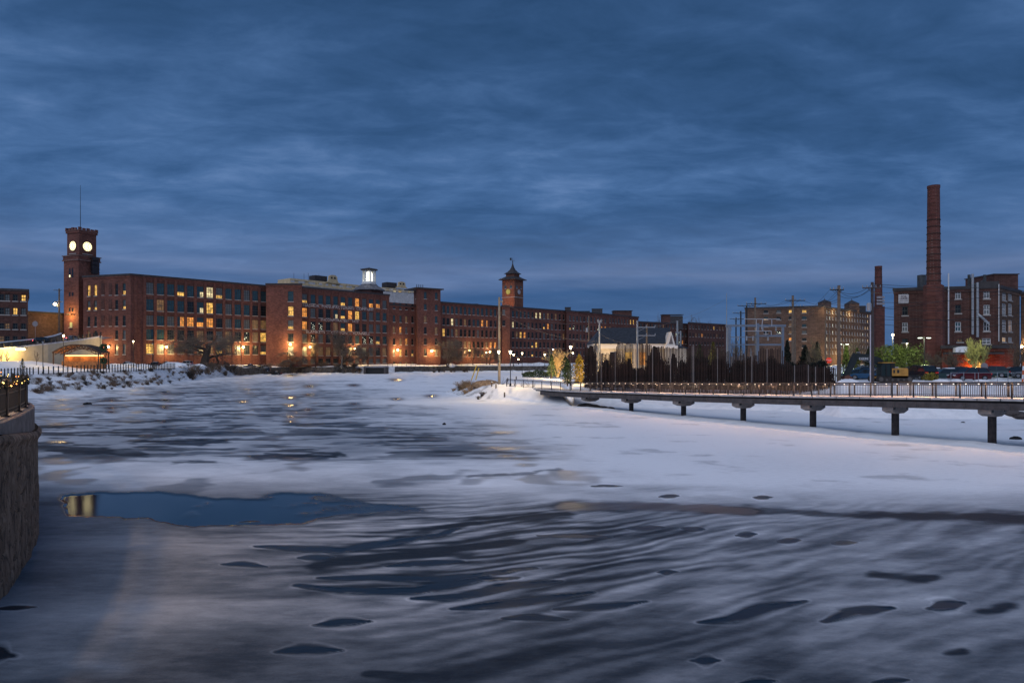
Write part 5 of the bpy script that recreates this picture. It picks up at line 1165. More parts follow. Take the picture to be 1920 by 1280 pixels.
# park fence
FP = [at(p, D, z) for p, D, z in ((-120, 96, 3.1), (0, 118, 3.12), (60, 130, 3.24), (150, 142, 3.55), (290, 175, 3.8), (330, 192, 3.8))]
tfn = thing('fence', 'dark post and wire fence along the top of the snowy riverbank', 'fence', at(150, 142, 3.5)); L = plen(FP); s = .5
m = MB(); m.box(-.07, .07, -.07, .07, -.4, 1.42); pmh2 = m.mesh('post', BLACKM)
while s < L: link('post', pmh2, tfn, poly_at(FP, s) - Vector(tfn.location)); s += 1.22
for z in (.5, 1.15):
    m = MB()
    for a, b in zip(FP, FP[1:]): m.bar(a + Vector((0, 0, z)), b + Vector((0, 0, z)), .035)
    m.build('rail', BLACKM, tfn)
# culvert
tcu = thing('culvert', 'low concrete culvert mouth with a dark opening and snowy lid in the river wall', 'culvert', at(702, 297, 0)); Dk = 296.0
x0, x1 = at(682, Dk).x, at(724, Dk).x
m = MB(); m.box(x0, x1, Dk, Dk + 6, zy(689, Dk), zy(686.2, Dk)); m.build('lid', mat('frosted_concrete', (.24, .24, .27), .8, noise=(1, .8, 1.2)), tcu); m = MB(); m.box(x0 + .6, x1 - .6, Dk + .8, Dk + 6, -.3, zy(689, Dk) - .003); m.build('opening', BLACKM, tcu)  # opening is a solid black block, its inner darkness put into the colour
for x in (x0, x1 - .9): m = MB(); m.box(x, x + .9, Dk - .5, Dk + 6, -.3, zy(688.5, Dk) + (.0)); m.build('wing_wall', CONCG, tcu)
# river-side railing by the mill
tr2 = thing('railing', 'thin dark railing on the river wall before the stair tower', 'railing', at(770, 318, 3.2)); RP = [at(p, D, 3.2) for p, D in ((727, 306), (790, 326), (850, 345), (940, 352), (1020, 358))]
L = plen(RP); s = 0
while s < L: p = poly_at(RP, s); m = MB(); m.box(p.x - .05, p.x + .05, p.y - .05, p.y + .05, p.z - .3, p.z + 1.2); m.build('post', BLACKM, tr2); s += 3.2
m = MB()
for a, b in zip(RP, RP[1:]):
    for z in (1.2, .6): m.bar(a + Vector((0, 0, z)), b + Vector((0, 0, z)), .08)
m.build('rail', BLACKM, tr2)
# ---------------------------------------------------------------- utility poles and substation
def pole(px, D, zb, yt, label, arms=(), r=.15, m_=None, grp='utility poles and their crossarms', extra=None, nm='utility_pole', cat='utility pole'):
    b = at(px, D, zb); h = zy(yt, D) - zb; t = thing(nm, label, cat, b, grp)
    m = MB(); m.tube([(0, 0, -.5), (0, 0, h)], [r * 1.15, r * .8], 8); m.build('shaft', m_ or WOOD, t, world=False)
    for y, l, rr in arms:
        z = zy(y, D) - zb; k_ = D / F; m = MB(); m.bar((-l * k_, -.12, z), (rr * k_, -.12, z), .10, .13)
        m.bar((-l * k_ * .5, -.1, z), (0, -.1, z - .7), .04); m.bar((rr * k_ * .5, -.1, z), (0, -.1, z - .7), .04); am = m.build('crossarm', BLACKM if m_ is None else m_, t, world=False)
        for q in np.linspace(-l, rr, 5 if l and rr else 3):
            if abs(q) < 1: continue
            m = MB(); m.lathe([(.05, z + .07), (.08, z + .14), (.05, z + .2), (.07, z + .26), (.03, z + .34)], 6, 0, (q * k_, -.12, 0)); m.build('insulator', GALV, am, world=False)
    if extra: extra(t, h)
    return t
def transformer(t, h):
    m = MB(); m.lathe([(.02, h * .72), (.26, h * .72), (.26, h * .72 + .8), (.2, h * .72 + .9)], 10, 0, (-.42, -.1, 0)); m.build('transformer', GALV, t, world=False)
pole(936, 106, 2.0, 557, 'tall wooden utility pole on the snowy point with its foot lit yellow', [(566, 0, 6)], .19, m_=mat('tan_pole_wood', (.30, .24, .17), .85, noise=(3, .8, 1.2)))  # this pole is plain tan wood
lamp_post(935.2, 104.6, 5.6, 660, 'small lit lantern fixed on the wooden pole of the snowy point', 260, s=.9)
pole(1104, 150, 3, 592, 'thin wooden pole left of the white building with a box near its top', [], .14, extra=transformer)
pole(1124, 108, 2.5, 601, 'grey pole rising before the eave end of the white building', [(603, 4, 4)], .17, m_=GALV)
pole(1195, 103, 2.2, 601, 'grey steel pole carrying two long side arms over the dark roof', [(613.5, 0, 33), (629, 0, 33)], .17, m_=GALV)
pole(1213, 106, 2.2, 610, 'brown pole next to the grey double armed pole', [], .17)
pole(1270, 125, 2.5, 601, 'slender grey pole behind the white gable', [(625, 3, 3)], .2, m_=GALV)
pole(1276, 118, 2.5, 620, 'shorter grey pole beside the wing of the white building', [], .17, m_=GALV)
pole(1389, 175, 3, 583, 'far dark pole with one wide crossarm at the substation', [(587, 15, 10), (598, 13, 8)], .22, m_=BLACKM)
pole(1400, 150, 3, 571, 'dark pole with a wide crossarm left of the brown block', [(573.5, 17, 15)], .2, m_=BLACKM)
pole(1380, 200, 3, 595, 'farthest dark pole of the substation row', [(598, 12, 10)], .22, m_=BLACKM)
pole(1416, 128, 2.8, 558, 'dark brown pole with crossarm before the brown block corner', [(569.5, 17, 20)], .2)
pole(1486.5, 112, 2.8, 554, 'tall pole with double crossarms in front of the brown block', [(563.5, 14, 22), (575, 6, 20)], .24)
pole(1491, 114, 2.8, 593, 'short thin pole touching the tall double crossarm pole', [], .12)
pole(1548, 140, 3, 600, 'thin pole behind the red stop sign', [], .14); pole(1555, 142, 3, 608, 'thinner pole just beside the pole behind the stop sign', [], .12)
pole(1573, 85.5, 3.1, 535, 'big weathered wooden pole at the snowy edge of the car park', [(543.5, 17, 8)], .23)
pole(1635.5, 79, 3.2, 529, 'tall dark pole with steel conduit and transformer before the excavator', [(540, 19, 14)], .20, m_=mat('dark_creosote_wood', (.06, .05, .05), .9, noise=(3, .7, 1.3)), extra=transformer)
tq = bpy.data.objects['utility_pole']
m = MB(); p = at(1632, 78.7, 3.0); m.tube([p, p + Vector((0, 0, 8.2))], .07, 8); tq = [o for o in bpy.data.objects if o.get('label', '').startswith('tall dark pole with steel conduit')][0]; m.build('conduit', mat('bright_conduit', (.5, .5, .55), .4, .5, .5), tq)
# gantry
BLUEG = mat('pale_galvanised', (.17, .21, .27), .5, .5, .3, noise=(1, .85, 1.15))
tga = thing('substation_gantry', 'pale steel substation gantry with three posts and stacked cross beams', 'gantry', at(1420, 104, 2.3)); Dg = 104
for px, yt, yb in ((1367, 612, 712), (1420, 606, 712), (1467.5, 612, 716)):
    p = at(px, Dg); m = MB(); m.bar((p.x, p.y, 1.8), (p.x, p.y, zy(yt, Dg)), .42 if px < 1460 else .34); m.build('post', BLUEG, tga)
for x0, x1, y, w in ((1361, 1473, 610.5, .34), (1422, 1467, 629.5, .26), (1422, 1467, 646, .26), (1370, 1420, 646, .15), (1370, 1420, 632, .12)):
    m = MB(); a, b = at(x0, Dg), at(x1, Dg); m.bar((a.x, a.y, zy(y, Dg)), (b.x, b.y, zy(y, Dg)), w); m.build('beam', BLUEG, tga)
for x0, x1, y0, y1 in ((1395, 1462, 598, 598), (1418, 1418, 598, 620), (1392, 1446, 620.5, 620.5), (1446, 1446, 620.5, 628), (1430, 1428, 598, 617), (1436, 1436, 621, 628), (1447, 1447, 598, 611)):
    m = MB(); m.bar(pt(x0, y0, Dg - 2), pt(x1, y1, Dg - 2), .09); m.build('bus_bar', mat('aluminium_bus', (.5, .5, .52), .4, .5, .5), tga)
for px in (1370, 1384, 1400, 1412, 1430, 1440, 1455):
    m = MB(); p = pt(px, 612 if px % 4 else 630, Dg); m.lathe([(.09, 0), (.16, -.12), (.08, -.2), (.16, -.32), (.08, -.42), (.16, -.54), (.05, -.7)], 8, 0, p); m.build('insulator', GALV, tga)
for px in (1376, 1391, 1408):
    m = MB(); p = at(px, Dg + 8); m.box(p.x - .35, p.x + .35, p.y, p.y + .8, 2, zy(668, Dg)); m.lathe([(.12, 0), (.2, .3), (.1, .4), (.2, .7), (.1, .8), (.06, 1.4)], 8, 0, (p.x, p.y, zy(668, Dg))); m.build('switchgear', mat('switchgear_grey', (.16, .16, .17), .6, noise=(2, .7, 1.3)), tga)
m = MB(); m.tube([pt(1362.5, 700, 150), pt(1362.5, 549, 150)], [.16, .05], 6); o = m.build('lightning_mast', GALV); tag(o, 'very thin steel lightning mast beside the substation gantry', 'mast')
# wires
WR = MB(); WIREM = mat('black_wire', (.015, .015, .018), .6)
def wire(a, b, sag, lab, r=.022, mm=None):
    A_, B_ = pt(*a), pt(*b); m = MB(); P_ = [A_.lerp(B_, i / 14) - Vector((0, 0, sag * 4 * (i / 14) * (1 - i / 14))) for i in range(15)]
    m.tube(P_, r, 4); o = m.build('power_line', mm or WIREM); tag(o, lab, 'power line', 'overhead power lines')
wl = 'power line from the conduit pole across the car park'
for a, b, s, lab in (((1635, 532, 79), (2060, 529, 66), .5, wl + ', topmost'), ((1635, 536, 79), (2060, 536, 66), .6, wl + ', second from top'), ((1635, 566, 79), (2060, 512, 66), 1.0, 'power line rising over the upper mill windows past the big chimney'),
                     ((1635, 597, 79), (2060, 556, 66), 1.0, 'power line rising over the middle mill windows past the big chimney'), ((1635, 606, 79), (2060, 585, 66), .9, 'lowest power line over the car park cars'),
                     ((1572, 545, 85.5), (1635, 533, 79), .7, 'upper cable between the two big car park poles'), ((1572, 545, 85.5), (1635, 540, 79), .9, 'lower cable between the two big car park poles'), ((1560, 544, 85.5), (1635, 537, 79), 1.2, 'loose looping cable between the two big car park poles'),
                     ((1556, 543, 85.5), (1488, 600, 112), .5, 'cable slanting down from the wooden crossarm past the brown block'), ((1570, 545, 85.5), (1488, 612, 112), .5, 'second cable slanting down before the brown block'), ((1578, 545, 85.5), (1500, 592, 112), .5, 'cable slanting down nearest the big wooden pole'),
                     ((1486, 563, 112), (1416, 570, 128), .6, 'cable between the double crossarm pole and the dark brown pole'), ((1508, 564, 112), (1572, 566, 85.5), .5, 'cable reaching from the double crossarm pole to the wooden pole'), ((1416, 569, 128), (1400, 573, 150), .3, 'short cable between the two substation corner poles'),
                     ((1433, 570, 128), (1473, 563, 112), .5, 'cable running just over the brown block roof'), ((1540, 566, 112), (1760, 566, 79), .8, 'cable crossing the sky behind both chimneys'), ((1635, 575, 79), (2060, 545, 66), 1.1, 'power line crossing the upper windows just over the sign board'), ((1635, 590, 79), (2060, 572, 66), 1.0, 'power line crossing the mill between its two middle window rows'), ((1635, 548, 79), (1700, 540, 120), .4, 'short cable from the conduit pole to the mill corner'), ((1486, 575, 112), (1573, 560, 85.5), .6, 'lower cable from the double crossarm pole to the wooden pole'), ((1468, 611, 104), (1486, 590, 112), .2, 'short bus wire from the gantry to the double crossarm pole')):
    wire(a, b, s, lab)
TANW = mat('lit_wire', (.16, .14, .13), .6)
for a, b, s, lab in (((936, 562, 106), (1104, 600, 150), 2.0, 'faint wire from the point pole toward the white building, upper'), ((936, 585, 106), (1124, 640, 108), 1.2, 'faint wire from the point pole toward the white building, lower'), ((936, 575, 106), (918, 640, 250), .5, 'guy wire slanting down behind the point pole'),
                     ((1195, 613, 103), (1270, 640, 125), .6, 'sagging wire before the dark hipped roof'), ((1124, 625, 108), (1195, 645, 103), .5, 'drooping service wire on the dark hipped roof'), ((1228, 613, 103), (1362, 560, 150), .6, 'wire from the double armed pole to the lightning mast')):
    wire(a, b, s, lab, .018, TANW)
# far pole beside the battlemented tower
pole(111, 225, 8, 541, 'old wooden pole with transformers between the dark building and the clock tower', [(544, 10, 6), (566, 6, 6)], .28, extra=transformer)
tl_ = thing('street_lamp', 'small lit street lamp hanging off the old pole by the clock tower', 'street lamp', pt(103, 570, 224)); m = MB(); p = pt(103, 570, 224); m.ball(p, .45, 0, 8, 5); m.build('lens', GLOBE, tl_); m = MB(); m.bar(pt(111, 566, 224), p + Vector((0, 0, .5)), .12); m.build('arm', BLACKM, tl_)
# ---------------------------------------------------------------- slat screen
SP = [at(1097, 95.5), at(1200, 92), at(1340, 88), at(1480, 85), at(1566, 82.5)]
tsl = thing('slat_screen', 'tall dark steel slat screen of uneven height along the footbridge', 'screen', at(1330, 88, 1.9))
R_ = random.Random(9); L = plen(SP); nS = 160
m = MB(); m.box(-.045, .045, -.09, .09, 0, 1); slm = m.mesh('slat', CORTEN); m2 = MB(); m2.box(-.045, .045, -.09, .09, 0, 1); slm2 = m2.mesh('slat', mat('pale_weathered_slat', (.15, .13, .125), .7, noise=(1, .7, 1.2)))
def slat_top(px):
    return float(np.interp(px, [1097, 1112, 1116, 1122, 1126, 1152, 1158, 1212, 1225, 1290, 1300, 1340, 1372, 1420, 1424, 1466, 1474, 1482, 1520, 1566], [651, 650, 645, 646, 664, 662, 644, 644, 650, 652, 647, 650, 661, 668, 652, 654, 679, 683, 684, 690]))
for i in range(nS):
    p = poly_at(SP, L * i / (nS - 1)); px = p.x / p.y * F + CX
    yt = slat_top(px) + R_.uniform(-2.0, 2.5); zt = zy(yt, p.y); zb = 1.5
    o = link('slat', slm2 if R_.random() < (.11 if px > 1290 else .06) else slm, tsl, Vector((p.x, p.y, zb)) - Vector(tsl.location), math.atan2(-3.4, 9) + R_.uniform(-.2, .2)); o.scale = (R_.uniform(.7, 1.5), 1, zt - zb)
for yy in (.6, 3.2):
    m = MB()
    for a, b in zip(SP, SP[1:]): m.bar(a + Vector((0, .14, 1.7 + yy)), b + Vector((0, .14, 1.7 + yy)), .08)
    m.build('cross_rail', CORTEN, tsl)
# ---------------------------------------------------------------- vegetation
def tri_soup(name, P_, size, m_, parent=None, seed=1, aspect=1.0, off=None):
    """many leaf sized triangles round the points P_ (n,3)"""
    r = np.random.RandomState(seed); P_ = np.asarray(P_); n = len(P_)
    d = r.normal(size=(n, 3, 3)); d /= np.linalg.norm(d, axis=2, keepdims=True) + 1e-9; s = (size * (.6 + .8 * r.rand(n)))[:, None, None]
    V_ = P_[:, None, :] + d * s * np.array([1, 1, aspect]); V_ = V_.reshape(-1, 3)
    me = bpy.data.meshes.new(name); me.vertices.add(n * 3); me.vertices.foreach_set('co', V_.astype(np.float32).ravel())
    me.loops.add(n * 3); me.loops.foreach_set('vertex_index', np.arange(n * 3, dtype=np.int32)); me.polygons.add(n); me.polygons.foreach_set('loop_start', np.arange(0, n * 3, 3, dtype=np.int32))
    me.materials.append(m_); me.update(calc_edges=True)
    return link(name, me, parent)
def tree_mb(h, spread, seed, stems=1, levels=5, r0=.3, up=.5, twig=.03, kids=4, lean=(0, 0), first=.3):
    R = random.Random(seed); tr, cr = MB(), MB()
    def rv(): 
        while True:
            v = Vector((R.uniform(-1, 1), R.uniform(-1, 1), R.uniform(-1, 1)))
            if .1 < v.length < 1: return v.normalized()
    def grow(p, d, ln, r, lv):
        pts = [p]; n = 4 if lv < 2 else 2; q = Vector(d)
        for k in range(n):
            q = (q + rv() * (.14 if lv == 0 else .24) + Vector((0, 0, .05 * up))).normalized(); pts.append(pts[-1] + q * ln / n)
        rr = [max(twig * .5, r * (1 - .55 * k / n)) for k in range(n + 1)]
        (tr if lv < 2 else cr).tube(pts, rr, 7 if lv == 0 else (5 if lv < 2 else 3), cap=False)
        if lv >= levels: return
        nk = kids + (1 if lv == 0 else 0)
        for k in range(nk):
            t = (first if lv == 0 else .25) + (1 - (first if lv == 0 else .25)) * (k + R.random() * .8) / nk; t = min(t, .99); i = int(t * n); b = pts[i].lerp(pts[i + 1], t * n - i)
            dd = rv(); dd = (dd - q * dd.dot(q)).normalized(); s_ = spread * R.uniform(.7, 1.2)
            nd = (q * (1 - .35 * spread) + dd * s_ + Vector((0, 0, .28 * up))).normalized()
            grow(b, nd, ln * R.uniform(.52, .76), rr[i] * R.uniform(.45, .65), lv + 1)
    for s in range(stems):
        a = R.random() * 6.28; d = Vector((math.cos(a) * (.32 if stems > 1 else 0) + lean[0], math.sin(a) * (.32 if stems > 1 else 0) + lean[1], 1)).normalized()
        grow(Vector((math.cos(a) * .2 * (stems > 1), math.sin(a) * .2 * (stems > 1), -.3)), d, h * (.45 if stems > 1 else .42), r0, 0)
    zs = [v[2] for v in cr.v] or [1]; xs = [v[0] for v in cr.v]
    return tr, cr, max(zs), (max(xs) - min(xs))
def bare_tree(px, D, zb, ytop, wpx, label, seed, stems=1, levels=5, r0=.3, spread=.8, up=.5, twig=.04, kids=4, lean=(0, 0), tm=None, bm=None, grp='bare winter trees along the river', first=.3):
    h = zy(ytop, D) - zb; tr, cr, H, Wd = tree_mb(h, spread, seed, stems, levels, r0, up, twig, kids, lean, first)
    t = thing('bare_tree', label, 'tree', at(px, D, zb), grp); sx_ = (wpx * D / F) / max(Wd, .1); sz_ = h / H
    for n_, q, m_ in (('trunk', tr, bm or BARK), ('crown', cr, tm or TWIG)):
        q.v = [(a * sx_, b * sx_, c * sz_) for a, b, c in q.v]; q.build(n_, m_, t, world=False)
    return t
bare_tree(383, 238, 4.0, 611, 165, 'wide spreading dark bare tree in front of the long mill', 11, levels=6, r0=.62, spread=1.2, up=.28, twig=.024, kids=4, first=.32)
bare_tree(640, 296, 2.6, 612, 62, 'tall pale stemmed bare tree before the lettered mill', 4, levels=5, r0=.3, spread=.6, up=.9, twig=.06, kids=4, bm=mat('pale_birch_bark', (.22, .19, .16), .9, noise=(3, .6, 1.3)))
bare_tree(592, 294, 2.4, 628, 44, 'slim leaning bare tree rooted in the river wall', 7, levels=5, r0=.28, spread=.6, up=.7, twig=.06)
bare_tree(628, 297, 2.6, 640, 60, 'bushy bare tree with a trunk slanting over the culvert bank', 17, levels=5, r0=.33, spread=.9, up=.2, twig=.06, lean=(.9, 0))
bare_tree(545, 285, 3.2, 655, 60, 'low twiggy bare tree beside the single window bay', 23, levels=5, r0=.25, spread=1.0, up=.3, twig=.06)
bare_tree(690, 305, 3.4, 640, 46, 'bare tree standing above the culvert lid', 29, levels=5, r0=.2, spread=.9, up=.4, twig=.05)
bare_tree(835, 339, 1.2, 628, 74, 'twin stemmed bare tree on the snow hump by the river wall', 31, stems=2, levels=5, r0=.28, spread=.8, up=.5, twig=.07, kids=4)
bare_tree(886, 352, 3.2, 640, 40, 'small bare tree on the wall before the curving mill', 37, levels=5, r0=.2, spread=.7, up=.6, twig=.06)
bare_tree(918, 354, 3.2, 648, 44, 'low bare tree nearest the point pole', 41, levels=5, r0=.2, spread=.9, up=.4, twig=.06)
bare_tree(1045, 148, 2.6, 651, 56, 'spreading bare tree brightly lit gold on the point', 43, stems=6, levels=4, r0=.09, spread=.5, up=1.0, twig=.045, kids=4, tm=mat('gold_lit_twigs', (.50, .38, .20), .9), bm=MATS['gold_lit_twigs'])  # gold of the lamp light is put into the twig colour
lamp(None, at(1043, 142, 3.4), 3600, (1, .62, .25), .3, name='tree_fill_light')  # added point light with no fixture, brightens the bare tree
bare_tree(1833, 112, 3.4, 631, 46, 'vase shaped bare tree lit yellow green behind the red car', 47, stems=7, levels=4, r0=.08, spread=.38, up=1.3, twig=.035, kids=4, tm=mat('yellow_green_lit_twigs', (.30, .28, .12), .9), bm=MATS['yellow_green_lit_twigs'])  # twig colour carries the yellow green light on this tree
for i, (px, yt, w, lab) in enumerate(((1202, 589, 20, 'far bare tree poking over the mill roof end'), (1236, 584, 26, 'far bare tree over the low shaded mill, beside the roof penthouse'), (1298, 588, 34, 'rounded far bare tree past the roof penthouse'), (1328, 596, 26, 'lowest far bare tree over the shaded mill roof'), (1220, 596, 16, 'small far bare tree between two others on the skyline'))):
    bare_tree(px, 560, 6, yt, w, lab, 51 + i, levels=4, r0=.4, spread=.9, up=.3, twig=.13, kids=5, grp='far bare trees on the skyline')
for i, (px, D, zb, yt, w, lab) in enumerate(((1376, 120, 2.5, 628, 34, 'twiggy bare tree tangled in the substation posts'), (1395, 116, 2.5, 640, 40, 'brown bushy tree before the substation switchgear'), (1290, 118, 2.4, 648, 40, 'thin bare tree beside the wing of the white building'), (1160, 102, 2.2, 646, 40, 'small bare tree against the glowing cream wall'),
                                    (1650, 135, 3.2, 640, 60, 'brown brushy tree between the block and the car park'), (1745, 128, 3.3, 655, 50, 'dark brushy tree at the foot of the tall chimney'), (1784, 130, 3.3, 655, 44, 'dark bare bush tree before the snowy annex roof'), (1600, 150, 3.2, 630, 46, 'pale bare tree before the lit side of the brown block'), (1530, 120, 3, 628, 40, 'bare tree before the corner of the brown block'),
                                    (1340, 122, 2.5, 640, 46, 'bare tree behind the screen left of the gantry'), (1905, 130, 3.3, 640, 50, 'thin bare tree beside the annex wall'))):
    bare_tree(px, D, zb, yt, w, lab, 60 + i, stems=3, levels=4, r0=.12, spread=.7, up=.6, twig=.03, kids=4, grp='bare trees round the substation and car park')
for px, D, lab in ((14, 150, 'thin sapling before the lit cream wall, nearest the dark building'), (4, 152, 'second thin sapling before the lit cream wall'), (68, 150, 'thin sapling on the snow mound')):
    bare_tree(px, D, 4.6, 656, 10, lab, int(px) + 90, levels=3, r0=.07, spread=.5, up=1, twig=.04, kids=3, grp='young park saplings')
def conifer(px, D, zb, ytop, wpx, label, m_=None, seed=1, n=1500, col=False, grp='evergreen trees round the point and car park', size=None, snow=False):
    h = zy(ytop, D) - zb; w = wpx * D / F / 2; r = np.random.RandomState(seed); t = thing('evergreen_tree', label, 'evergreen', at(px, D, zb), grp)
    u = r.rand(n) ** (.75 if not col else .95); a = r.rand(n) * 6.283; prof = (1 - u) ** .8 if not col else np.clip(1.02 - u ** 3.2, 0, 1) * (.75 + .25 * np.minimum(1, u * 6))
    lob = .8 + .25 * np.sin(a * 5 + seed + u * 17) + .15 * np.sin(u * 42); rad = w * prof * lob * (.45 + .55 * r.rand(n) ** .4)
    P_ = np.stack([np.cos(a) * rad, np.sin(a) * rad, h * (.03 + .95 * u)], -1)
    tri_soup('crown', P_, size or max(.09, h * .035), m_ or NEEDLE, t, seed, .8)
    m = MB(); m.tube([(0, 0, -.3), (0, 0, h * .9)], [w * .10 + .04, .02], 6); m.build('trunk', BARK, t, world=False); return t
def hedge(px0, px1, D, zb, ytop, dep, label, m_, seed, n, snow=True, nm='hedge', cat='hedge', size=.14):
    a, b = at(px0, D), at(px1, D); h = zy(ytop, D) - zb; r = np.random.RandomState(seed); c = (a + b) / 2; t = thing(nm, label, cat, (c.x, c.y, zb)); L_ = (b.x - a.x)
    x = (r.rand(n) - .5) * L_; y = r.rand(n) * dep; z = r.rand(n) ** .8 * h * (1 + .12 * np.sin(x * 1.7 + seed) + .08 * np.sin(x * 4.1)) * np.clip(1.15 - np.abs(x / L_ * 2) ** 8, .5, 1)
    tri_soup('foliage', np.stack([x, y, z], -1), size, m_, t, seed)
    if snow:
        k = n // 14; xx = (r.rand(k) - .5) * L_ * .95; tri_soup('snow_patch', np.stack([xx, r.rand(k) * dep, h * (1 + .12 * np.sin(xx * 1.7 + seed)) * np.ones(k) * (.97 + .05 * r.rand(k))], -1), size * .9, SNOW, t, seed + 1, .3)
    return t
hedge(980, 1051, 150, 2.2, 695.5, 3.5, 'long clipped green hedge with snow patches on the point', NEEDLE, 3, 5200)
conifer(1034, 146, 2.4, 664, 24, 'small dark green evergreen beside the gold lit bare tree', NEEDLE, 5, 1500); conifer(1060, 138, 2.4, 668, 26, 'rounded evergreen between the lantern post and lit bare tree', NEEDLE, 6, 1600, True)
conifer(1086, 111, 2.1, 663, 24, 'golden lit columnar evergreen before the slat screen', mat('gold_lit_needles', (.34, .24, .035), .9, noise=(1.5, .5, 1.4)), 7, 3600, True, size=.14)  # golden light is mixed into the needle colour
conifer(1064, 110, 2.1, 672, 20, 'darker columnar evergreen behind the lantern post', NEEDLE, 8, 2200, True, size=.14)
lamp(None, at(1090, 106, 3.4), 450, (1, .58, .16), .2, name='evergreen_fill_light')  # fill light added for the evergreen, no lamp stands here
conifer(1108, 97.5, 1.8, 648, 30, 'dense black green column at the end of the slat screen', NEEDLED, 9, 4200, True, size=.2)
conifer(1136, 97.5, 1.8, 676, 40, 'dark evergreen low behind the slats before the cream wall', NEEDLED, 10, 3200, size=.2); conifer(1180, 97, 1.8, 672, 30, 'narrow dark evergreen behind the middle of the cream wall', NEEDLED, 11, 2500, size=.18)
conifer(1227, 96, 1.8, 649, 66, 'large dark pyramid evergreen behind the slats at the white building', NEEDLED, 12, 6500, size=.2); conifer(1263, 95, 1.8, 663, 34, 'dark evergreen under the white gable', NEEDLED, 13, 3000, size=.18)
conifer(1203, 95.5, 1.8, 690, 60, 'low dark evergreen shrub behind the slats', NEEDLED, 14, 2500, size=.2)
hedge(1270, 1370, 92, 1.8, 676, 2, 'dark shrub bank behind the middle slats', NEEDLED, 15, 6500, False, 'shrub_bank', 'shrubs', .22); hedge(1116, 1270, 98.5, 1.8, 691, 2, 'dark shrub bank behind the slats at the cream wall', NEEDLED, 16, 9500, False, 'shrub_bank', 'shrubs', .22)
hedge(1368, 1480, 90, 1.8, 680, 2, 'dark shrub bank behind the slats at the gantry', NEEDLED, 17, 7500, False, 'shrub_bank', 'shrubs', .22); hedge(1476, 1566, 87, 1.8, 685, 2.2, 'tall dark hedge behind the low end of the slat screen', NEEDLED, 18, 9000, False, 'hedge', 'hedge', .2)
conifer(1312, 104, 2.2, 645, 34, 'dark tree mass behind the slats left of the gantry', NEEDLE, 19, 2600, size=.18); conifer(1337, 110, 2.2, 640, 30, 'yellow tinged evergreen behind the middle slats', GOLD, 20, 2300, size=.16)
lamp(None, at(1318, 99, 4.5), 200, (1, .62, .12), .2, name='screen_fill_light')  # added glow behind the slats, without a lamp body
conifer(1476, 128, 2.8, 637, 30, 'dark evergreen right of the substation gantry', NEEDLED, 21, 2300, size=.2); conifer(1510, 126, 2.8, 648, 44, 'broad dark evergreen below the brown block', NEEDLED, 22, 3000, size=.22); conifer(1532, 122, 2.8, 640, 34, 'dark evergreen beside the stop sign', NEEDLED, 23, 2400, size=.2)
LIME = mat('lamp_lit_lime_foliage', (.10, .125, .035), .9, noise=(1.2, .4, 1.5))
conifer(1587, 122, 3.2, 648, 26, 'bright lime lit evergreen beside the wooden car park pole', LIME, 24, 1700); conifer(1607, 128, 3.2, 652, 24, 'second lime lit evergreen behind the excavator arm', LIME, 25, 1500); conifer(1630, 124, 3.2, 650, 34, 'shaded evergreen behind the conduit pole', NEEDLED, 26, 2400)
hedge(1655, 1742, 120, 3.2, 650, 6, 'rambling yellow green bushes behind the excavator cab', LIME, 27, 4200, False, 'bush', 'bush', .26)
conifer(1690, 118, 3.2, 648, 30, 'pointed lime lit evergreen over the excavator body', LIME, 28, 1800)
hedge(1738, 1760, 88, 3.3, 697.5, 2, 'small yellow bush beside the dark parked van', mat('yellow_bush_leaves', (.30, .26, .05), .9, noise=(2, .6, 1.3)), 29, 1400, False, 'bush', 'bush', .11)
lamp(None, at(1587, 119, 9.2), 420, (.9, 1, .35), .2, name='foliage_fill_light'); lamp(None, at(1680, 116, 10), 380, (.9, 1, .35), .2, name='foliage_fill_light'); lamp(None, at(1828, 109, 9.5), 420, (.95, 1, .5), .2, name='foliage_fill_light'); lamp(None, at(1735, 112, 9), 380, (.9, 1, .4), .2, name='foliage_fill_light')  # fixtureless lights added to brighten the car park trees
RBT = mat('dark_red_brush_twigs', (.040, .022, .018), .95)
for i, (px, yt, w, D) in enumerate(((1140, 668, 44, 99), (1166, 660, 40, 98), (1290, 656, 50, 94), (1318, 664, 46, 93), (1350, 660, 54, 92), (1378, 668, 46, 91), (1404, 662, 48, 91), (1436, 668, 50, 90), (1462, 672, 40, 89), (1500, 674, 46, 88), (1540, 678, 40, 87), (1246, 664, 40, 96))):
    bare_tree(px, D, 1.8, yt, w, 'dark red brown brush thicket behind the slat screen, ' + ('at the cream wall', 'third from its tall end', 'left of the thin mast', 'under the dark hedge top', 'beneath the gantry front post', 'touching the lightning mast', 'before the switchgear', 'right of the middle gantry post', 'at the last gantry post', 'low before the brown block', 'nearest the car park end', 'below the white gable')[i], 130 + i, stems=5, levels=4, r0=.07, spread=.6, up=.9, twig=.03, kids=4, tm=RBT, bm=RBT, grp='brush thickets behind the slat screen')
tsp = conifer(42, 128, 3.3, 672, 15, 'scraggly little evergreen in the snow behind the fence', mat('dusty_green_needles', (.08, .08, .04), .9), 30, 260, size=.16)
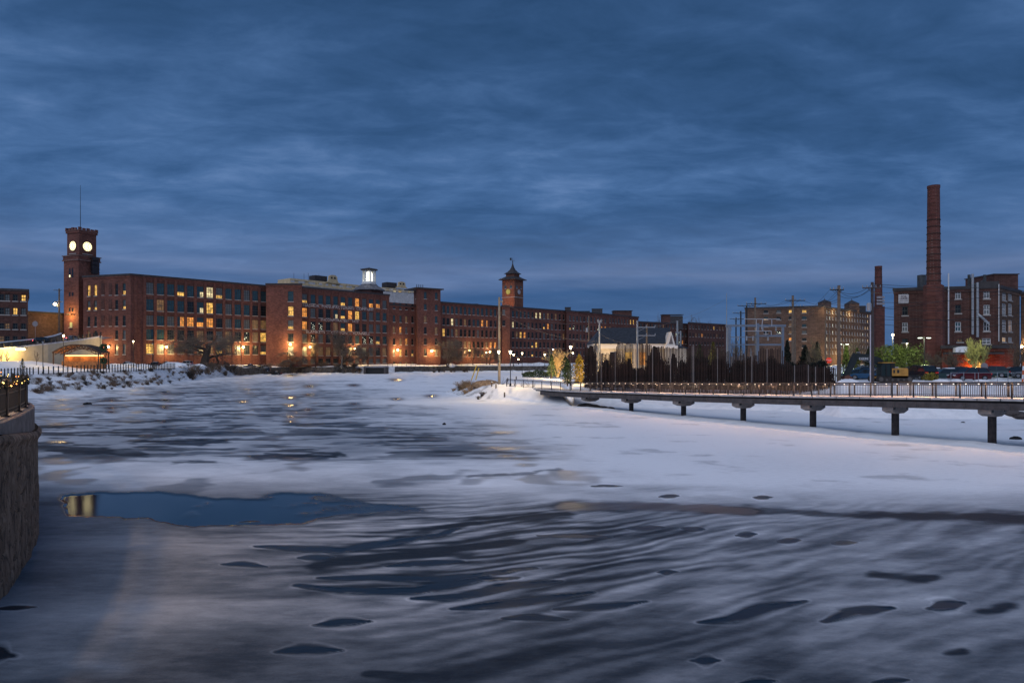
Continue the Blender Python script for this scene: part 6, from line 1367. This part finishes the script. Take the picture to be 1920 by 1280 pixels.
# dry shrubs
def shrub_mesh(seed, m_, n=46, h=1.0):
    R = random.Random(seed); m = MB()
    for _ in range(n):
        a = R.uniform(0, 6.28); s_ = R.uniform(.05, .8); p0 = Vector((R.gauss(0, .14), R.gauss(0, .14), -.15)); p1 = p0 + Vector((math.cos(a) * s_ * .5, math.sin(a) * s_ * .5, R.uniform(.3, .6) * h)); p2 = p1 + Vector((math.cos(a) * s_ * .5 + R.gauss(0, .1), math.sin(a) * s_ * .5, R.uniform(.1, .45) * h))
        m.tube([p0, p1, p2], [.018, .014, .006], 3, cap=False)
        for k in range(3):
            q = p1.lerp(p2, R.random()); m.tube([q, q + Vector((R.gauss(0, .14), R.gauss(0, .14), R.uniform(.05, .25)))], [.010, .004], 3, cap=False)
    return m.mesh('dry_shrub', m_)
DARKD = mat('dark_twigs', (.055, .042, .035), .95)
SM = [shrub_mesh(1, DRY), shrub_mesh(2, DRY, 60, .8), shrub_mesh(3, DARKD, 60), shrub_mesh(4, TAN, 70, .9), shrub_mesh(5, TWIG, 40, 1.3)]
dg = bpy.context.evaluated_depsgraph_get(); dg.update()
def ground_z(x, y):
    best = None
    for nm in ('snowy_riverbank', 'snowy_point'):
        o = bpy.data.objects[nm]; ok, loc, nrm_, i = o.ray_cast(Vector((x, y, 60)), Vector((0, 0, -1)))
        if ok and (best is None or loc.z > best): best = loc.z
    return 0.0 if best is None else max(best, 0.0)
R_ = random.Random(77)
def scatter(k, px0, px1, f, lab, grp, sizes, ms):
    for i in range(k):
        px = R_.uniform(px0, px1); D = f(px, R_.random()); p = at(px, D); z = ground_z(p.x, p.y)
        o = link('dry_shrub', SM[R_.choice(ms)], None, (p.x, p.y, z), R_.uniform(0, 6.28)); s_ = R_.uniform(*sizes); o.scale = (s_ * R_.uniform(.9, 1.6), s_, s_ * R_.uniform(.7, 1.1)); tag(o, lab, 'shrub', grp)
scatter(130, 62, 345, lambda px, q: gm(px) + 2 + q * 14, 'dry brown brush tuft poking from the snowy left riverbank', 'brush tufts on the snowy riverbank', (.5, 1.15), [0, 1, 2, 4])
scatter(40, 345, 440, lambda px, q: gm(px) + 2 + q * 8, 'dark brush on the far bank below the spreading tree', 'brush below the spreading tree', (1.4, 2.6), [0, 2, 4])
scatter(60, 440, 680, lambda px, q: gm(px) + 1.5 + q * 4, 'dark brush overhanging the rough stone river wall', 'brush on the stone river wall', (1.5, 3.0), [2, 0, 4])
scatter(12, 790, 880, lambda px, q: gm(px) - 1 + q * 3, 'snowy brush at the foot of the wall by the twin stemmed tree', 'brush by the twin stemmed tree', (1.0, 2.0), [2, 4])
for px, py, D, s_, k, lab in ((868, 725, 117, 1.9, 3, 'tan dry grass clump on the tip of the point'), (878, 721, 118, 1.6, 3, 'tallest tan dry grass clump beside the yellow guy markers'), (884, 727, 112, 1.3, 3, 'low tan grass clump on the point slope'), (873, 731, 112, .9, 3, 'small tan grass clump at the ice edge of the point'),
                              (905, 740, 105, .9, 2, 'dark twigs half buried in the snow of the point'), (897, 743, 104, .7, 2, 'dark twig heap at the ice edge under the point'), (851, 738, 121, .7, 3, 'last small grass tuft at the very tip of the point'), (862, 733, 117, 1.0, 2, 'dark grass tuft between the tan clumps')):
    p = at(px, D); z = ground_z(p.x, p.y); o = link('dry_shrub', SM[k], None, (p.x, p.y, z), px); o.scale = (s_ * 1.3, s_, s_); tag(o, lab, 'shrub', 'dry grass clumps on the point')
RE = MB(); rr_ = random.Random(6)
for k in range(12): RE.tube([(rr_.gauss(0, .3), rr_.gauss(0, .1), -.1), (rr_.gauss(0, .35), rr_.gauss(0, .1), rr_.uniform(.4, 1.3))], [.014, .006], 3, cap=False)
REm = RE.mesh('reeds', DARKD)
for px, py, lab in ((935, 746, 'sparse reed stalks nearest the tip of the point'), (943, 748, 'second sparse reed cluster at the ice edge'), (966, 750, 'short thick reed tuft in the snow edge'), (980, 752, 'reed stalks below the first bridge railing posts'), (990, 752, 'tall reed stalks under the railing'), (1000, 753, 'tallest reed stalks nearest the bridge deck'), (951, 748, 'tall pair of reed stalks on the snow edge')):
    D = 7680 / (py - 675) if py < 749 else 7680 / (py - 675 + .0); p = at(px, D); o = link('reeds', REm, None, (p.x, p.y, ground_z(p.x, p.y)), px); tag(o, lab, 'reeds', 'reed clusters at the ice edge of the point')
# ---------------------------------------------------------------- small things on the point
for i, (px, py, D, lab) in enumerate(((922, 0, 106, 'first wooden bollard nearest the tan boulder'), (930, 0, 103, 'short wooden bollard beside the utility pole foot'), (946, 0, 99, 'wooden bollard before the lantern post'), (952, 0, 118, 'small wooden bollard behind the lantern post'), (968, 0, 130, 'farthest wooden bollard along the point path'))):
    p = at(px, D); t = thing('bollard', lab, 'bollard', (p.x, p.y, ground_z(p.x, p.y)), 'wooden bollards on the point'); m = MB(); m.lathe([(.11, -.2), (.11, .62), (.08, .68)], 8); m.build('post', WOOD, t, world=False); m = MB(); m.lathe([(.125, .685), (.12, .74), (.03, .78)], 8); m.build('snow_cap', SNOW, t, world=False)
def boulder(px, D, r, label, seed, m_, sq=(1, 1, .6), nm='boulder', dz=0, parent_snow=True, cat='boulder', grp=None):
    V_ = VN(seed); n, k = 14, 9; m = MB(); R = []
    for i in range(k + 1):
        th = math.pi * i / k; ring = []
        for j in range(n):
            a = 2 * math.pi * j / n; q = 1 + .5 * (float(V_.fbm(np.array([math.cos(a) * 1.5 + 5 + i * .4]), np.array([math.sin(a) * 1.5 + 5]), 3)[0]) - .5); ring.append((r * q * max(.01, math.sin(th)) * math.cos(a) * sq[0], r * q * max(.01, math.sin(th)) * math.sin(a) * sq[1], -r * math.cos(th) * sq[2] * q))
        R.append(ring)
    m.rings(R); p = at(px, D); o = link(nm, m.mesh(nm, m_), None, (p.x, p.y, ground_z(p.x, p.y) + dz), seed); tag(o, label, cat, grp); return o
ROCK = mat('dark_rock', (.06, .052, .05), .9, noise=(3, .5, 1.6), bump=.5)
boulder(911, 112, 1.5, 'flat tan boulder on the snowy point left of the pole', 3, mat('tan_rock', (.30, .20, .12), .9, noise=(2.5, .5, 1.3), bump=.5), (1.6, .9, .55))
for px, D, r, lab in ((1893, 70.5, .75, 'flat dark rock in the snow beyond the last bridge pier'), (1914, 70, .9, 'larger dark rock at the edge of the side channel snow'), (1905, 71.5, .5, 'small dark rock between two bigger rocks'), (1112, 86.5, .8, 'dark snow dusted rock under the bridge landing'), (1128, 84.6, .7, 'second dark rock under the bridge landing'), (1143, 83.6, .55, 'jagged rock nearest the second bridge pier'), (1100, 88.5, .8, 'rock close against the bridge abutment')):
    boulder(px, D, r, lab, int(px) % 50, ROCK, (1.5, 1, .5), grp='dark rocks below the footbridge')
for px, y, s_, lab in ((833, 795.5, .22, 'small black lump of debris on the snowy ice'), (1905, 823, .26, 'black lump of debris beside the last pier'), (1806, 792, .12, 'tiny dark twig scrap on the side channel snow'), (164, 758, .35, 'dark stick lying on the ice by the riverbank')):
    D = 7680 / (y - 675); boulder(px, D, s_, lab, int(px) % 40, mat('black_debris', (.012, .012, .014), .8), (1.7, .8, .8), 'debris', cat='debris')
YEL = mat('yellow_plastic', (.65, .42, .04), .5)
for px0, y0, px1, y1, lab in ((884, 712, 893.5, 685, 'longer yellow guy wire guard slanting over the grass clump'), (892, 712, 898, 690, 'shorter yellow guy wire guard slanting over the grass clump')):
    m = MB(); m.tube([pt(px0, y0, 116), pt(px1, y1, 118)], .09, 6); o = m.build('guy_guard', YEL); tag(o, lab, 'guy wire guard', 'yellow guy wire guards')
tgf = thing('wire_fence', 'small grey wire fence panel on the snow behind the railing', 'fence', at(1045, 108, 2.2)); m = MB(); a, b = at(1032, 108), at(1062, 108); z = 2.1
for q in np.linspace(0, 1, 9): p = a.lerp(b, q); m.bar((p.x, p.y, z), (p.x, p.y, z + 1.1), .03)
for q in (0.05, .6, 1.1): m.bar((a.x, a.y, z + q), (b.x, b.y, z + q), .03)
m.build('wire_panel', GALV, tgf); m = MB(); m.bar((a.x, a.y, z - .3), (a.x, a.y, z + 1.2), .07); m.build('post', BLACKM, tgf)
# ---------------------------------------------------------------- cars
CARM = {}
def paint(name, col): return mat(name, col, .25, .6, .3, noise=(1, .9, 1.1))
TYRE = mat('black_rubber', (.015, .015, .016), .85); RIM = mat('alloy_rim', (.3, .3, .32), .35, .5, .7); CGL = mat('car_window_glass', (.015, .02, .024), .08, .9); TAILR = mat('red_tail_lens', (.35, .01, .01), .3, emit=(1, .04, .03), estr=.2); TAILON = emis('lit_tail_lens', (1, .10, .10), 5); HEADL = mat('headlamp_lens', (.55, .56, .6), .15, .8)
def car(px, D, rz, pm_, label, style='sedan', z=None, tail=False, snow=False, grp='cars in the car park beyond the bridge', s=1.0):
    p = at(px, D); zb = z if z is not None else ground_z(p.x, p.y); t = thing('parked_car' if not tail else 'moving_car', label, 'car', (p.x, p.y, zb - .02), grp, rz); t.scale = (s, s, s)
    L_, Wd, H = {'sedan': (4.7, .90, 1.42), 'suv': (4.7, .94, 1.70), 'van': (5.0, .97, 1.95), 'hatch': (4.2, .88, 1.5)}[style]
    belt = H * .60 if style != 'sedan' else H * .62; hood = {'sedan': .30, 'suv': .26, 'van': .20, 'hatch': .27}[style]; tailx = {'sedan': .82, 'suv': .98, 'van': .99, 'hatch': .95}[style]; ws = hood + .13
    x = lambda q: L_ / 2 - L_ * q      # front at +x
    key = (style, pm_.name)
    if key not in CARM:
        m = MB(); R = []
        for q, zl, zh, w in ((0, .42, .58, .72), (.015, .28, belt * .74, .92), (.06, .22, belt * .80, .97), (hood * .55, .22, belt * .93, 1), (hood, .22, belt, 1), (.55, .22, belt + .02, 1), (.85, .22, belt + .04, .99), (.96, .24, belt + .02, .96), (.99, .30, belt * .85, .92), (1, .42, belt * .7, .85)):
            W_ = Wd * w; R.append([(x(q), -W_ * .96, zl), (x(q), -W_, (zl + zh) / 2), (x(q), -W_ * .95, zh - .05), (x(q), -W_ * .82, zh), (x(q), W_ * .82, zh), (x(q), W_ * .95, zh - .05), (x(q), W_, (zl + zh) / 2), (x(q), W_ * .96, zl)])
        m.rings(R)
        rf = [(ws + .0, H - .06, .80), (ws + .10, H, .82), ((ws + tailx) / 2, H + .01, .82), (tailx - .16, H - .03, .80), (tailx - .12, H - .08, .78)]
        m.rings([[(x(q), -Wd * w, zt - .045), (x(q), Wd * w, zt - .045), (x(q), Wd * w * .9, zt), (x(q), -Wd * w * .9, zt)] for q, zt, w in rf])
        for sgn in (-1, 1):     # pillars
            for qa, qb in ((hood + .01, ws + .02), ((hood + tailx) / 2 + .03, (hood + tailx) / 2 + .03), (tailx - .01, tailx - .13)):
                m.bar((x(qa), sgn * Wd * .89, belt), (x(qb), sgn * Wd * .80, H - .05), .07, .05)
        body = m.mesh('body', pm_, smooth=False)
        m = MB(); m.rings([[(x(q), -Wd * w, zt) for q, zt, w in ((hood + .005, belt - .01, .88), (tailx + .0, belt - .01, .88), (tailx - .14, H - .05, .79), (ws + .01, H - .05, .79))], [(x(q), Wd * w, zt) for q, zt, w in ((hood + .005, belt - .01, .88), (tailx, belt - .01, .88), (tailx - .14, H - .05, .79), (ws + .01, H - .05, .79))]]); gl = m.mesh('window_glass', CGL)
        r = .33 if style != 'suv' else .36; m = MB(); m.tube([(0, -.11, 0), (0, .11, 0)], r, 16); ty = m.mesh('tyre', TYRE); m = MB(); m.tube([(0, -.125, 0), (0, .125, 0)], r * .62, 12); ri = m.mesh('rim', RIM)
        m = MB(); m.box(-.06, .06, -.18, .18, -.08, .08); hl = m.mesh('headlight', HEADL); tl0 = m.mesh('tail_light', TAILR); tl1 = m.mesh('tail_light', TAILON)
        m = MB(); m.rings([[(x(q), -Wd * .74, H + .012), (x(q), Wd * .74, H + .012), (x(q), Wd * .6, H + .10), (x(q), -Wd * .6, H + .10)] for q in (ws + .08, tailx - .2)]); sn = m.mesh('roof_snow', SNOW)
        CARM[key] = (body, gl, ty, ri, hl, tl0, tl1, sn, r)
    body, gl, ty, ri, hl, tl0, tl1, sn, r = CARM[key]
    link('body', body, t); link('window_glass', gl, t)
    for q in (.19, .79):
        for sgn in (-1, 1): w_ = link('wheel', ty, t, (x(q), sgn * Wd * .90, r)); link('rim', ri, w_)
    for sgn in (-1, 1): link('headlight', hl, t, (x(.012), sgn * Wd * .66, belt * .70)); link('tail_light', tl1 if tail else tl0, t, (x(.992), sgn * Wd * .68, belt * .86))
    if snow: link('roof_snow', sn, t)
    return t
BLK = paint('black_car_paint', (.012, .013, .016)); RED = paint('dark_red_car_paint', (.09, .008, .010)); TEAL = paint('dark_teal_car_paint', (.02, .05, .055)); SIL = paint('silver_car_paint', (.28, .30, .32)); BLU = paint('blue_car_paint', (.015, .07, .15)); GRY = paint('grey_car_paint', (.10, .11, .12)); WHC = paint('white_car_paint', (.5, .5, .52))
pi = math.pi
car(1817, 87, pi * 1.0, RED, 'dark red suv parked behind the bridge rail below the vase shaped tree', 'suv')
car(1726, 91, pi * .5, BLK, 'black van parked beside the excavator and yellow bush', 'van'); car(1710, 96, pi * .53, BLK, 'dark car hidden behind the excavator body', 'suv')
car(1752, 99, pi * .9, GRY, 'grey car behind the yellow bush', 'sedan', snow=True); car(1771, 93, pi * .93, TEAL, 'dark teal hatchback between the yellow bush and red suv', 'hatch', snow=True); car(1790, 98, pi * .95, TEAL, 'dark green car roof behind the red suv', 'suv')
car(1857, 101, pi * .8, TEAL, 'dark teal suv behind the back of the road sign', 'suv'); car(1882, 103, pi * .75, GRY, 'dark grey car next to the teal suv by the annex', 'sedan'); car(1905, 100, pi * .75, BLK, 'black car before the orange traffic post', 'suv'); car(1935, 98, pi * .75, GRY, 'dark grey car cut by the picture edge', 'suv')
car(1893, 112, pi * .8, SIL, 'silver car roof in the back row by the annex', 'sedan'); car(1603, 96, pi * .95, TEAL, 'dark car beside the wooden pole behind the excavator arm', 'sedan'); car(1625, 93, pi * .8, BLU, 'bright blue car behind the excavator bucket', 'hatch'); car(1643, 97, pi * .85, WHC, 'white and blue car behind the conduit pole', 'sedan'); car(1618, 103, pi * .95, GRY, 'dark grey car in the back row before the lime evergreen', 'suv')
g2 = 'cars parked beside the mills'
car(349, 236, pi * .95, WHC, 'pale snow covered car before the spreading tree at the long mill', 'suv', snow=True, grp=g2); car(290, 226, pi * .9, BLK, 'dark car half hidden in snow heaps at the mill corner', 'sedan', grp=g2, snow=True); car(312, 233, pi * .95, GRY, 'dark grey snowy car below the first bright mill lamp', 'sedan', grp=g2, snow=True); car(468, 268, pi * 1.1, GRY, 'snowy grey car under the lamp past the spreading tree', 'sedan', grp=g2, snow=True); car(495, 272, pi * 1.1, BLK, 'dark car near the corner between both mill blocks', 'suv', grp=g2, snow=True); car(517, 275, pi, BLK, 'dark car beside the blank brick bay', 'sedan', grp=g2, snow=True); car(238, 215, pi * .9, SIL, 'pale snow buried car near the small lit lamp post', 'sedan', grp=g2, snow=True)
zr = lambda px, D: float(np.interp(px, [-200, 0, 90, 150, 189], [8.0, 8.7, 10.1, 11.4, 12.9]))
car(137, 189, pi * .38, SIL, 'silver car with lit red tail lights on the climbing road', 'sedan', z=11.35, tail=True, grp='vehicles on the climbing road'); car(83, 184, pi * .2, BLK, 'dark pickup like suv with red lights on the climbing road', 'suv', z=10.3, tail=True, grp='vehicles on the climbing road', s=1.1)
# ---------------------------------------------------------------- excavator
xe = thing('excavator', 'yellow tracked excavator with dark cab and arm reaching down to its bucket', 'excavator', at(1682, 82.3, ground_z(at(1682, 82.3).x, 82.3) - .02)); K = 82.3 / F; xe.location.y = 83.5
YE = mat('construction_yellow', (.46, .23, .05), .5, noise=(1.5, .75, 1.15)); TRK = mat('muddy_track_steel', (.035, .03, .028), .85, noise=(4, .5, 1.6)); DKG = mat('dark_arm_paint', (.02, .026, .028), .5)
def ex(px): return (px - 1682) * K
zb = ground_z(at(1682, 83.5).x, 83.5) - .02
def ez_(py): return zy(py, 82.3) - zb
for y in (-1.2, .7):
    m = MB(); x0, x1 = ex(1646), ex(1712); h = .78; P_ = []
    for k in range(8): a = pi / 2 + pi * k / 7; P_.append((x0 + h / 2 + math.cos(a) * h / 2, h / 2 + math.sin(a) * h / 2))
    for k in range(8): a = -pi / 2 + pi * k / 7; P_.append((x1 - h / 2 + math.cos(a) * h / 2, h / 2 + math.sin(a) * h / 2))
    m.prism(P_, y, y + .5); trk = m.build('track', TRK, xe, world=False)
    for k in range(6): m = MB(); xx = x0 + .4 + (x1 - x0 - .8) * k / 5; m.tube([(xx, y - .03, .3 if 0 < k < 5 else .39), (xx, y + .02, .3 if 0 < k < 5 else .39)], .14 if 0 < k < 5 else .27, 12); m.build('roller', mat('worn_steel', (.10, .09, .085), .7), trk, world=False)
m = MB(); m.box(-1.1, 1.1, -.7, .7, .4, .85); m.build('undercarriage', TRK, xe, world=False)
m = MB(); m.box(ex(1650), ex(1703), -1.15, 1.15, ez_(709), ez_(706)); m.build('deck', YE, xe, world=False)
m = MB(); m.prism([(ex(1672.5), ez_(708)), (ex(1701), ez_(708)), (ex(1703), ez_(706)), (ex(1703), ez_(692)), (ex(1701.5), ez_(689.5)), (ex(1672.5), ez_(690.5))], -1.2, 1.2); bdy = m.build('engine_housing', YE, xe, world=False)
for a, b in ((1675, 1678), (1682, 1686)): m = MB(); m.box(ex(a), ex(b), -1.22, -1.203, ez_(699), ez_(693)); m.build('vent_grille', DKG, bdy, world=False)
m = MB(); m.box(ex(1680), ex(1691), -.5, .7, ez_(689.5), ez_(687.3)); m.build('exhaust_cover', mat('pale_cover', (.4, .4, .45), .6), bdy, world=False)
m = MB(); m.prism([(ex(1652), ez_(706)), (ex(1671.5), ez_(706)), (ex(1671.5), ez_(680.5)), (ex(1656), ez_(680.5)), (ex(1652), ez_(687))], -1.15, -.15); cabm = m.build('cab', mat('cab_glass_dark', (.012, .022, .022), .3, .4), xe, world=False)
for a in ((1652, 706, 1652, 687), (1652, 687, 1656, 680.5), (1671.5, 706, 1671.5, 680.5), (1662, 706, 1662, 680.5), (1652, 705.5, 1671.5, 705.5)):
    m = MB(); m.bar((ex(a[0]), -1.18, ez_(a[1])), (ex(a[2]), -1.18, ez_(a[3])), .09); m.build('cab_frame', BLACKM, cabm, world=False)
m = MB(); m.box(ex(1655), ex(1679), -1.2, -.1, ez_(680.4), ez_(678.8)); m.build('cab_roof', YE, cabm, world=False); m = MB(); m.box(ex(1671.6), ex(1679), -1.1, -.2, ez_(690), ez_(680.5)); m.build('cab_rear', BLACKM, cabm, world=False)
m = MB(); m.prism([(ex(1665), ez_(688)), (ex(1668), ez_(676)), (ex(1660), ez_(670)), (ex(1637), ez_(663)), (ex(1616), ez_(662)), (ex(1613), ez_(666)), (ex(1618), ez_(671)), (ex(1640), ez_(678)), (ex(1656), ez_(684))], .1, .62); bm_ = m.build('boom', DKG, xe, world=False)
text_part('DEERE', .42, mat('white_decal', (.7, .7, .72), .6), bm_, (ex(1630), .085, ez_(672.3)), (pi / 2, 0, 0), 'lettering', .01)
m = MB(); m.prism([(ex(1612), ez_(661)), (ex(1621), ez_(665)), (ex(1616), ez_(680)), (ex(1602), ez_(707)), (ex(1595), ez_(709)), (ex(1593), ez_(704)), (ex(1600), ez_(690)), (ex(1608), ez_(670))], .15, .55); m.build('dipper_arm', DKG, xe, world=False)
m = MB(); m.tube([(ex(1640), .36, ez_(676)), (ex(1621), .36, ez_(664.5))], .09, 8); m.tube([(ex(1625), .36, ez_(660.5)), (ex(1618), .36, ez_(660))], .08, 8); m.tube([(ex(1650), .0, ez_(694)), (ex(1640), .0, ez_(676))], .11, 8); m.build('hydraulic_ram', mat('bright_ram', (.35, .35, .37), .3, .6, .8), xe, world=False)
m = MB(); m.prism([(ex(1592), ez_(706)), (ex(1600), ez_(703)), (ex(1607), ez_(707)), (ex(1609), ez_(713)), (ex(1606), ez_(718)), (ex(1598), ez_(719)), (ex(1594), ez_(713))], -.05, .75); m.build('bucket', mat('rusty_bucket', (.13, .06, .045), .8, noise=(3, .6, 1.4)), xe, world=False)
# ---------------------------------------------------------------- car park furniture
def double_lamp(px, D, zb, yh, label, pw, lit=True):
    b = at(px, D, zb); h = zy(yh, D) - zb; t = thing('car_park_lamp', label, 'lamp post', b, 'car park lamp posts'); m = MB(); m.tube([(0, 0, -.3), (0, 0, h)], .09, 8); m.build('pole', BLACKM, t, world=False)
    m = MB(); m.bar((-.5, 0, h), (.5, 0, h), .07); m.build('arm', BLACKM, t, world=False)
    for s_ in (-1, 1):
        m = MB(); m.box(s_ * .75 - .35, s_ * .75 + .35, -.16, .16, h - .06, h + .08); hd = m.build('lamp_head', BLACKM, t, world=False)
        m = MB(); m.box(s_ * .75 - .28, s_ * .75 + .28, -.19, .12, h - .13, h - .063); m.build('lens', emis('cool_lamp_lens', (.9, 1, .8), 7) if (lit and (s_ < 0 or pw > 300)) else GALV, hd, world=False)
    if pw: lamp(t, (-.75, -.3, h - .4), pw, (.9, 1, .62), .2, world=False)
double_lamp(1733, 118, 3.4, 632.5, 'tall twin head lamp post before the base of the big chimney', 420); double_lamp(1582, 150, 3.4, 644.5, 'white lit twin head lamp beside the wooden car park pole', 500)
for px, D, y, pw, lab in ((1673.5, 170, 628, 900, 'bright flood light on a pole between the block and the mill'), (1700, 140, 644.5, 300, 'small hooded lamp before the mill wall above the bushes')):
    t = thing('car_park_lamp', lab, 'lamp post', at(px, D, 3.3), 'car park lamp posts'); h = zy(y, D) - 3.3; m = MB(); m.tube([(0, 0, -.3), (0, 0, h)], .1, 8); m.build('pole', GALV, t, world=False); m = MB(); m.ball((0, -.2, h), .33 if px < 1690 else .22); m.build('lens', GLOBEW, t, world=False); lamp(t, (0, -.8, h), pw, (1, .85, .5), .2, world=False)
t = thing('wall_lamp', 'warm lamp on the boarded mill wing at the picture edge', 'lamp', on(f13c, 1917, 650), 'lit lamps fixed to the mill walls'); m = MB(); m.ball(on(f13c, 1917, 650, .5), .3); m.build('globe', GLOBE, t); lamp(t, on(f13c, 1915, 651, 1.4), 700, (1, .75, .35), .2)
def road_sign(px, D, y, r, label, face, txt=None, yb=713):
    p = at(px, D); zb = ground_z(p.x, p.y); t = thing('road_sign', label, 'road sign', (p.x, p.y, zb)); h = zy(y, D) - zb; m = MB(); m.tube([(0, .04, -.2), (0, .04, h + r)], .035, 6); m.build('pole', GALV, t, world=False)
    m = MB(); m.lathe([(r, 0), (r, .03)], 8, 0, (0, 0, 0), pi / 8); me = m.mesh('sign_plate', face); o = link('sign_plate', me, t, (0, -.01, h)); o.rotation_euler = (pi / 2, 0, 0)
    if txt: text_part(txt, r * .72, mat('white_decal', ()), t, (0, -.06, h), (pi / 2, 0, 0), 'lettering', .005)
road_sign(1554, 101, 675.5, .46, 'red octagonal stop sign lit beside the tall dark hedge', mat('red_sign_face', (.5, .03, .02), .4, emit=(1, .10, .04), estr=.35), 'STOP'); road_sign(1845.5, 86.5, 686.5, .46, 'grey back of an octagonal sign standing behind the red suv', mat('grey_sign_back', (.22, .20, .21), .5)); road_sign(66, 175, 607, .75, 'pale diamond road sign back above the climbing road', mat('grey_sign_back', ()))  # stop sign face is given a glow in place of light on it
t = thing('traffic_post', 'slanting orange and white traffic post at the car park edge', 'traffic post', at(1917, 80, 3.3)); OR = mat('orange_plastic', (.55, .12, .03), .5)
for k in range(5): m = MB(); m.tube([(.0 + .03 * k, 0, .5 * k), (.03 * k + .03, 0, .5 * k + .5)], .09, 8); m.build('band', OR if k % 2 == 0 else mat('white_decal', ()), t, world=False)
tcf = thing('chain_fence', 'low chain link fence with thin posts across the car park front', 'fence', at(1840, 81, 3.3)); FPs = [at(1783, 82, 3.3), at(1830, 81, 3.3), at(1915, 80, 3.35), at(1990, 79, 3.35)]
for px in (1783, 1807, 1828, 1834.5, 1870, 1890, 1925, 1960): p = at(px, 81.2, 3.2); m = MB(); m.tube([p, p + Vector((0, 0, 1.35))], .035, 6); m.build('post', GALV, tcf)
m = MB()
for a, b in zip(FPs, FPs[1:]): m.bar(a + Vector((0, 0, 1.2)), b + Vector((0, 0, 1.2)), .035)
m.build('top_rail', GALV, tcf)
# snow heaps ploughed up along the lots
for px, D, r, lab in ((245, 208, 2.2, 'ploughed snow heap near the mill corner by the lit lamp post'), (268, 212, 1.8, 'smaller ploughed snow heap before the dark snowy car'), (325, 222, 2.6, 'tall snow heap beside the pale snowy car'), (218, 190, 2.0, 'low wide snow heap beside the arched canopy'), (372, 226, 2.0, 'snow heap at the foot of the spreading tree'), (845, 343, 2.6, 'snow heap below the twin stemmed tree'), (1010, 360, 2.6, 'far snow heap on the river wall behind the lantern post'), (985, 358, 2.0, 'lower far snow heap on the river wall'),
                      (1792, 84, .6, 'small snow lump before the red suv'), (1840, 84, .6, 'small snow lump under the sign pole'), (1765, 85, .6, 'small snow lump by the teal hatchback'), (1592, 80, 1.0, 'snow heap beside the excavator bucket')):
    boulder(px, D, r * .85, lab, int(px) % 60, SNOW, (2.0, 1.1, .55), 'snow_heap', cat='snow heap', grp='ploughed snow heaps')
